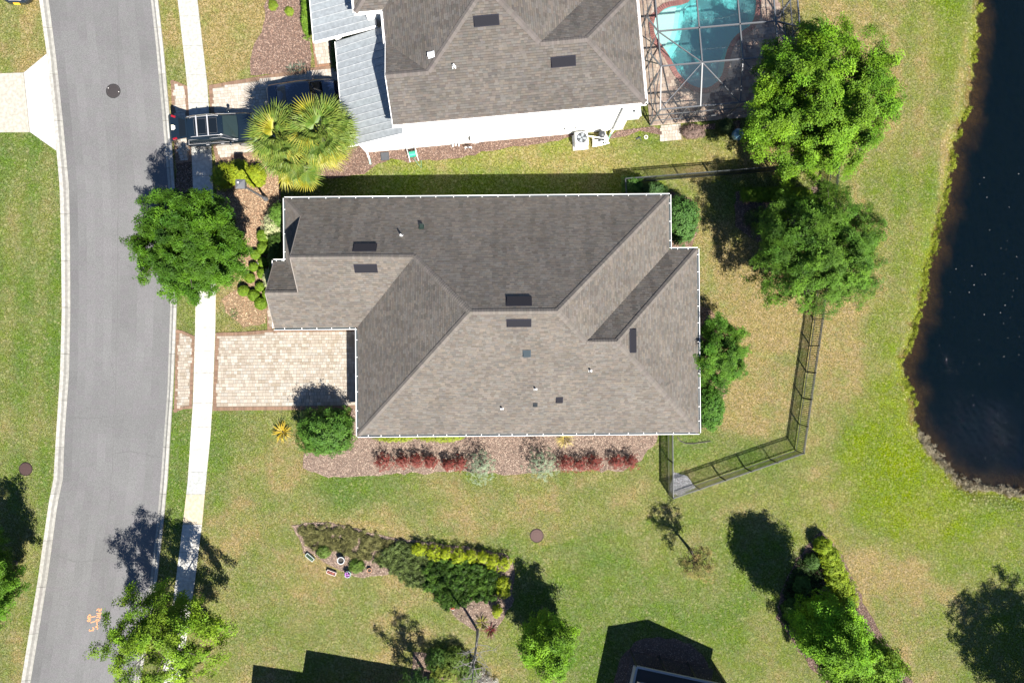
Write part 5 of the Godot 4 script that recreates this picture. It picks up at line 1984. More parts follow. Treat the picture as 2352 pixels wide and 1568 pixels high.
func palm(label: String, base: Vector3, top: Vector3, n: int, sd: int) -> void:
	var g := RandomNumberGenerator.new()
	g.seed = sd
	var t := thing("palm_tree", label, "palm tree", base, 0.0, "fan palms beside the driveway")
	var c := top - base
	var tr := Mesher.new()
	tr.col = Color(0.13, 0.105, 0.08)
	tr.tube([Vector3(0, -0.1, 0), c * 0.3, c * 0.7, c], [0.2, 0.16, 0.17, 0.14], 10)
	part(t, "trunk", tr, M.bark)
	var young := []
	var old := []
	for i in 3:
		young.append(frond_mesh(sd + i, -0.05))
		old.append(frond_mesh(sd + 10 + i, 0.6))
	for i in n:
		var q := float(i) / n           # 0 the young upright ones, 1 the hanging old ones
		var a := i * 2.399963 + g.randf_range(-0.2, 0.2)
		var lift := lerpf(1.25, -0.75, pow(q, 0.8)) + g.randf_range(-0.12, 0.12)
		var b := Basis.from_euler(Vector3(0, a, 0)) * Basis(Vector3.BACK, lift) * Basis(Vector3.RIGHT, g.randf_range(-0.5, 0.5))
		var s := g.randf_range(1.15, 1.4)
		var southern := sin(a) < -0.3
		var list: Array = old if (q > 0.72 and southern) or g.randf() < 0.08 else young
		var o := part(t, "frond", list[i % 3], M.frond)
		o.transform = Transform3D(b.scaled(Vector3(s, s, s)), c + Vector3.UP * lerpf(0.15, -0.25, q))

func tuft(called: String, label: String, cat: String, at: Vector3, n: int, l: float, w: float, ca: Color, cb: Color, sd: int, lift := 0.8, group := "") -> void:
	var g := RandomNumberGenerator.new()
	g.seed = sd
	var t := thing(called, label, cat, at, 0.0, group)
	var m := Mesher.new()
	for i in n:
		var a := i * 2.4 + g.randf()
		var d := Vector3(cos(a), 0, sin(a))
		var ll := l * g.randf_range(0.7, 1.1)
		var up := lift * g.randf_range(0.3, 1.3)
		var s := d.cross(Vector3.UP) * w
		var k := g.randf_range(0.75, 1.2)
		var col := ca.lerp(cb, g.randf())
		m.col = Color(col.r * k, col.g * k, col.b * k)
		var o := d * 0.04
		var md := o + d * ll * 0.5 + Vector3.UP * ll * up * 0.7
		var tip := o + d * ll + Vector3.UP * ll * up * 0.62
		m.tri(o - s * 0.6, o + s * 0.6, md + s)
		m.tri(o - s * 0.6, md + s, md - s)
		m.tri(md - s, md + s, tip)
	part(t, "leaves", m, M.frond)
	var st := Mesher.new()
	st.col = Color(0.12, 0.1, 0.07)
	st.tube([Vector3(0, -0.05, 0), Vector3(0, l * 0.25, 0)], [0.05, 0.03], 6)
	part(t, "stem", st, M.bark)

func base_of(px: float, py: float, hc: float) -> Vector3:   # the foot of a tree whose crown, hc up, is surveyed at px, py
	var c := P(px, py, hc)
	return Vector3(c.x, 0, c.z)

func build_trees() -> void:
	var oak := sprig("oak", 12, 0.15, 0.036, 0.2)
	var elm := sprig("elm", 11, 0.16, 0.042, 0.24)
	var fine := sprig("fine", 13, 0.13, 0.026, 0.22)
	var c := P(440, 562, 5.0)
	tree("street_tree", "dense mid green street tree overhanging kerb and pavement beside the road", Vector3(c.x + 0.3, 0, c.z + 0.1), c, Vector3(3.05, 2.9, 3.05), 520, 36, oak, Color(0.024, 0.078, 0.004), Color(0.066, 0.145, 0.006), 101, 0.42, 0.16)
	c = P(375, 1475, 4.6)
	tree("street_tree", "airy yellow green street tree over the pavement at the lower edge", Vector3(c.x + 0.2, 0, c.z), c, Vector3(3.6, 2.8, 3.1), 250, 20, elm, Color(0.075, 0.16, 0.008), Color(0.17, 0.26, 0.012), 102, 0.4, 0.0)
	c = P(-85, 1345, 4.2)
	tree("street_tree", "bright green tree cut by the left edge, beside the left verge", Vector3(c.x, 0, c.z), c, Vector3(2.9, 3.0, 3.0), 250, 34, oak, Color(0.035, 0.105, 0.005), Color(0.085, 0.175, 0.008), 103, 0.5, 0.18)
	c = P(1885, 232, 5.0)
	tree("garden_tree", "large yellow green tree beside the pool enclosure at the upper right", Vector3(c.x + 0.2, 0, c.z + 0.2), c, Vector3(4.35, 3.5, 4.5), 640, 28, elm, Color(0.052, 0.14, 0.006), Color(0.135, 0.24, 0.009), 104, 0.44, 0.06)
	c = P(1880, 572, 4.6)
	tree("garden_tree", "dark green feathery tree over the pond side fence, below the big tree", Vector3(c.x, 0, c.z), c, Vector3(3.75, 3.2, 3.4), 520, 36, fine, Color(0.03, 0.085, 0.006), Color(0.085, 0.17, 0.012), 105, 0.46, 0.12)
	c = P(1650, 812, 2.6)
	tree("garden_tree", "small bright green tree against the east wall of the middle house", Vector3(c.x, 0, c.z), c, Vector3(1.7, 1.7, 2.25), 150, 30, fine, Color(0.03, 0.1, 0.007), Color(0.085, 0.18, 0.013), 106, 0.36, 0.2)
	c = P(1262, 1482, 2.7)
	tree("garden_tree", "small vivid lime green tree on the lower lawn between two house shadows", Vector3(c.x - 0.1, 0, c.z - 0.2), c, Vector3(1.75, 1.9, 1.75), 130, 26, elm, Color(0.07, 0.17, 0.008), Color(0.14, 0.26, 0.01), 107, 0.4, 0.08)
	c = P(1905, 1454, 4.7)
	tree("garden_tree", "tall bright green maple in the teardrop bed at the lower right", Vector3(c.x, 0, c.z), c, Vector3(1.75, 3.4, 1.8), 220, 30, elm, Color(0.065, 0.19, 0.006), Color(0.16, 0.3, 0.009), 108, 0.5, 0.12)
	c = P(1985, 1545, 3.6)
	tree("garden_tree", "broad yellow tipped maple at the lower right corner of the teardrop bed", Vector3(c.x, 0, c.z), c, Vector3(2.3, 2.2, 2.0), 190, 34, elm, Color(0.06, 0.16, 0.008), Color(0.16, 0.25, 0.012), 109, 0.46, 0.14)
	c = P(1600, 1292, 2.7)
	tree("young_tree", "thin reddish sapling standing alone on the lower lawn", P(1585, 1262), c, Vector3(1.2, 1.5, 1.05), 44, 9, fine, Color(0.16, 0.1, 0.04), Color(0.12, 0.15, 0.03), 110, 0.32, 0.1, Color(0.12, 0.1, 0.085))
	c = Vector3(34.3, 5.2, 22.6)
	tree("garden_tree", "tree beyond the lower right corner, seen only as its leafy shadow", Vector3(c.x, 0, c.z), c, Vector3(2.9, 3.2, 2.9), 220, 34, oak, Color(0.03, 0.09, 0.01), Color(0.07, 0.15, 0.015), 111, 0.5, 0.16)
	c = P(956, 1590, 3.0)
	tree("garden_tree", "dark green tree cut by the lower edge beside the stepped house shadow", Vector3(c.x, 0, c.z), c, Vector3(1.7, 1.6, 1.3), 46, 14, fine, Color(0.025, 0.075, 0.012), Color(0.06, 0.13, 0.02), 112, 0.36, 0.0)
	# a bare grey tree that leans towards the lower edge
	var g := RandomNumberGenerator.new()
	g.seed = 8
	var bt := thing("bare_tree", "leafless grey tree rising from the pink gravel of the lower bed", "tree", P(1097, 1446))
	var tr := Mesher.new()
	tr.col = Color(0.46, 0.43, 0.4)
	tr.tube([Vector3(0, -0.1, 0), Vector3(0.04, 2.0, 0), Vector3(0.0, 4.5, 0.02), Vector3(0.05, 7.4, 0.0)], [0.1, 0.075, 0.055, 0.02], 9)
	part(bt, "trunk", tr, M.bark)
	for i in 20:
		var y := lerpf(2.2, 6.8, i / 19.0)
		var a := i * 2.4
		var d := Vector3(cos(a), 0.35, sin(a) * 0.7)
		var l := lerpf(1.5, 0.6, i / 19.0) * g.randf_range(0.7, 1.2)
		var m := Mesher.new()
		m.col = Color(0.3, 0.285, 0.27)
		var o := Vector3(0.02, y, 0)
		var p := o + d * l * 0.5 + Vector3(g.randf_range(-0.1, 0.1), 0, g.randf_range(-0.1, 0.1))
		var q := o + d * l + Vector3(g.randf_range(-0.15, 0.15), g.randf_range(-0.2, 0.1), g.randf_range(-0.2, 0.2))
		m.tube([o, p, q], [0.026, 0.018, 0.006], 5)
		for k in 5:
			var s := o.lerp(q, g.randf_range(0.35, 0.95))
			m.tube([s, s + Vector3(g.randf_range(-0.4, 0.4), g.randf_range(-0.1, 0.3), g.randf_range(-0.4, 0.4))], [0.011, 0.004], 3)
		part(bt, "branch", m, M.bark)
	palm("left hand fan palm, over the bonnet of the black car", base_of(648, 318, 4.4), P(648, 318, 4.4), 46, 201)
	palm("right hand fan palm, taller, against the grey garage roof", base_of(742, 305, 5.0), P(742, 305, 5.0), 52, 202)
	palm("low yellowing fan palm below the other two, at the corner of the house shadow", base_of(676, 360, 3.4), P(676, 360, 3.4), 26, 203)

func build_shrubs() -> void:
	var box := sprig("box", 9, 0.055, 0.02, 0.06)
	var glossy := sprig("glossy", 9, 0.12, 0.036, 0.12)
	var small := sprig("small", 10, 0.08, 0.022, 0.1)
	var fine := sprig("needle", 14, 0.12, 0.009, 0.08)
	var balls := [[602.8, 541.3, 13.5], [604.6, 569.5, 13.8], [584.4, 584, 10.4], [602.8, 602, 10.4], [580, 612, 9.6], [602, 627, 12], [571.3, 638, 10.4], [595, 658.4, 9.8], [557.8, 667.4, 12.2], [581, 678.6, 12.2], [613, 675, 11.2], [598, 696.6, 13.8]]
	var bl := ["topmost, next to the variegated shrub", "second from the top", "left one beside the tree, below the top two", "in front of the small white stone", "half under the street tree, left of the white stone", "beside the cream shrub, above the dark strip", "left one, at the edge of the reddish mulch", "small one in the middle of the lower group", "leftmost of the lower group", "between the leftmost and the lowest one", "rightmost, touching the porch shadow", "lowest and largest, above the front walk"]
	for i in balls.size():
		var q: Array = balls[i]
		var r: float = q[2] * S * 0.96
		shrub("boxwood", "clipped round boxwood ball: " + bl[i], "shrub", base_of(q[0], q[1], 0.4), Vector3(r, r * 0.95, r), 520, box, Color(0.06, 0.12, 0.008), Color(0.12, 0.19, 0.01), 300 + i, "clipped boxwood balls in the front bed", 0.4, -1.0)
	var y1 := Color(0.13, 0.19, 0.008)
	var y2 := Color(0.24, 0.27, 0.012)
	for q in [[513, 405, 24, "large golden mound beside the pavement, shaded by the street tree"], [549, 396, 23, "golden mound in the middle, beside the lamp post head"], [588, 404, 20, "golden mound on the right, crossed by the lamp post's shadow"]]:
		shrub("golden_shrub", q[3], "shrub", base_of(q[0], q[1], 0.5), Vector3(q[2] * S, 0.5, q[2] * S * 1.15), 1500, box, y1, y2, int(q[0]), "golden mounds below the driveway", 0.5)
	shrub("variegated_shrub", "cream and green variegated shrub at the front corner of the house", "shrub", base_of(628, 515, 0.7), Vector3(0.62, 0.55, 0.85), 800, small, Color(0.2, 0.26, 0.1), Color(0.46, 0.44, 0.26), 401)
	shrub("variegated_shrub", "narrow cream variegated shrub beside the porch shadow", "shrub", base_of(619, 640, 0.5), Vector3(0.34, 0.4, 0.6), 500, small, Color(0.2, 0.26, 0.1), Color(0.46, 0.44, 0.26), 402)
	shrub("green_shrub", "green shrub between the front gutter and the variegated shrub", "shrub", base_of(642, 492, 1.0), Vector3(0.55, 0.8, 0.7), 900, small, Color(0.05, 0.12, 0.012), Color(0.11, 0.2, 0.03), 403)
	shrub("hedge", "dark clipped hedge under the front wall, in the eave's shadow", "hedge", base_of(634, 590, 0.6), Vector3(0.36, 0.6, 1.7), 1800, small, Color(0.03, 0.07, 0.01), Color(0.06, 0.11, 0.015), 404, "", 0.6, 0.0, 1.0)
	shrub("evergreen_bush", "large glossy dark green bush beside the paved driveway and house corner", "bush", base_of(745, 992, 1.9), Vector3(1.5, 1.55, 1.25), 2600, glossy, Color(0.025, 0.075, 0.01), Color(0.07, 0.15, 0.014), 405, "", 0.5, 0.0, 0.55)
	shrub("evergreen_bush", "dark glossy bush in the corner behind the house's north east end", "bush", base_of(1563, 503, 1.0), Vector3(1.0, 0.95, 1.3), 1700, glossy, Color(0.026, 0.075, 0.014), Color(0.065, 0.14, 0.026), 406)
	shrub("evergreen_bush", "dark green bush by the south east wall, below the small tree", "bush", base_of(1631, 936, 0.8), Vector3(0.72, 0.75, 1.25), 1500, glossy, Color(0.026, 0.085, 0.009), Color(0.065, 0.15, 0.014), 407)
	shrub("evergreen_bush", "small square dark bush in the corner of the north fence", "bush", base_of(1451, 429, 0.7), Vector3(0.5, 0.65, 0.5), 800, glossy, Color(0.02, 0.06, 0.01), Color(0.05, 0.11, 0.014), 408, "", 0.5, 0.0, 0.8)
	shrub("evergreen_bush", "low dark bush behind the eave, right of the corner bush", "bush", base_of(1500, 437, 0.5), Vector3(0.75, 0.4, 0.4), 600, glossy, Color(0.02, 0.05, 0.012), Color(0.04, 0.085, 0.02), 409)
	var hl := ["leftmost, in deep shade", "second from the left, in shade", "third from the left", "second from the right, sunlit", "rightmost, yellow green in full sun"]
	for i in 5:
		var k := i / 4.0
		shrub("hedge_shrub", "clipped shrub of the short hedge under the big tree: " + hl[i], "shrub", base_of(1722 + 31 * i, 446, 0.45), Vector3(0.52, 0.42, 0.4), 700, box, Color(0.05, 0.11, 0.006).lerp(Color(0.1, 0.18, 0.008), k), Color(0.09, 0.16, 0.008).lerp(Color(0.17, 0.26, 0.01), k), 420 + i, "short hedge under the big tree", 0.5, 0.0, 0.7)  # leaf colours go dark to bright, painting shade and sun along the hedge
	tuft("spiky_plant", "yellow bladed spiky plant on the front lawn left of the glossy bush", "plant", base_of(645, 993, 0.4), 46, 0.75, 0.028, Color(0.36, 0.25, 0.02), Color(0.2, 0.16, 0.03), 430, 0.75)
	tuft("ornamental_grass", "straw coloured ornamental grass at the south gutter", "plant", base_of(1298, 1008, 0.3), 120, 0.7, 0.008, Color(0.42, 0.32, 0.1), Color(0.28, 0.24, 0.07), 431, 0.9)
	var reds := [[879, 1062, 20, "leftmost and large"], [922, 1060, 15, "second from the left"], [956, 1060, 15, "third from the left, bright red"], [988, 1062, 12, "small orange tinted one, fourth from the left"], [1028, 1068, 12, "small dark one beside the sage bush"], [1056, 1066, 16, "touching the left sage bush"], [1298, 1066, 18, "touching the right sage bush"], [1334, 1068, 18, "deep red, middle of the right hand row"], [1367, 1064, 16, "right of the deep red one"], [1417, 1062, 17, "second from the right, with green tips"], [1450, 1062, 16, "rightmost, near the fence corner"]]
	for i in reds.size():
		var q: Array = reds[i]
		var r: float = q[2] * S * 1.0
		shrub("red_shrub", "red leaved shrub in the south bed: " + q[3], "shrub", base_of(q[0], q[1], 0.7), Vector3(r * 0.92, 0.5, r * 0.8), 120, small, Color(0.085, 0.018, 0.014), Color(0.2, 0.045, 0.034), 440 + i, "red leaved shrubs along the south bed", 0.9, 0.0, 0.0, 0.85)
	for q in [[1104, 1072, "grey green sage bush left of the bare mulch, with a wide shadow"], [1246, 1068, "grey green sage bush right of the bare mulch, the larger one"]]:
		shrub("sage_bush", q[2], "bush", base_of(q[0], q[1], 1.0), Vector3(0.8, 0.95, 0.8), 260, small, Color(0.12, 0.16, 0.095), Color(0.22, 0.26, 0.17), int(q[0]), "grey green sage bushes in the south bed", 0.9, 0.0, 0.0, 0.9)
	for q in [[905, 1001, 1.3, "low yellow green plants under the south gutter, left clump"], [1010, 1001, 1.6, "low yellow green plants under the south gutter, right clump"]]:
		shrub("low_shrub", q[3], "shrub", base_of(q[0], q[1], 0.3), Vector3(q[2], 0.3, 0.3), 600, small, Color(0.13, 0.17, 0.01), Color(0.22, 0.26, 0.02), int(q[0]), "low plants under the south gutter")
	# the long bed on the lower lawn
	carpet("juniper", "dark green juniper carpet filling the right half of the long lower bed", "ground cover", poly([985, 1285, 1010, 1276, 1075, 1285, 1140, 1302, 1148, 1345, 1140, 1372, 1090, 1378, 1050, 1390, 1025, 1398, 1000, 1365, 975, 1340, 970, 1305]), 9000, small, Color(0.016, 0.045, 0.006), Color(0.055, 0.11, 0.01), 0.15, 0.55, 501)
	carpet("rosemary", "olive green creeping shrub in the middle of the long lower bed", "ground cover", poly([885, 1262, 920, 1240, 960, 1255, 1000, 1272, 985, 1345, 950, 1345, 925, 1330, 900, 1310, 860, 1285]), 6500, small, Color(0.05, 0.075, 0.02), Color(0.1, 0.135, 0.035), 0.1, 0.38, 502)
	carpet("creeping_plant", "sparse brownish creeping plants at the left end of the long lower bed", "ground cover", poly([685, 1212, 740, 1202, 840, 1222, 905, 1245, 880, 1290, 820, 1280, 760, 1262, 715, 1262]), 9000, fine, Color(0.1, 0.105, 0.035), Color(0.16, 0.15, 0.055), 0.04, 0.2, 503, -0.28)
	shrub("low_shrub", "small green clump above the round grey pot in the lower bed", "shrub", base_of(742, 1268, 0.2), Vector3(0.4, 0.16, 0.35), 220, small, Color(0.06, 0.11, 0.02), Color(0.12, 0.18, 0.03), 504)
	shrub("low_shrub", "small green clump beside the pot of purple flowers", "shrub", base_of(818, 1300, 0.2), Vector3(0.45, 0.18, 0.4), 260, small, Color(0.05, 0.1, 0.015), Color(0.1, 0.16, 0.02), 505)
	var gl := ["leftmost, standing apart", "second from the left", "third from the left", "broad one in the middle of the row", "fifth from the left", "small one right of the middle", "right of the small one, by the corner", "at the upper right corner of the bed", "on the right side, over the tree's shadow", "lowest on the right side of the bed", "lone small one by the pink gravel"]
	var gs := [[961, 1261, 12], [995, 1267, 15], [1023, 1271, 11], [1053, 1276, 15], [1082, 1276, 11], [1108, 1279, 10], [1131, 1289, 13], [1159, 1294, 14], [1156, 1340, 13], [1158, 1358, 12], [1142, 1403, 9]]
	for i in gs.size():
		var r: float = gs[i][2] * S
		shrub("golden_shrub", "golden yellow shrub edging the long lower bed: " + gl[i], "shrub", base_of(gs[i][0], gs[i][1], 0.5), Vector3(r, 0.42, r), 150, small, Color(0.12, 0.17, 0.005), Color(0.25, 0.29, 0.008), 520 + i, "golden shrubs edging the long lower bed", 0.7, 0.0, 0.0, 0.65)
	tuft("spiky_plant", "pale spiky plant among the dark juniper", "plant", base_of(1008, 1302, 0.4), 22, 0.5, 0.02, Color(0.4, 0.42, 0.26), Color(0.25, 0.28, 0.15), 540, 0.7)
	tuft("spiky_plant", "olive spiky plant at the foot of the bare tree", "plant", base_of(1106, 1434, 0.4), 50, 0.55, 0.014, Color(0.13, 0.14, 0.02), Color(0.2, 0.18, 0.03), 541, 0.8)
	tuft("spiky_plant", "dark red spiky plant right of the bare tree", "plant", base_of(1126, 1450, 0.3), 26, 0.6, 0.03, Color(0.05, 0.012, 0.012), Color(0.09, 0.02, 0.018), 542, 0.5)
	tuft("spiky_plant", "thin dry plant on the pink gravel, left of the bare tree", "plant", base_of(1060, 1418, 0.3), 30, 0.5, 0.008, Color(0.14, 0.12, 0.07), Color(0.2, 0.16, 0.1), 543, 0.7)
	carpet("dry_twigs", "grey dry twigs under the bare tree at the lower edge", "ground cover", poly([1075, 1540, 1110, 1530, 1140, 1560, 1145, 1640, 1070, 1640]), 900, fine, Color(0.3, 0.29, 0.26), Color(0.4, 0.38, 0.34), 0.1, 0.5, 544)
	for q in [[1008, 1520, 0.8, 0.5, "dark green bush left in the bottom bed, under the small tree's shadow", 0.0], [1046, 1517, 0.75, 0.6, "round green bush in the middle of the bottom bed", 0.3], [1020, 1548, 0.8, 0.7, "yellowish green bush at the lower edge of the bottom bed", 0.8], [1075, 1545, 0.7, 0.6, "bush at the lower edge beside the grey twigs", 0.2]]:
		shrub("green_shrub", q[4], "bush", base_of(q[0], q[1], 0.6), Vector3(q[2], q[3], q[2]), 700, small, Color(0.03, 0.075, 0.012).lerp(Color(0.1, 0.14, 0.02), q[5]), Color(0.07, 0.13, 0.02).lerp(Color(0.2, 0.22, 0.03), q[5]), int(q[0]) + 7)
	# the teardrop bed
	var tl := ["topmost, at the tip of the bed", "second from the tip, bright yellow", "third from the tip", "fourth from the tip, wide", "fifth, beside the maple's crown", "lowest, half under the maple"]
	var ts := [[1892, 1253, 16], [1906, 1277, 20], [1916, 1302, 22], [1925, 1330, 24], [1938, 1352, 24], [1948, 1376, 22]]
	for i in ts.size():
		var r: float = ts[i][2] * S
		shrub("golden_shrub", "yellow green shrub in the teardrop bed: " + tl[i], "shrub", base_of(ts[i][0], ts[i][1], 0.7), Vector3(r, 0.6, r), 560, small, Color(0.09, 0.16, 0.006), Color(0.22, 0.28, 0.01), 560 + i, "yellow green shrubs along the teardrop bed", 0.7)
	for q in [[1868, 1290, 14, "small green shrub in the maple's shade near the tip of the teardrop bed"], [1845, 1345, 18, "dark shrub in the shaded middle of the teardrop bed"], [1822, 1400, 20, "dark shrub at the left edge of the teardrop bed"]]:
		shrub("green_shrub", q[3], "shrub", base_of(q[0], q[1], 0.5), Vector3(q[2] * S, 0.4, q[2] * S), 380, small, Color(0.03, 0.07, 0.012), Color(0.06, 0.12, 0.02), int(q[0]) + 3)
	carpet("painted_shade_plants", "low plants added in dark colours as the shade in the left half of the teardrop bed", "ground cover", poly([1866, 1262, 1884, 1290, 1888, 1350, 1870, 1410, 1815, 1440, 1792, 1412, 1802, 1350, 1832, 1290]), 2600, small, Color(0.016, 0.035, 0.008), Color(0.035, 0.065, 0.014), 0.06, 0.3, 580)  # plants added here; their dark colours paint the shade of the maple
	tuft("low_plant", "dark leafy tuft in the reddish grass above the driveway, upper one", "plant", base_of(536, 717, 0.1), 26, 0.34, 0.014, Color(0.07, 0.1, 0.03), Color(0.14, 0.14, 0.06), 570, 0.6)
	tuft("low_plant", "dark leafy tuft in the reddish grass above the driveway, lower one", "plant", base_of(537, 728, 0.1), 20, 0.24, 0.014, Color(0.05, 0.08, 0.03), Color(0.1, 0.12, 0.05), 571, 0.6)
	shrub("low_shrub", "tall narrow green plant at the porch corner of the white house", "shrub", base_of(706, 25, 0.5), Vector3(0.3, 0.5, 1.6), 900, small, Color(0.06, 0.13, 0.01), Color(0.12, 0.2, 0.015), 572)
	for q in [[627, 12, 0.25, "upper of two small green clumps in the red mulch bed"], [664, 26, 0.22, "lower of two small green clumps in the red mulch bed"]]:
		shrub("low_shrub", q[3], "shrub", base_of(q[0], q[1], 0.1), Vector3(q[2], 0.12, q[2]), 120, small, Color(0.09, 0.15, 0.01), Color(0.16, 0.2, 0.02), int(q[0]))
	for q in [[690, 150, "dark spiky plant in the red mulch beside the blue car, right one"], [668, 156, "dark spiky plant in the red mulch beside the blue car, left one"]]:
		tuft("spiky_plant", q[2], "plant", base_of(q[0], q[1], 0.2), 26, 0.42, 0.018, Color(0.06, 0.08, 0.06), Color(0.11, 0.13, 0.09), int(q[0]), 0.8)
	shrub("green_shrub", "dark plants under the garage roof edge of the white house", "shrub", base_of(772, 128, 0.3), Vector3(0.3, 0.3, 0.9), 300, small, Color(0.03, 0.06, 0.01), Color(0.06, 0.1, 0.015), 575)
	shrub("purple_shrub", "purplish low shrub beside the stepping pad of the pool", "shrub", base_of(1592, 302, 0.2), Vector3(0.7, 0.22, 0.4), 380, small, Color(0.14, 0.09, 0.08), Color(0.22, 0.16, 0.13), 576)
	shrub("evergreen_bush", "dark bush at the corner of the pool enclosure under the big tree", "bush", base_of(1665, 290, 0.5), Vector3(0.5, 0.5, 0.4), 420, small, Color(0.02, 0.04, 0.012), Color(0.04, 0.07, 0.02), 577)
	shrub("green_shrub", "shrubs in the shaded bed beneath the dark feathery tree", "shrub", base_of(1745, 500, 0.4), Vector3(0.9, 0.3, 0.6), 420, small, Color(0.03, 0.05, 0.02), Color(0.06, 0.09, 0.03), 578)

func build_shore_plants() -> void:
	var fine := sprig("needle", 14, 0.12, 0.009, 0.08)
	var xf := [[], []]
	var cols := [PackedColorArray(), PackedColorArray()]
	var g := RandomNumberGenerator.new()
	g.seed = 61
	for i in 200:
		if i >= shore.size() - 1:
			break
		var a := shore[i]
		var b := shore[i + 1]
		if a.distance_to(b) > 4.0 or b.x > 40.0 or b.y < -30.0:
			continue
		var z := a.y / S + 784.0
		var dry := 1 if z > 990.0 else 0
		var n := int(a.distance_to(b) * (70.0 if dry else 34.0))
		for k in n:
			var p := a.lerp(b, g.randf())
			var wide := (0.24 if dry else 0.11) * (0.7 + 1.2 * nz.get_noise_2d(p.x * 0.9, p.y * 0.9))
			p += Vector2(g.randfn() * wide - 0.05, g.randfn() * wide)
			if not dry and nz.get_noise_2d(p.x * 0.5, p.y * 0.5 + 5.0) < 0.0:
				continue
			var s := g.randf_range(0.7, 1.5)
			xf[dry].append(Transform3D(facing(Vector3(g.randf_range(-1, 1), g.randf_range(0.3, 1.2), g.randf_range(-1, 1)), g, s), Vector3(p.x, -0.27 + g.randf() * 0.05, p.y)))
			var c := Color(0.3, 0.27, 0.19).lerp(Color(0.12, 0.09, 0.05), g.randf()) if dry else Color(0.24, 0.27, 0.02).lerp(Color(0.12, 0.16, 0.01), g.randf())
			cols[dry].append(c)
	tag(many(self, "shore_plants", fine, xf[0], cols[0]), "yellow green plants fringing the long side of the pond", "water plants")
	tag(many(self, "dry_reeds", fine, xf[1], cols[1]), "pale dry reeds and debris along the pond's lower bank", "reeds")

# ---------------------------------------------------------------- cars
# a body lofted through cross-sections; each: x, half width, underside, shoulder height, shoulder-in, top height, half width of the top
func loft(m: Mesher, secs: Array, k := 10) -> void:
	var rows := []
	for s in secs:
		var pts := PackedVector3Array()
		var x: float = s[0]
		var w: float = s[1]
		var y0: float = s[2]
		var y1: float = s[3]
		var yt: float = s[4]
		var wt: float = s[5]
		for q in [[w * 0.93, y0], [w, y0 + (y1 - y0) * 0.35], [w, y0 + (y1 - y0) * 0.7], [w * 0.97, y1], [lerpf(w, wt, 0.75), lerpf(y1, yt, 0.82)], [wt * 0.85, yt * 0.995], [wt * 0.4, yt + 0.012], [0.0, yt + 0.016]]:
			pts.append(Vector3(x, q[1], q[0]))
		var all := PackedVector3Array()
		for p in pts:
			all.append(p)
		for i in range(pts.size() - 2, -1, -1):
			all.append(Vector3(pts[i].x, pts[i].y, -pts[i].z))
		rows.append(all)
	var nr := []
	for i in rows.size():
		var r: PackedVector3Array = rows[i]
		var o := PackedVector3Array()
		for j in r.size():
			var du: Vector3 = rows[mini(i + 1, rows.size() - 1)][j] - rows[maxi(i - 1, 0)][j]
			var dv: Vector3 = r[mini(j + 1, r.size() - 1)] - r[maxi(j - 1, 0)]
			o.append(du.cross(dv).normalized() * -1.0 if dv.cross(du).dot(Vector3(0, r[j].y - 0.4, r[j].z)) > 0 else du.cross(dv).normalized())
		nr.append(o)
	for i in rows.size() - 1:
		var a: PackedVector3Array = rows[i]
		var b: PackedVector3Array = rows[i + 1]
		for j in a.size() - 1:
			m.tris(a[j], b[j], b[j + 1], nr[i][j], nr[i + 1][j], nr[i + 1][j + 1])
			m.tris(a[j], b[j + 1], a[j + 1], nr[i][j], nr[i + 1][j + 1], nr[i][j + 1])
	for e in [[rows[0], 1.0], [rows[rows.size() - 1], -1.0]]:
		var r: PackedVector3Array = e[0]
		for j in range(1, r.size() - 1):
			m.tri(r[0], r[j], r[j + 1])

func wheel(car: Node3D, at: Vector3, r: float) -> void:
	var ty := Mesher.new()
	ty.col = Color(0.02, 0.02, 0.02)
	var s := 1.0 if at.z > 0.0 else -1.0
	ty.tube([at + Vector3(0, 0, -0.115 * s), at + Vector3(0, 0, -0.09 * s), at + Vector3(0, 0, 0.09 * s), at + Vector3(0, 0, 0.115 * s)], [r * 0.9, r, r, r * 0.92], 22)
	var w := part(car, "wheel", ty, M.rubber)
	var ri := Mesher.new()
	ri.col = Color(0.3, 0.3, 0.31)
	for i in 5:
		var a := TAU * i / 5.0
		var d := Vector3(cos(a), sin(a), 0)
		ri.beam(at + Vector3(0, 0, 0.12 * s), at + d * r * 0.66 + Vector3(0, 0, 0.12 * s), 0.02, 0.07)
	ri.tube([at + Vector3(0, 0, 0.1 * s), at + Vector3(0, 0, 0.122 * s)], [r * 0.68, r * 0.66], 20)
	part(w, "rim", ri, M.iron)

func glass(car: Node3D, called: String, q: Array, mat: Material) -> void:
	var m := Mesher.new()
	for i in range(1, q.size() - 1):
		m.tri(q[0], q[i], q[i + 1])
	part(car, called, m, mat)

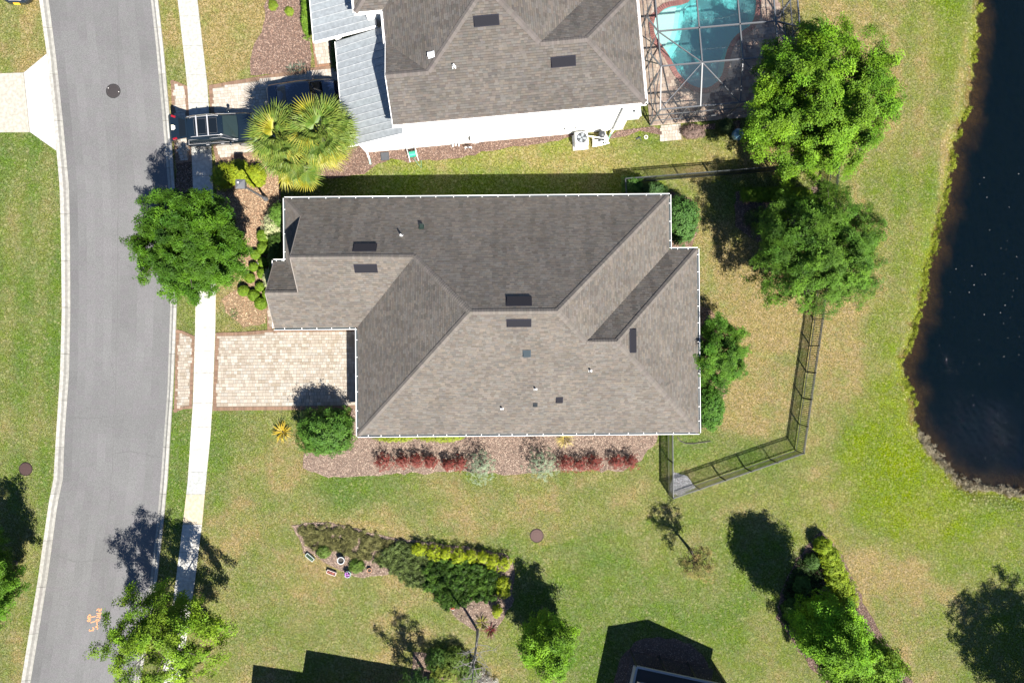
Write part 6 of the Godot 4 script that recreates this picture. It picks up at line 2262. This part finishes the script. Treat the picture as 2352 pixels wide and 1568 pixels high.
func build_cars() -> void:
	# black estate-like off-roader with its tailgate open; x runs forward
	var turn := 0.083
	var at := P(515, 306)
	var car := thing("parked_car", "black sport utility car with open tailgate and silver roof bars on the paved apron", "car", at, turn)
	var b := Mesher.new()
	b.col = Color(0.006, 0.009, 0.014)
	loft(b, [[-2.1, 0.84, 0.32, 0.82, 0.86, 0.7], [-2.02, 0.91, 0.28, 0.98, 1.02, 0.78], [-1.3, 0.945, 0.24, 1.02, 1.06, 0.8], [0.0, 0.945, 0.24, 0.99, 1.04, 0.8], [0.95, 0.945, 0.24, 0.97, 1.02, 0.78], [1.75, 0.935, 0.25, 0.9, 0.97, 0.74], [2.15, 0.88, 0.28, 0.8, 0.86, 0.68], [2.32, 0.74, 0.34, 0.66, 0.7, 0.55]])
	part(car, "body", b, M.carpaint)
	var cab := Mesher.new()
	cab.col = Color(0.006, 0.009, 0.014)
	loft(cab, [[-1.8, 0.8, 0.95, 1.3, 1.58, 0.56], [-1.5, 0.86, 0.98, 1.36, 1.63, 0.6], [-0.6, 0.88, 0.98, 1.38, 1.65, 0.62], [0.2, 0.87, 0.98, 1.35, 1.63, 0.6], [0.52, 0.86, 0.98, 1.28, 1.57, 0.58], [1.22, 0.78, 0.97, 1.0, 1.02, 0.62]])
	part(car, "cabin", cab, M.carpaint)
	glass(car, "windshield", [Vector3(0.56, 1.575, -0.58), Vector3(0.56, 1.575, 0.58), Vector3(0.92, 1.36, 0.66), Vector3(1.26, 1.06, 0.71), Vector3(1.3, 1.055, 0), Vector3(1.26, 1.06, -0.71), Vector3(0.92, 1.36, -0.66)], M.shield)
	for s in [1.0, -1.0]:
		glass(car, "side_window", [Vector3(-0.32, 1.06, 0.9 * s), Vector3(0.92, 1.05, 0.885 * s), Vector3(0.36, 1.48, 0.72 * s), Vector3(-0.32, 1.52, 0.735 * s)], M.carglass)
		glass(car, "side_window", [Vector3(-1.3, 1.06, 0.9 * s), Vector3(-0.4, 1.06, 0.905 * s), Vector3(-0.4, 1.52, 0.735 * s), Vector3(-1.2, 1.5, 0.73 * s)], M.carglass)
		glass(car, "side_window", [Vector3(-1.86, 1.12, 0.86 * s), Vector3(-1.36, 1.07, 0.895 * s), Vector3(-1.26, 1.5, 0.73 * s), Vector3(-1.68, 1.44, 0.73 * s)], M.carglass)
		var tr := Mesher.new()
		tr.beam(Vector3(-1.88, 1.09, 0.9 * s), Vector3(0.95, 1.03, 0.905 * s), 0.015, 0.02)
		tr.beam(Vector3(-1.7, 1.47, 0.745 * s), Vector3(0.36, 1.52, 0.735 * s), 0.015, 0.02)
		tr.beam(Vector3(0.36, 1.51, 0.735 * s), Vector3(1.2, 1.0, 0.87 * s), 0.015, 0.02)
		tr.beam(Vector3(-1.88, 1.09, 0.9 * s), Vector3(-1.7, 1.47, 0.745 * s), 0.015, 0.02)
		part(car, "window_trim", tr, M.chrome)
		var ra := Mesher.new()
		ra.col = Color(0.2, 0.2, 0.22)
		ra.tube([Vector3(-1.5, 1.6, 0.6 * s), Vector3(-1.35, 1.69, 0.62 * s), Vector3(0.1, 1.71, 0.62 * s), Vector3(0.3, 1.61, 0.6 * s)], [0.014, 0.016, 0.016, 0.014], 8)
		part(car, "roof_rail", ra, M.chrome)
		var mi := Mesher.new()
		mi.col = Color(0.006, 0.009, 0.014)
		mi.blob(Vector3(0.78, 1.08, 1.04 * s), Vector3(0.1, 0.09, 0.13), 12)
		part(car, "wing_mirror", mi, M.carpaint)
		var hd := Mesher.new()
		hd.col = Color(0.6, 0.62, 0.62)
		hd.blob(Vector3(2.12, 0.76, 0.62 * s), Vector3(0.17, 0.07, 0.17), 12)
		part(car, "headlight", hd, M.paint)
		for x in [-1.39, 1.39]:
			wheel(car, Vector3(x, 0.36, 0.84 * s), 0.36)
		for x in [-0.75, 0.2]:
			var dh := Mesher.new()
			dh.beam(Vector3(x - 0.1, 0.93, 0.955 * s), Vector3(x + 0.1, 0.93, 0.955 * s), 0.03, 0.03)
			part(car, "door_handle", dh, M.chrome)
	for x in [-1.02, -0.32]:
		var rb := Mesher.new()
		rb.beam(Vector3(x, 1.755, -0.66), Vector3(x, 1.755, 0.66), 0.075, 0.035)
		part(car, "roof_bar", rb, M.chrome)
	for q in [[-1.2, -0.5], [-0.46, 0.2]]:
		var sr := Mesher.new()
		sr.slab(rect(q[0], -0.45, q[1], 0.45), 1.655, 1.668)
		part(car, "sunroof", sr, M.carglass)
	var fr := Mesher.new()
	for q in [[-1.22, -0.47, 0.22, -0.47], [-1.22, 0.47, 0.22, 0.47], [-1.22, -0.47, -1.22, 0.47], [0.22, -0.47, 0.22, 0.47], [-0.48, -0.47, -0.48, 0.47]]:
		fr.beam(Vector3(q[0], 1.667, q[1]), Vector3(q[2], 1.667, q[3]), 0.01, 0.01)
	part(car, "sunroof_frame", fr, M.bronze)
	# tailgate, raised and hinged at the rear edge of the roof
	var hin := Vector3(-1.68, 1.62, 0)
	var d := Vector3(-0.93, 0.3, 0).normalized()
	var nn := Vector3(0.3, 0.93, 0).normalized()
	var tg := Mesher.new()
	tg.col = Color(0.006, 0.009, 0.014)
	var e0 := hin
	var e1 := hin + d * 0.5
	var e2 := hin + d * 0.94
	var e3 := hin + d * 1.04 - nn * 0.12
	var w0 := 0.6
	var w1 := 0.7
	var w2 := 0.86
	for q in [[e0, w0, e1, w1], [e1, w1, e2, w2], [e2, w2, e3, w2 * 0.9]]:
		tg.quad(q[0] + Vector3(0, 0, q[1]), q[0] - Vector3(0, 0, q[1]), q[2] - Vector3(0, 0, q[3]), q[2] + Vector3(0, 0, q[3]))
		var dn: Vector3 = -nn * 0.08
		tg.quad(q[0] - Vector3(0, 0, q[1]) + dn, q[0] + Vector3(0, 0, q[1]) + dn, q[2] + Vector3(0, 0, q[3]) + dn, q[2] - Vector3(0, 0, q[3]) + dn)
		for s in [1.0, -1.0]:
			tg.quad(q[0] + Vector3(0, 0, q[1] * s), q[2] + Vector3(0, 0, q[3] * s), q[2] + Vector3(0, 0, q[3] * s) + dn, q[0] + Vector3(0, 0, q[1] * s) + dn)
	var tgo := part(car, "tailgate", tg, M.carpaint)
	glass(tgo, "rear_window", [hin + d * 0.1 + nn * 0.008 + Vector3(0, 0, 0.5), hin + d * 0.1 + nn * 0.008 - Vector3(0, 0, 0.5), hin + d * 0.47 + nn * 0.008 - Vector3(0, 0, 0.6), hin + d * 0.47 + nn * 0.008 + Vector3(0, 0, 0.6)], M.carglass)
	for s in [1.0, -1.0]:
		var tl := Mesher.new()
		tl.col = Color(0.2, 0.005, 0.008)
		tl.box(hin + d * 0.74 + nn * 0.02 + Vector3(0, 0, 0.7 * s), Vector3(0.26, 0.05, 0.13), Basis(d, nn, d.cross(nn)).rotated(Vector3.UP, 0.35 * s), 0.02)
		part(tgo, "tail_light", tl, M.carpaint)
	var np := Mesher.new()
	np.col = Color(0.6, 0.56, 0.42)
	np.box(hin + d * 0.82 + nn * 0.012, Vector3(0.16, 0.012, 0.32), Basis(d, nn, d.cross(nn)))
	np.col = Color(0.75, 0.75, 0.74)
	np.box(hin + d * 0.71 + nn * 0.012, Vector3(0.05, 0.012, 0.2), Basis(d, nn, d.cross(nn)))
	part(tgo, "license_plate", np, M.paint)
	var ca := Mesher.new()
	ca.col = Color(0.01, 0.01, 0.01)
	ca.quad(Vector3(-1.83, 1.5, 0.6), Vector3(-1.83, 1.5, -0.6), Vector3(-2.08, 0.9, -0.72), Vector3(-2.08, 0.9, 0.72))
	part(car, "boot_opening", ca, M.matte)

	# dark blue saloon, nose under the garage roof
	var c2 := thing("parked_car", "dark blue saloon with its nose under the grey garage roof, behind the palms", "car", P(706, 229), 0.105)
	var b2 := Mesher.new()
	b2.col = Color(0.006, 0.011, 0.026)
	loft(b2, [[-2.3, 0.74, 0.34, 0.82, 0.9, 0.62], [-2.16, 0.86, 0.28, 0.93, 1.02, 0.72], [-1.2, 0.92, 0.22, 0.95, 1.03, 0.76], [0.0, 0.925, 0.22, 0.93, 1.0, 0.78], [1.0, 0.92, 0.22, 0.9, 0.97, 0.76], [1.8, 0.89, 0.24, 0.82, 0.88, 0.7], [2.2, 0.8, 0.28, 0.7, 0.76, 0.6], [2.36, 0.62, 0.34, 0.58, 0.62, 0.45]])
	part(c2, "body", b2, M.carpaint)
	var k2 := Mesher.new()
	k2.col = Color(0.006, 0.011, 0.026)
	loft(k2, [[-1.62, 0.74, 0.95, 1.0, 1.02, 0.6], [-0.95, 0.8, 0.94, 1.25, 1.38, 0.56], [-0.3, 0.82, 0.94, 1.28, 1.44, 0.58], [0.35, 0.82, 0.94, 1.26, 1.41, 0.56], [0.55, 0.8, 0.93, 1.2, 1.36, 0.55], [1.2, 0.74, 0.93, 0.96, 0.98, 0.6]])
	part(c2, "cabin", k2, M.carpaint)
	glass(c2, "windshield", [Vector3(0.55, 1.385, -0.54), Vector3(0.55, 1.385, 0.54), Vector3(1.24, 1.0, 0.66), Vector3(1.28, 0.995, 0), Vector3(1.24, 1.0, -0.66)], M.carglass)
	glass(c2, "rear_window", [Vector3(-0.98, 1.385, 0.52), Vector3(-0.98, 1.385, -0.52), Vector3(-1.58, 1.045, -0.6), Vector3(-1.58, 1.045, 0.6)], M.carglass)
	for s in [1.0, -1.0]:
		glass(c2, "side_window", [Vector3(-1.0, 1.02, 0.845 * s), Vector3(0.85, 1.0, 0.85 * s), Vector3(0.45, 1.33, 0.7 * s), Vector3(-0.85, 1.34, 0.69 * s)], M.carglass)
		for x in [-1.38, 1.4]:
			wheel(c2, Vector3(x, 0.33, 0.83 * s), 0.33)
		var mi := Mesher.new()
		mi.col = Color(0.008, 0.012, 0.02)
		mi.blob(Vector3(0.75, 1.02, 1.0 * s), Vector3(0.09, 0.08, 0.13), 12)
		part(c2, "wing_mirror", mi, M.carpaint)
		var hd := Mesher.new()
		hd.col = Color(0.6, 0.62, 0.62)
		hd.blob(Vector3(2.12, 0.66, 0.58 * s), Vector3(0.17, 0.06, 0.15), 12)
		part(c2, "headlight", hd, M.paint)
		var tl := Mesher.new()
		tl.col = Color(0.4, 0.012, 0.015)
		tl.blob(Vector3(-2.2, 0.86, 0.6 * s), Vector3(0.08, 0.07, 0.18), 12)
		part(c2, "tail_light", tl, M.carpaint)
	var lines := Mesher.new()
	lines.col = Color(0.002, 0.003, 0.006)
	lines.beam(Vector3(-1.66, 1.045, -0.68), Vector3(-1.66, 1.045, 0.68), 0.02, 0.01)
	part(c2, "boot_seam", lines, M.matte)

	# black car at the upper left edge: only its nose shows, x runs forward = down the picture
	var c3 := thing("parked_car", "black car at the upper left edge, only its rounded nose in view", "car", P(52, -66), -PI / 2 - 0.02)
	var b3 := Mesher.new()
	b3.col = Color(0.012, 0.017, 0.02)
	loft(b3, [[-2.1, 0.84, 0.3, 0.82, 0.9, 0.68], [-1.2, 0.93, 0.24, 0.95, 1.03, 0.76], [0.6, 0.93, 0.24, 0.94, 1.0, 0.76], [1.5, 0.93, 0.25, 0.88, 0.94, 0.74], [2.0, 0.9, 0.26, 0.74, 0.82, 0.66], [2.2, 0.78, 0.28, 0.64, 0.7, 0.58], [2.32, 0.56, 0.3, 0.54, 0.58, 0.4]])
	part(c3, "body", b3, M.carpaint)
	var k3 := Mesher.new()
	k3.col = Color(0.012, 0.017, 0.02)
	loft(k3, [[-1.9, 0.74, 0.95, 1.1, 1.3, 0.56], [-1.0, 0.82, 0.94, 1.3, 1.55, 0.58], [0.2, 0.82, 0.94, 1.28, 1.5, 0.56], [1.0, 0.76, 0.93, 0.97, 1.0, 0.6]])
	part(c3, "cabin", k3, M.carpaint)
	for s in [1.0, -1.0]:
		for x in [-1.35, 1.38]:
			wheel(c3, Vector3(x, 0.34, 0.83 * s), 0.34)
		var hd := Mesher.new()
		hd.col = Color(0.7, 0.72, 0.7)
		hd.blob(Vector3(1.98, 0.74, 0.7 * s), Vector3(0.24, 0.08, 0.13), 12)
		part(c3, "headlight", hd, M.paint)
	var pl := Mesher.new()
	pl.col = Color(0.6, 0.36, 0.03)
	pl.box(Vector3(2.36, 0.5, 0.0), Vector3(0.03, 0.16, 0.4), Basis(Vector3.BACK, 0.35))
	part(c3, "license_plate", pl, M.paint)
	var gr := Mesher.new()
	gr.col = Color(0.25, 0.26, 0.27)
	gr.beam(Vector3(2.22, 0.68, -0.4), Vector3(2.22, 0.68, 0.4), 0.04, 0.03)
	part(c3, "grille_bar", gr, M.chrome)

# ---------------------------------------------------------------- small things
func build_objects() -> void:
	# street lamp
	var lp := thing("street_lamp", "dark grey post lamp with a square head, beside the golden mounds", "street lamp", P(611, 457))
	var m := Mesher.new()
	m.lathe(Vector3.ZERO, [Vector2(0.16, -0.05), Vector2(0.16, 0.12), Vector2(0.11, 0.5), Vector2(0.075, 0.6), Vector2(0.055, 3.7), Vector2(0.08, 3.75), Vector2(0.08, 3.8)], 14)
	part(lp, "post", m, M.bronze)
	m = Mesher.new()
	m.box(Vector3(0, 4.0, 0), Vector3(0.4, 0.4, 0.4))
	m.box(Vector3(0, 4.24, 0), Vector3(0.56, 0.1, 0.56), Basis.IDENTITY, 0.02)
	m.quad(Vector3(-0.26, 4.29, 0.26), Vector3(0.26, 4.29, 0.26), Vector3(0.02, 4.38, 0.02), Vector3(-0.02, 4.38, 0.02))
	m.quad(Vector3(0.26, 4.29, 0.26), Vector3(0.26, 4.29, -0.26), Vector3(0.02, 4.38, -0.02), Vector3(0.02, 4.38, 0.02))
	m.quad(Vector3(0.26, 4.29, -0.26), Vector3(-0.26, 4.29, -0.26), Vector3(-0.02, 4.38, -0.02), Vector3(0.02, 4.38, -0.02))
	m.quad(Vector3(-0.26, 4.29, -0.26), Vector3(-0.26, 4.29, 0.26), Vector3(-0.02, 4.38, 0.02), Vector3(-0.02, 4.38, -0.02))
	part(lp, "lamp_head", m, M.bronze)
	m = Mesher.new()
	m.col = Color(0.8, 0.8, 0.8)
	m.lathe(Vector3(-0.08, 4.33, -0.06), [Vector2(0.05, 0.0), Vector2(0.05, 0.09), Vector2(0, 0.1)], 10)
	part(lp, "photo_cell", m, M.paint)
	# air conditioner
	var turn := 0.089
	var ac := thing("air_conditioner", "white outdoor air conditioner with a dark fan at the white wall", "air conditioner", P(1333, 326), turn)
	m = Mesher.new()
	m.col = Color(0.76, 0.76, 0.74)
	m.box(Vector3(0, 0.5, 0), Vector3(0.82, 0.9, 0.82), Basis.IDENTITY, 0.06)
	for i in 7:
		m.box(Vector3(0, 0.14 + i * 0.11, 0), Vector3(0.84, 0.02, 0.84))
	part(ac, "casing", m, M.paint)
	m = Mesher.new()
	m.col = Color(0.02, 0.026, 0.03)
	m.lathe(Vector3(0, 0.95, 0), [Vector2(0.34, 0.0), Vector2(0.34, 0.012), Vector2(0, 0.012)], 30)
	part(ac, "fan_well", m, M.matte)
	m = Mesher.new()
	m.col = Color(0.2, 0.22, 0.24)
	for i in 4:
		var a := TAU * i / 4.0 + 0.4
		var d := Vector3(cos(a), 0, sin(a))
		var s := Vector3(-sin(a), 0, cos(a))
		m.quad(Vector3(0, 0.975, 0) + d * 0.05 - s * 0.05, Vector3(0, 0.975, 0) + d * 0.28 - s * 0.12, Vector3(0, 0.99, 0) + d * 0.29 + s * 0.08, Vector3(0, 0.985, 0) + d * 0.05 + s * 0.05)
	part(ac, "fan_blade", m, M.paint)
	m = Mesher.new()
	m.col = Color(0.3, 0.32, 0.33)
	for r in [0.34, 0.25, 0.16]:
		for i in 20:
			m.beam(Vector3(cos(TAU * i / 20.0) * r, 1.0, sin(TAU * i / 20.0) * r), Vector3(cos(TAU * (i + 1) / 20.0) * r, 1.0, sin(TAU * (i + 1) / 20.0) * r), 0.006, 0.006)
	part(ac, "fan_guard", m, M.paint)
	m = Mesher.new()
	m.col = Color(0.7, 0.69, 0.66)
	m.box(Vector3(-0.02, 0.03, 0.03), Vector3(0.98, 0.06, 0.98))
	part(ac, "base_slab", m, M.concrete)
	# pool pump and filter
	var pp := thing("pool_pump", "white pool pump pipework with a black filter tank beside the air conditioner", "pool pump", P(1377, 322), turn)
	m = Mesher.new()
	m.col = Color(0.78, 0.78, 0.76)
	for q in [[-0.45, 0.5, -0.1, 0.45, 0.5, 0.05], [-0.4, 0.4, 0.25, 0.5, 0.35, 0.15], [-0.5, 0.15, 0.4, 0.0, 0.15, 0.36], [0.02, 0.14, 0.36, 0.6, 0.16, 0.26], [0.45, 0.1, -0.3, 0.5, 0.5, 0.1], [-0.45, 0.1, 0.4, -0.45, 0.55, -0.15], [0.3, 0.1, 0.2, 0.3, 0.7, -0.3], [-0.95, 0.4, -0.25, -0.45, 0.45, -0.15]]:
		m.tube([Vector3(q[0], q[1], q[2]), Vector3(q[3], q[4], q[5])], [0.045, 0.045], 10)
	part(pp, "pipe", m, M.paint)
	m = Mesher.new()
	m.col = Color(0.025, 0.03, 0.035)
	m.lathe(Vector3(0.1, 0.05, -0.2), [Vector2(0.2, 0.0), Vector2(0.22, 0.1), Vector2(0.22, 0.6), Vector2(0.18, 0.75), Vector2(0.06, 0.8), Vector2(0, 0.8)], 18)
	m.blob(Vector3(0.05, 0.25, 0.05), Vector3(0.17, 0.15, 0.16), 14)
	part(pp, "filter_tank", m, M.paint)
	m = Mesher.new()
	m.col = Color(0.74, 0.74, 0.72)
	m.box(Vector3(-0.15, 0.12, 0.15), Vector3(0.6, 0.22, 0.32), Basis.IDENTITY, 0.02)
	m.box(Vector3(0.42, 0.3, 0.1), Vector3(0.14, 0.3, 0.4), Basis.IDENTITY, 0.02)
	part(pp, "pump_motor", m, M.paint)
	# clear plastic tub, red bottle, poles
	var tb := thing("plastic_tub", "pale clear plastic tub in the corner between white wall and pool enclosure", "tub", P(1452, 264), turn)
	m = Mesher.new()
	for q in [[0, 0.02, 0, 0.8, 0.03, 0.6], [-0.4, 0.35, 0, 0.02, 0.7, 0.6], [0.4, 0.35, 0, 0.02, 0.7, 0.6], [0, 0.35, 0.3, 0.8, 0.7, 0.02], [0, 0.35, -0.3, 0.8, 0.7, 0.02]]:
		m.box(Vector3(q[0], q[1], q[2]), Vector3(q[3], q[4], q[5]))
	part(tb, "tub_body", m, M.plastic)
	m = Mesher.new()
	m.box(Vector3(0, 0.72, 0), Vector3(0.9, 0.05, 0.7), Basis.IDENTITY, 0.02)
	part(tb, "lid", m, M.plastic)
	m = Mesher.new()
	m.col = Color(0.02, 0.02, 0.02)
	m.beam(Vector3(-0.06, 0.78, 0), Vector3(0.06, 0.78, 0), 0.12, 0.04)
	part(tb, "handle", m, M.paint)
	var rod := thing("pole", "thin pale pole leaning beside the white downspout", "pole", P(1428, 296), 0.0)
	m = Mesher.new()
	m.col = Color(0.55, 0.5, 0.4)
	m.beam(Vector3(0.1, 0.03, 0.05), Vector3(-0.28, 0.5, -0.35), 0.03, 0.03)
	part(rod, "shaft", m, M.paint)
	m = Mesher.new()
	m.col = Color(0.5, 0.06, 0.05)
	m.lathe(Vector3(-0.12, 0.0, -0.5), [Vector2(0.07, 0.0), Vector2(0.07, 0.3), Vector2(0.03, 0.36), Vector2(0, 0.36)], 12)
	part(thing("bottle", "red bottle on the mulch beside the leaning pole", "bottle", P(1428, 298)), "bottle_body", m, M.paint)
	# black lid, hose reel
	m = Mesher.new()
	m.col = Color(0.045, 0.048, 0.055)
	m.box(Vector3(0, 0.06, 0), Vector3(0.55, 0.12, 0.52), Basis.IDENTITY, 0.05)
	part(thing("utility_box", "dark grey square utility box lid in the mulch by the white wall", "utility box", P(884, 359), turn), "lid", m, M.paint)
	var hr := thing("hose_reel", "green garden hose on a wheeled reel against the white wall", "hose reel", P(949, 357), turn + 0.1)
	m = Mesher.new()
	m.col = Color(0.02, 0.26, 0.17)
	for i in 5:
		m.tube([Vector3(-0.2 + i * 0.08, 0.35, 0), Vector3(-0.12 + i * 0.08, 0.35, 0)], [0.19 - 0.01 * (i % 2), 0.2], 16)
	part(hr, "hose", m, M.paint)
	for s in [-1.0, 1.0]:
		m = Mesher.new()
		m.col = Color(0.5, 0.52, 0.52)
		for i in 18:
			m.beam(Vector3(0.26 * s, 0.35 + 0.26 * sin(TAU * i / 18.0), 0.26 * cos(TAU * i / 18.0)), Vector3(0.26 * s, 0.35 + 0.26 * sin(TAU * (i + 1) / 18.0), 0.26 * cos(TAU * (i + 1) / 18.0)), 0.03, 0.03)
		m.beam(Vector3(0.26 * s, 0.35, 0), Vector3(0.28 * s, 0.02, 0.4), 0.035, 0.035)
		m.beam(Vector3(0.26 * s, 0.35, 0), Vector3(0.28 * s, 0.02, -0.3), 0.035, 0.035)
		m.beam(Vector3(0.26 * s, 0.35, 0), Vector3(0.27 * s, 0.8, -0.35), 0.03, 0.03)
		part(hr, "side_frame", m, M.paint)
	m = Mesher.new()
	m.col = Color(0.06, 0.22, 0.16)
	m.tube([Vector3(0, 0.2, 0.2), Vector3(0.15, 0.03, 0.5), Vector3(0.35, 0.02, 0.9), Vector3(0.45, 0.02, 0.4)], [0.016, 0.016, 0.016, 0.016], 7)
	part(hr, "loose_hose", m, M.paint)
	var vl := thing("garden_tap", "small metal valve assembly in the mulch below the meter box", "tap", P(1076, 342), turn)
	m = Mesher.new()
	m.col = Color(0.5, 0.52, 0.53)
	m.tube([Vector3(-0.2, 0.0, 0), Vector3(-0.2, 0.4, 0)], [0.03, 0.03], 8)
	m.tube([Vector3(0.2, 0.0, 0), Vector3(0.2, 0.4, 0)], [0.03, 0.03], 8)
	m.tube([Vector3(-0.22, 0.4, 0), Vector3(0.22, 0.4, 0)], [0.04, 0.04], 8)
	part(vl, "pipe", m, M.paint)
	m = Mesher.new()
	m.col = Color(0.06, 0.06, 0.07)
	m.blob(Vector3(0, 0.46, 0), Vector3(0.07, 0.07, 0.07), 10)
	part(vl, "handle", m, M.paint)
	m = Mesher.new()
	m.col = Color(0.55, 0.5, 0.45)
	m.lathe(Vector3.ZERO, [Vector2(0.13, 0.0), Vector2(0.13, 0.05), Vector2(0.075, 0.05), Vector2(0.075, 0.0)], 20)
	part(thing("valve_ring", "pale round valve ring in the grass left of the stepping pad", "valve cover", P(1484, 315)), "ring", m, M.paint)
	m = Mesher.new()
	m.col = Color(0.03, 0.035, 0.04)
	m.beam(Vector3(-0.16, 0.05, 0.05), Vector3(0.12, 0.06, -0.08), 0.08, 0.07)
	m.beam(Vector3(0.04, 0.05, -0.04), Vector3(0.16, 0.04, 0.14), 0.04, 0.04)
	part(thing("garden_tool", "small dark tool lying in the grass left of the pale ring", "tool", P(1467, 318)), "tool_body", m, M.paint)
	# glazed pot under the tree
	var gp := thing("glazed_pot", "large round blue green pot half under the big tree", "pot", P(1690, 313))
	m = Mesher.new()
	m.col = Color(0.1, 0.2, 0.24)
	m.lathe(Vector3.ZERO, [Vector2(0.22, 0.0), Vector2(0.36, 0.2), Vector2(0.4, 0.42), Vector2(0.34, 0.62), Vector2(0.2, 0.72), Vector2(0.0, 0.74)], 24)
	part(gp, "pot_body", m, M.carpaint)
	# planters and pots of the lower bed
	for q in [[712.8, 1278, -0.72, Color(0.36, 0.4, 0.38), Color(0.03, 0.06, 0.03), "rectangular planter box with dark leaves, left of the pots"], [762, 1313.5, -0.35, Color(0.45, 0.38, 0.35), Color(0.16, 0.05, 0.035), "rectangular planter box with red leaves, below the grey pot"]]:
		var pb := thing("planter_box", q[5], "planter", P(q[0], q[1]), q[2], "rectangular planter boxes on the lower lawn")
		m = Mesher.new()
		m.col = q[3]
		for e in [[0, -0.11, 0.62, 0.03], [0, 0.11, 0.62, 0.03]]:
			m.box(Vector3(e[0], 0.1, e[1]), Vector3(e[2], 0.2, e[3]))
		for s in [-0.3, 0.3]:
			m.box(Vector3(s, 0.1, 0), Vector3(0.03, 0.2, 0.2))
		part(pb, "box", m, M.paint)
		m = Mesher.new()
		m.col = q[4] * 0.6
		m.box(Vector3(0, 0.13, 0), Vector3(0.57, 0.06, 0.19))
		part(pb, "soil", m, M.matte)
		m = Mesher.new()
		for i in 26:
			m.col = (q[4] as Color) * rng.randf_range(0.7, 2.0)
			m.blob(Vector3(rng.randf_range(-0.25, 0.25), 0.19, rng.randf_range(-0.07, 0.07)), Vector3(0.035, 0.03, 0.035), 6, 0.2, i)
		part(pb, "leaves", m, M.matte, Vector3.ZERO, Vector3.ZERO, true)
	for q in [[786, 1283, 0.24, 0.42, Color(0.42, 0.43, 0.43), Color(0.03, 0.025, 0.02), "round grey pot holding dark soil, upper one of the pots", false], [801, 1315, 0.22, 0.38, Color(0.26, 0.36, 0.33), Color(0.25, 0.1, 0.3), "round pot of purple flowers below the grey pot", true], [849.5, 1307.5, 0.15, 0.22, Color(0.45, 0.24, 0.13), Color(0.2, 0.12, 0.08), "small terracotta pot right of the purple flowers", false]]:
		var pt := thing("flower_pot", q[6], "flower pot", P(q[0], q[1]), 0.0, "round pots in the lower bed")
		m = Mesher.new()
		m.col = q[4]
		m.lathe(Vector3.ZERO, [Vector2(q[2] * 0.75, 0.0), Vector2(q[2], q[3]), Vector2(q[2] * 0.84, q[3]), Vector2(q[2] * 0.8, q[3] * 0.75)], 24)
		part(pt, "pot", m, M.paint)
		m = Mesher.new()
		m.col = Color(0.03, 0.025, 0.02)
		m.lathe(Vector3(0, q[3] * 0.7, 0), [Vector2(q[2] * 0.82, 0.0), Vector2(0.0, 0.01)], 20)
		part(pt, "soil", m, M.matte)
		if q[7]:
			m = Mesher.new()
			for i in 36:
				m.col = Color(0.36, 0.14, 0.42) if i % 3 else Color(0.06, 0.12, 0.03)
				m.blob(Vector3(rng.randf_range(-0.17, 0.17), q[3] + rng.randf_range(-0.02, 0.08), rng.randf_range(-0.17, 0.17)), Vector3(0.04, 0.03, 0.04), 6, 0.2, i)
			part(pt, "flowers", m, M.matte, Vector3.ZERO, Vector3.ZERO, true)
	var gn := thing("garden_ornament", "small red and white garden figure on the pink gravel", "ornament", P(1040.5, 1392))
	m = Mesher.new()
	m.col = Color(0.5, 0.03, 0.04)
	m.lathe(Vector3.ZERO, [Vector2(0.13, 0.0), Vector2(0.15, 0.2), Vector2(0.06, 0.36), Vector2(0.0, 0.38)], 16)
	part(gn, "figure_body", m, M.paint)
	m = Mesher.new()
	m.col = Color(0.7, 0.68, 0.66)
	m.blob(Vector3(0.02, 0.1, 0.16), Vector3(0.09, 0.09, 0.07), 12)
	part(gn, "figure_front", m, M.paint)
	for q in [[589.5, 607, 0.16, "white stone among the boxwood balls"], [618, 659, 0.1, "small pale stone by the rightmost boxwood balls"], [1006, 1315, 0.09, "pale stone in the creeping shrub of the lower bed"]]:
		m = Mesher.new()
		m.col = Color(0.6, 0.58, 0.54)
		m.blob(Vector3(0, q[2] * 0.4, 0), Vector3(q[2], q[2] * 0.7, q[2] * 0.85), 10, 0.1, int(q[0]))
		part(thing("stone", q[3], "stone", P(q[0], q[1])), "stone_body", m, M.matte)
	# dark edging hose on the lawn inside the fence
	m = Mesher.new()
	m.col = Color(0.06, 0.055, 0.05)
	var pts := []
	for q in [[1556, 1003], [1562, 1012], [1575, 1018], [1595, 1018], [1618, 1015], [1632, 1013]]:
		pts.append(P(q[0], q[1]) - P(1590, 1015) + Vector3.UP * 0.03)
	m.tube(pts, [0.03, 0.03, 0.03, 0.03, 0.03, 0.025], 8)
	part(thing("drain_hose", "dark hose curving on the grass inside the fence corner", "hose", P(1590, 1015)), "hose_body", m, M.matte)
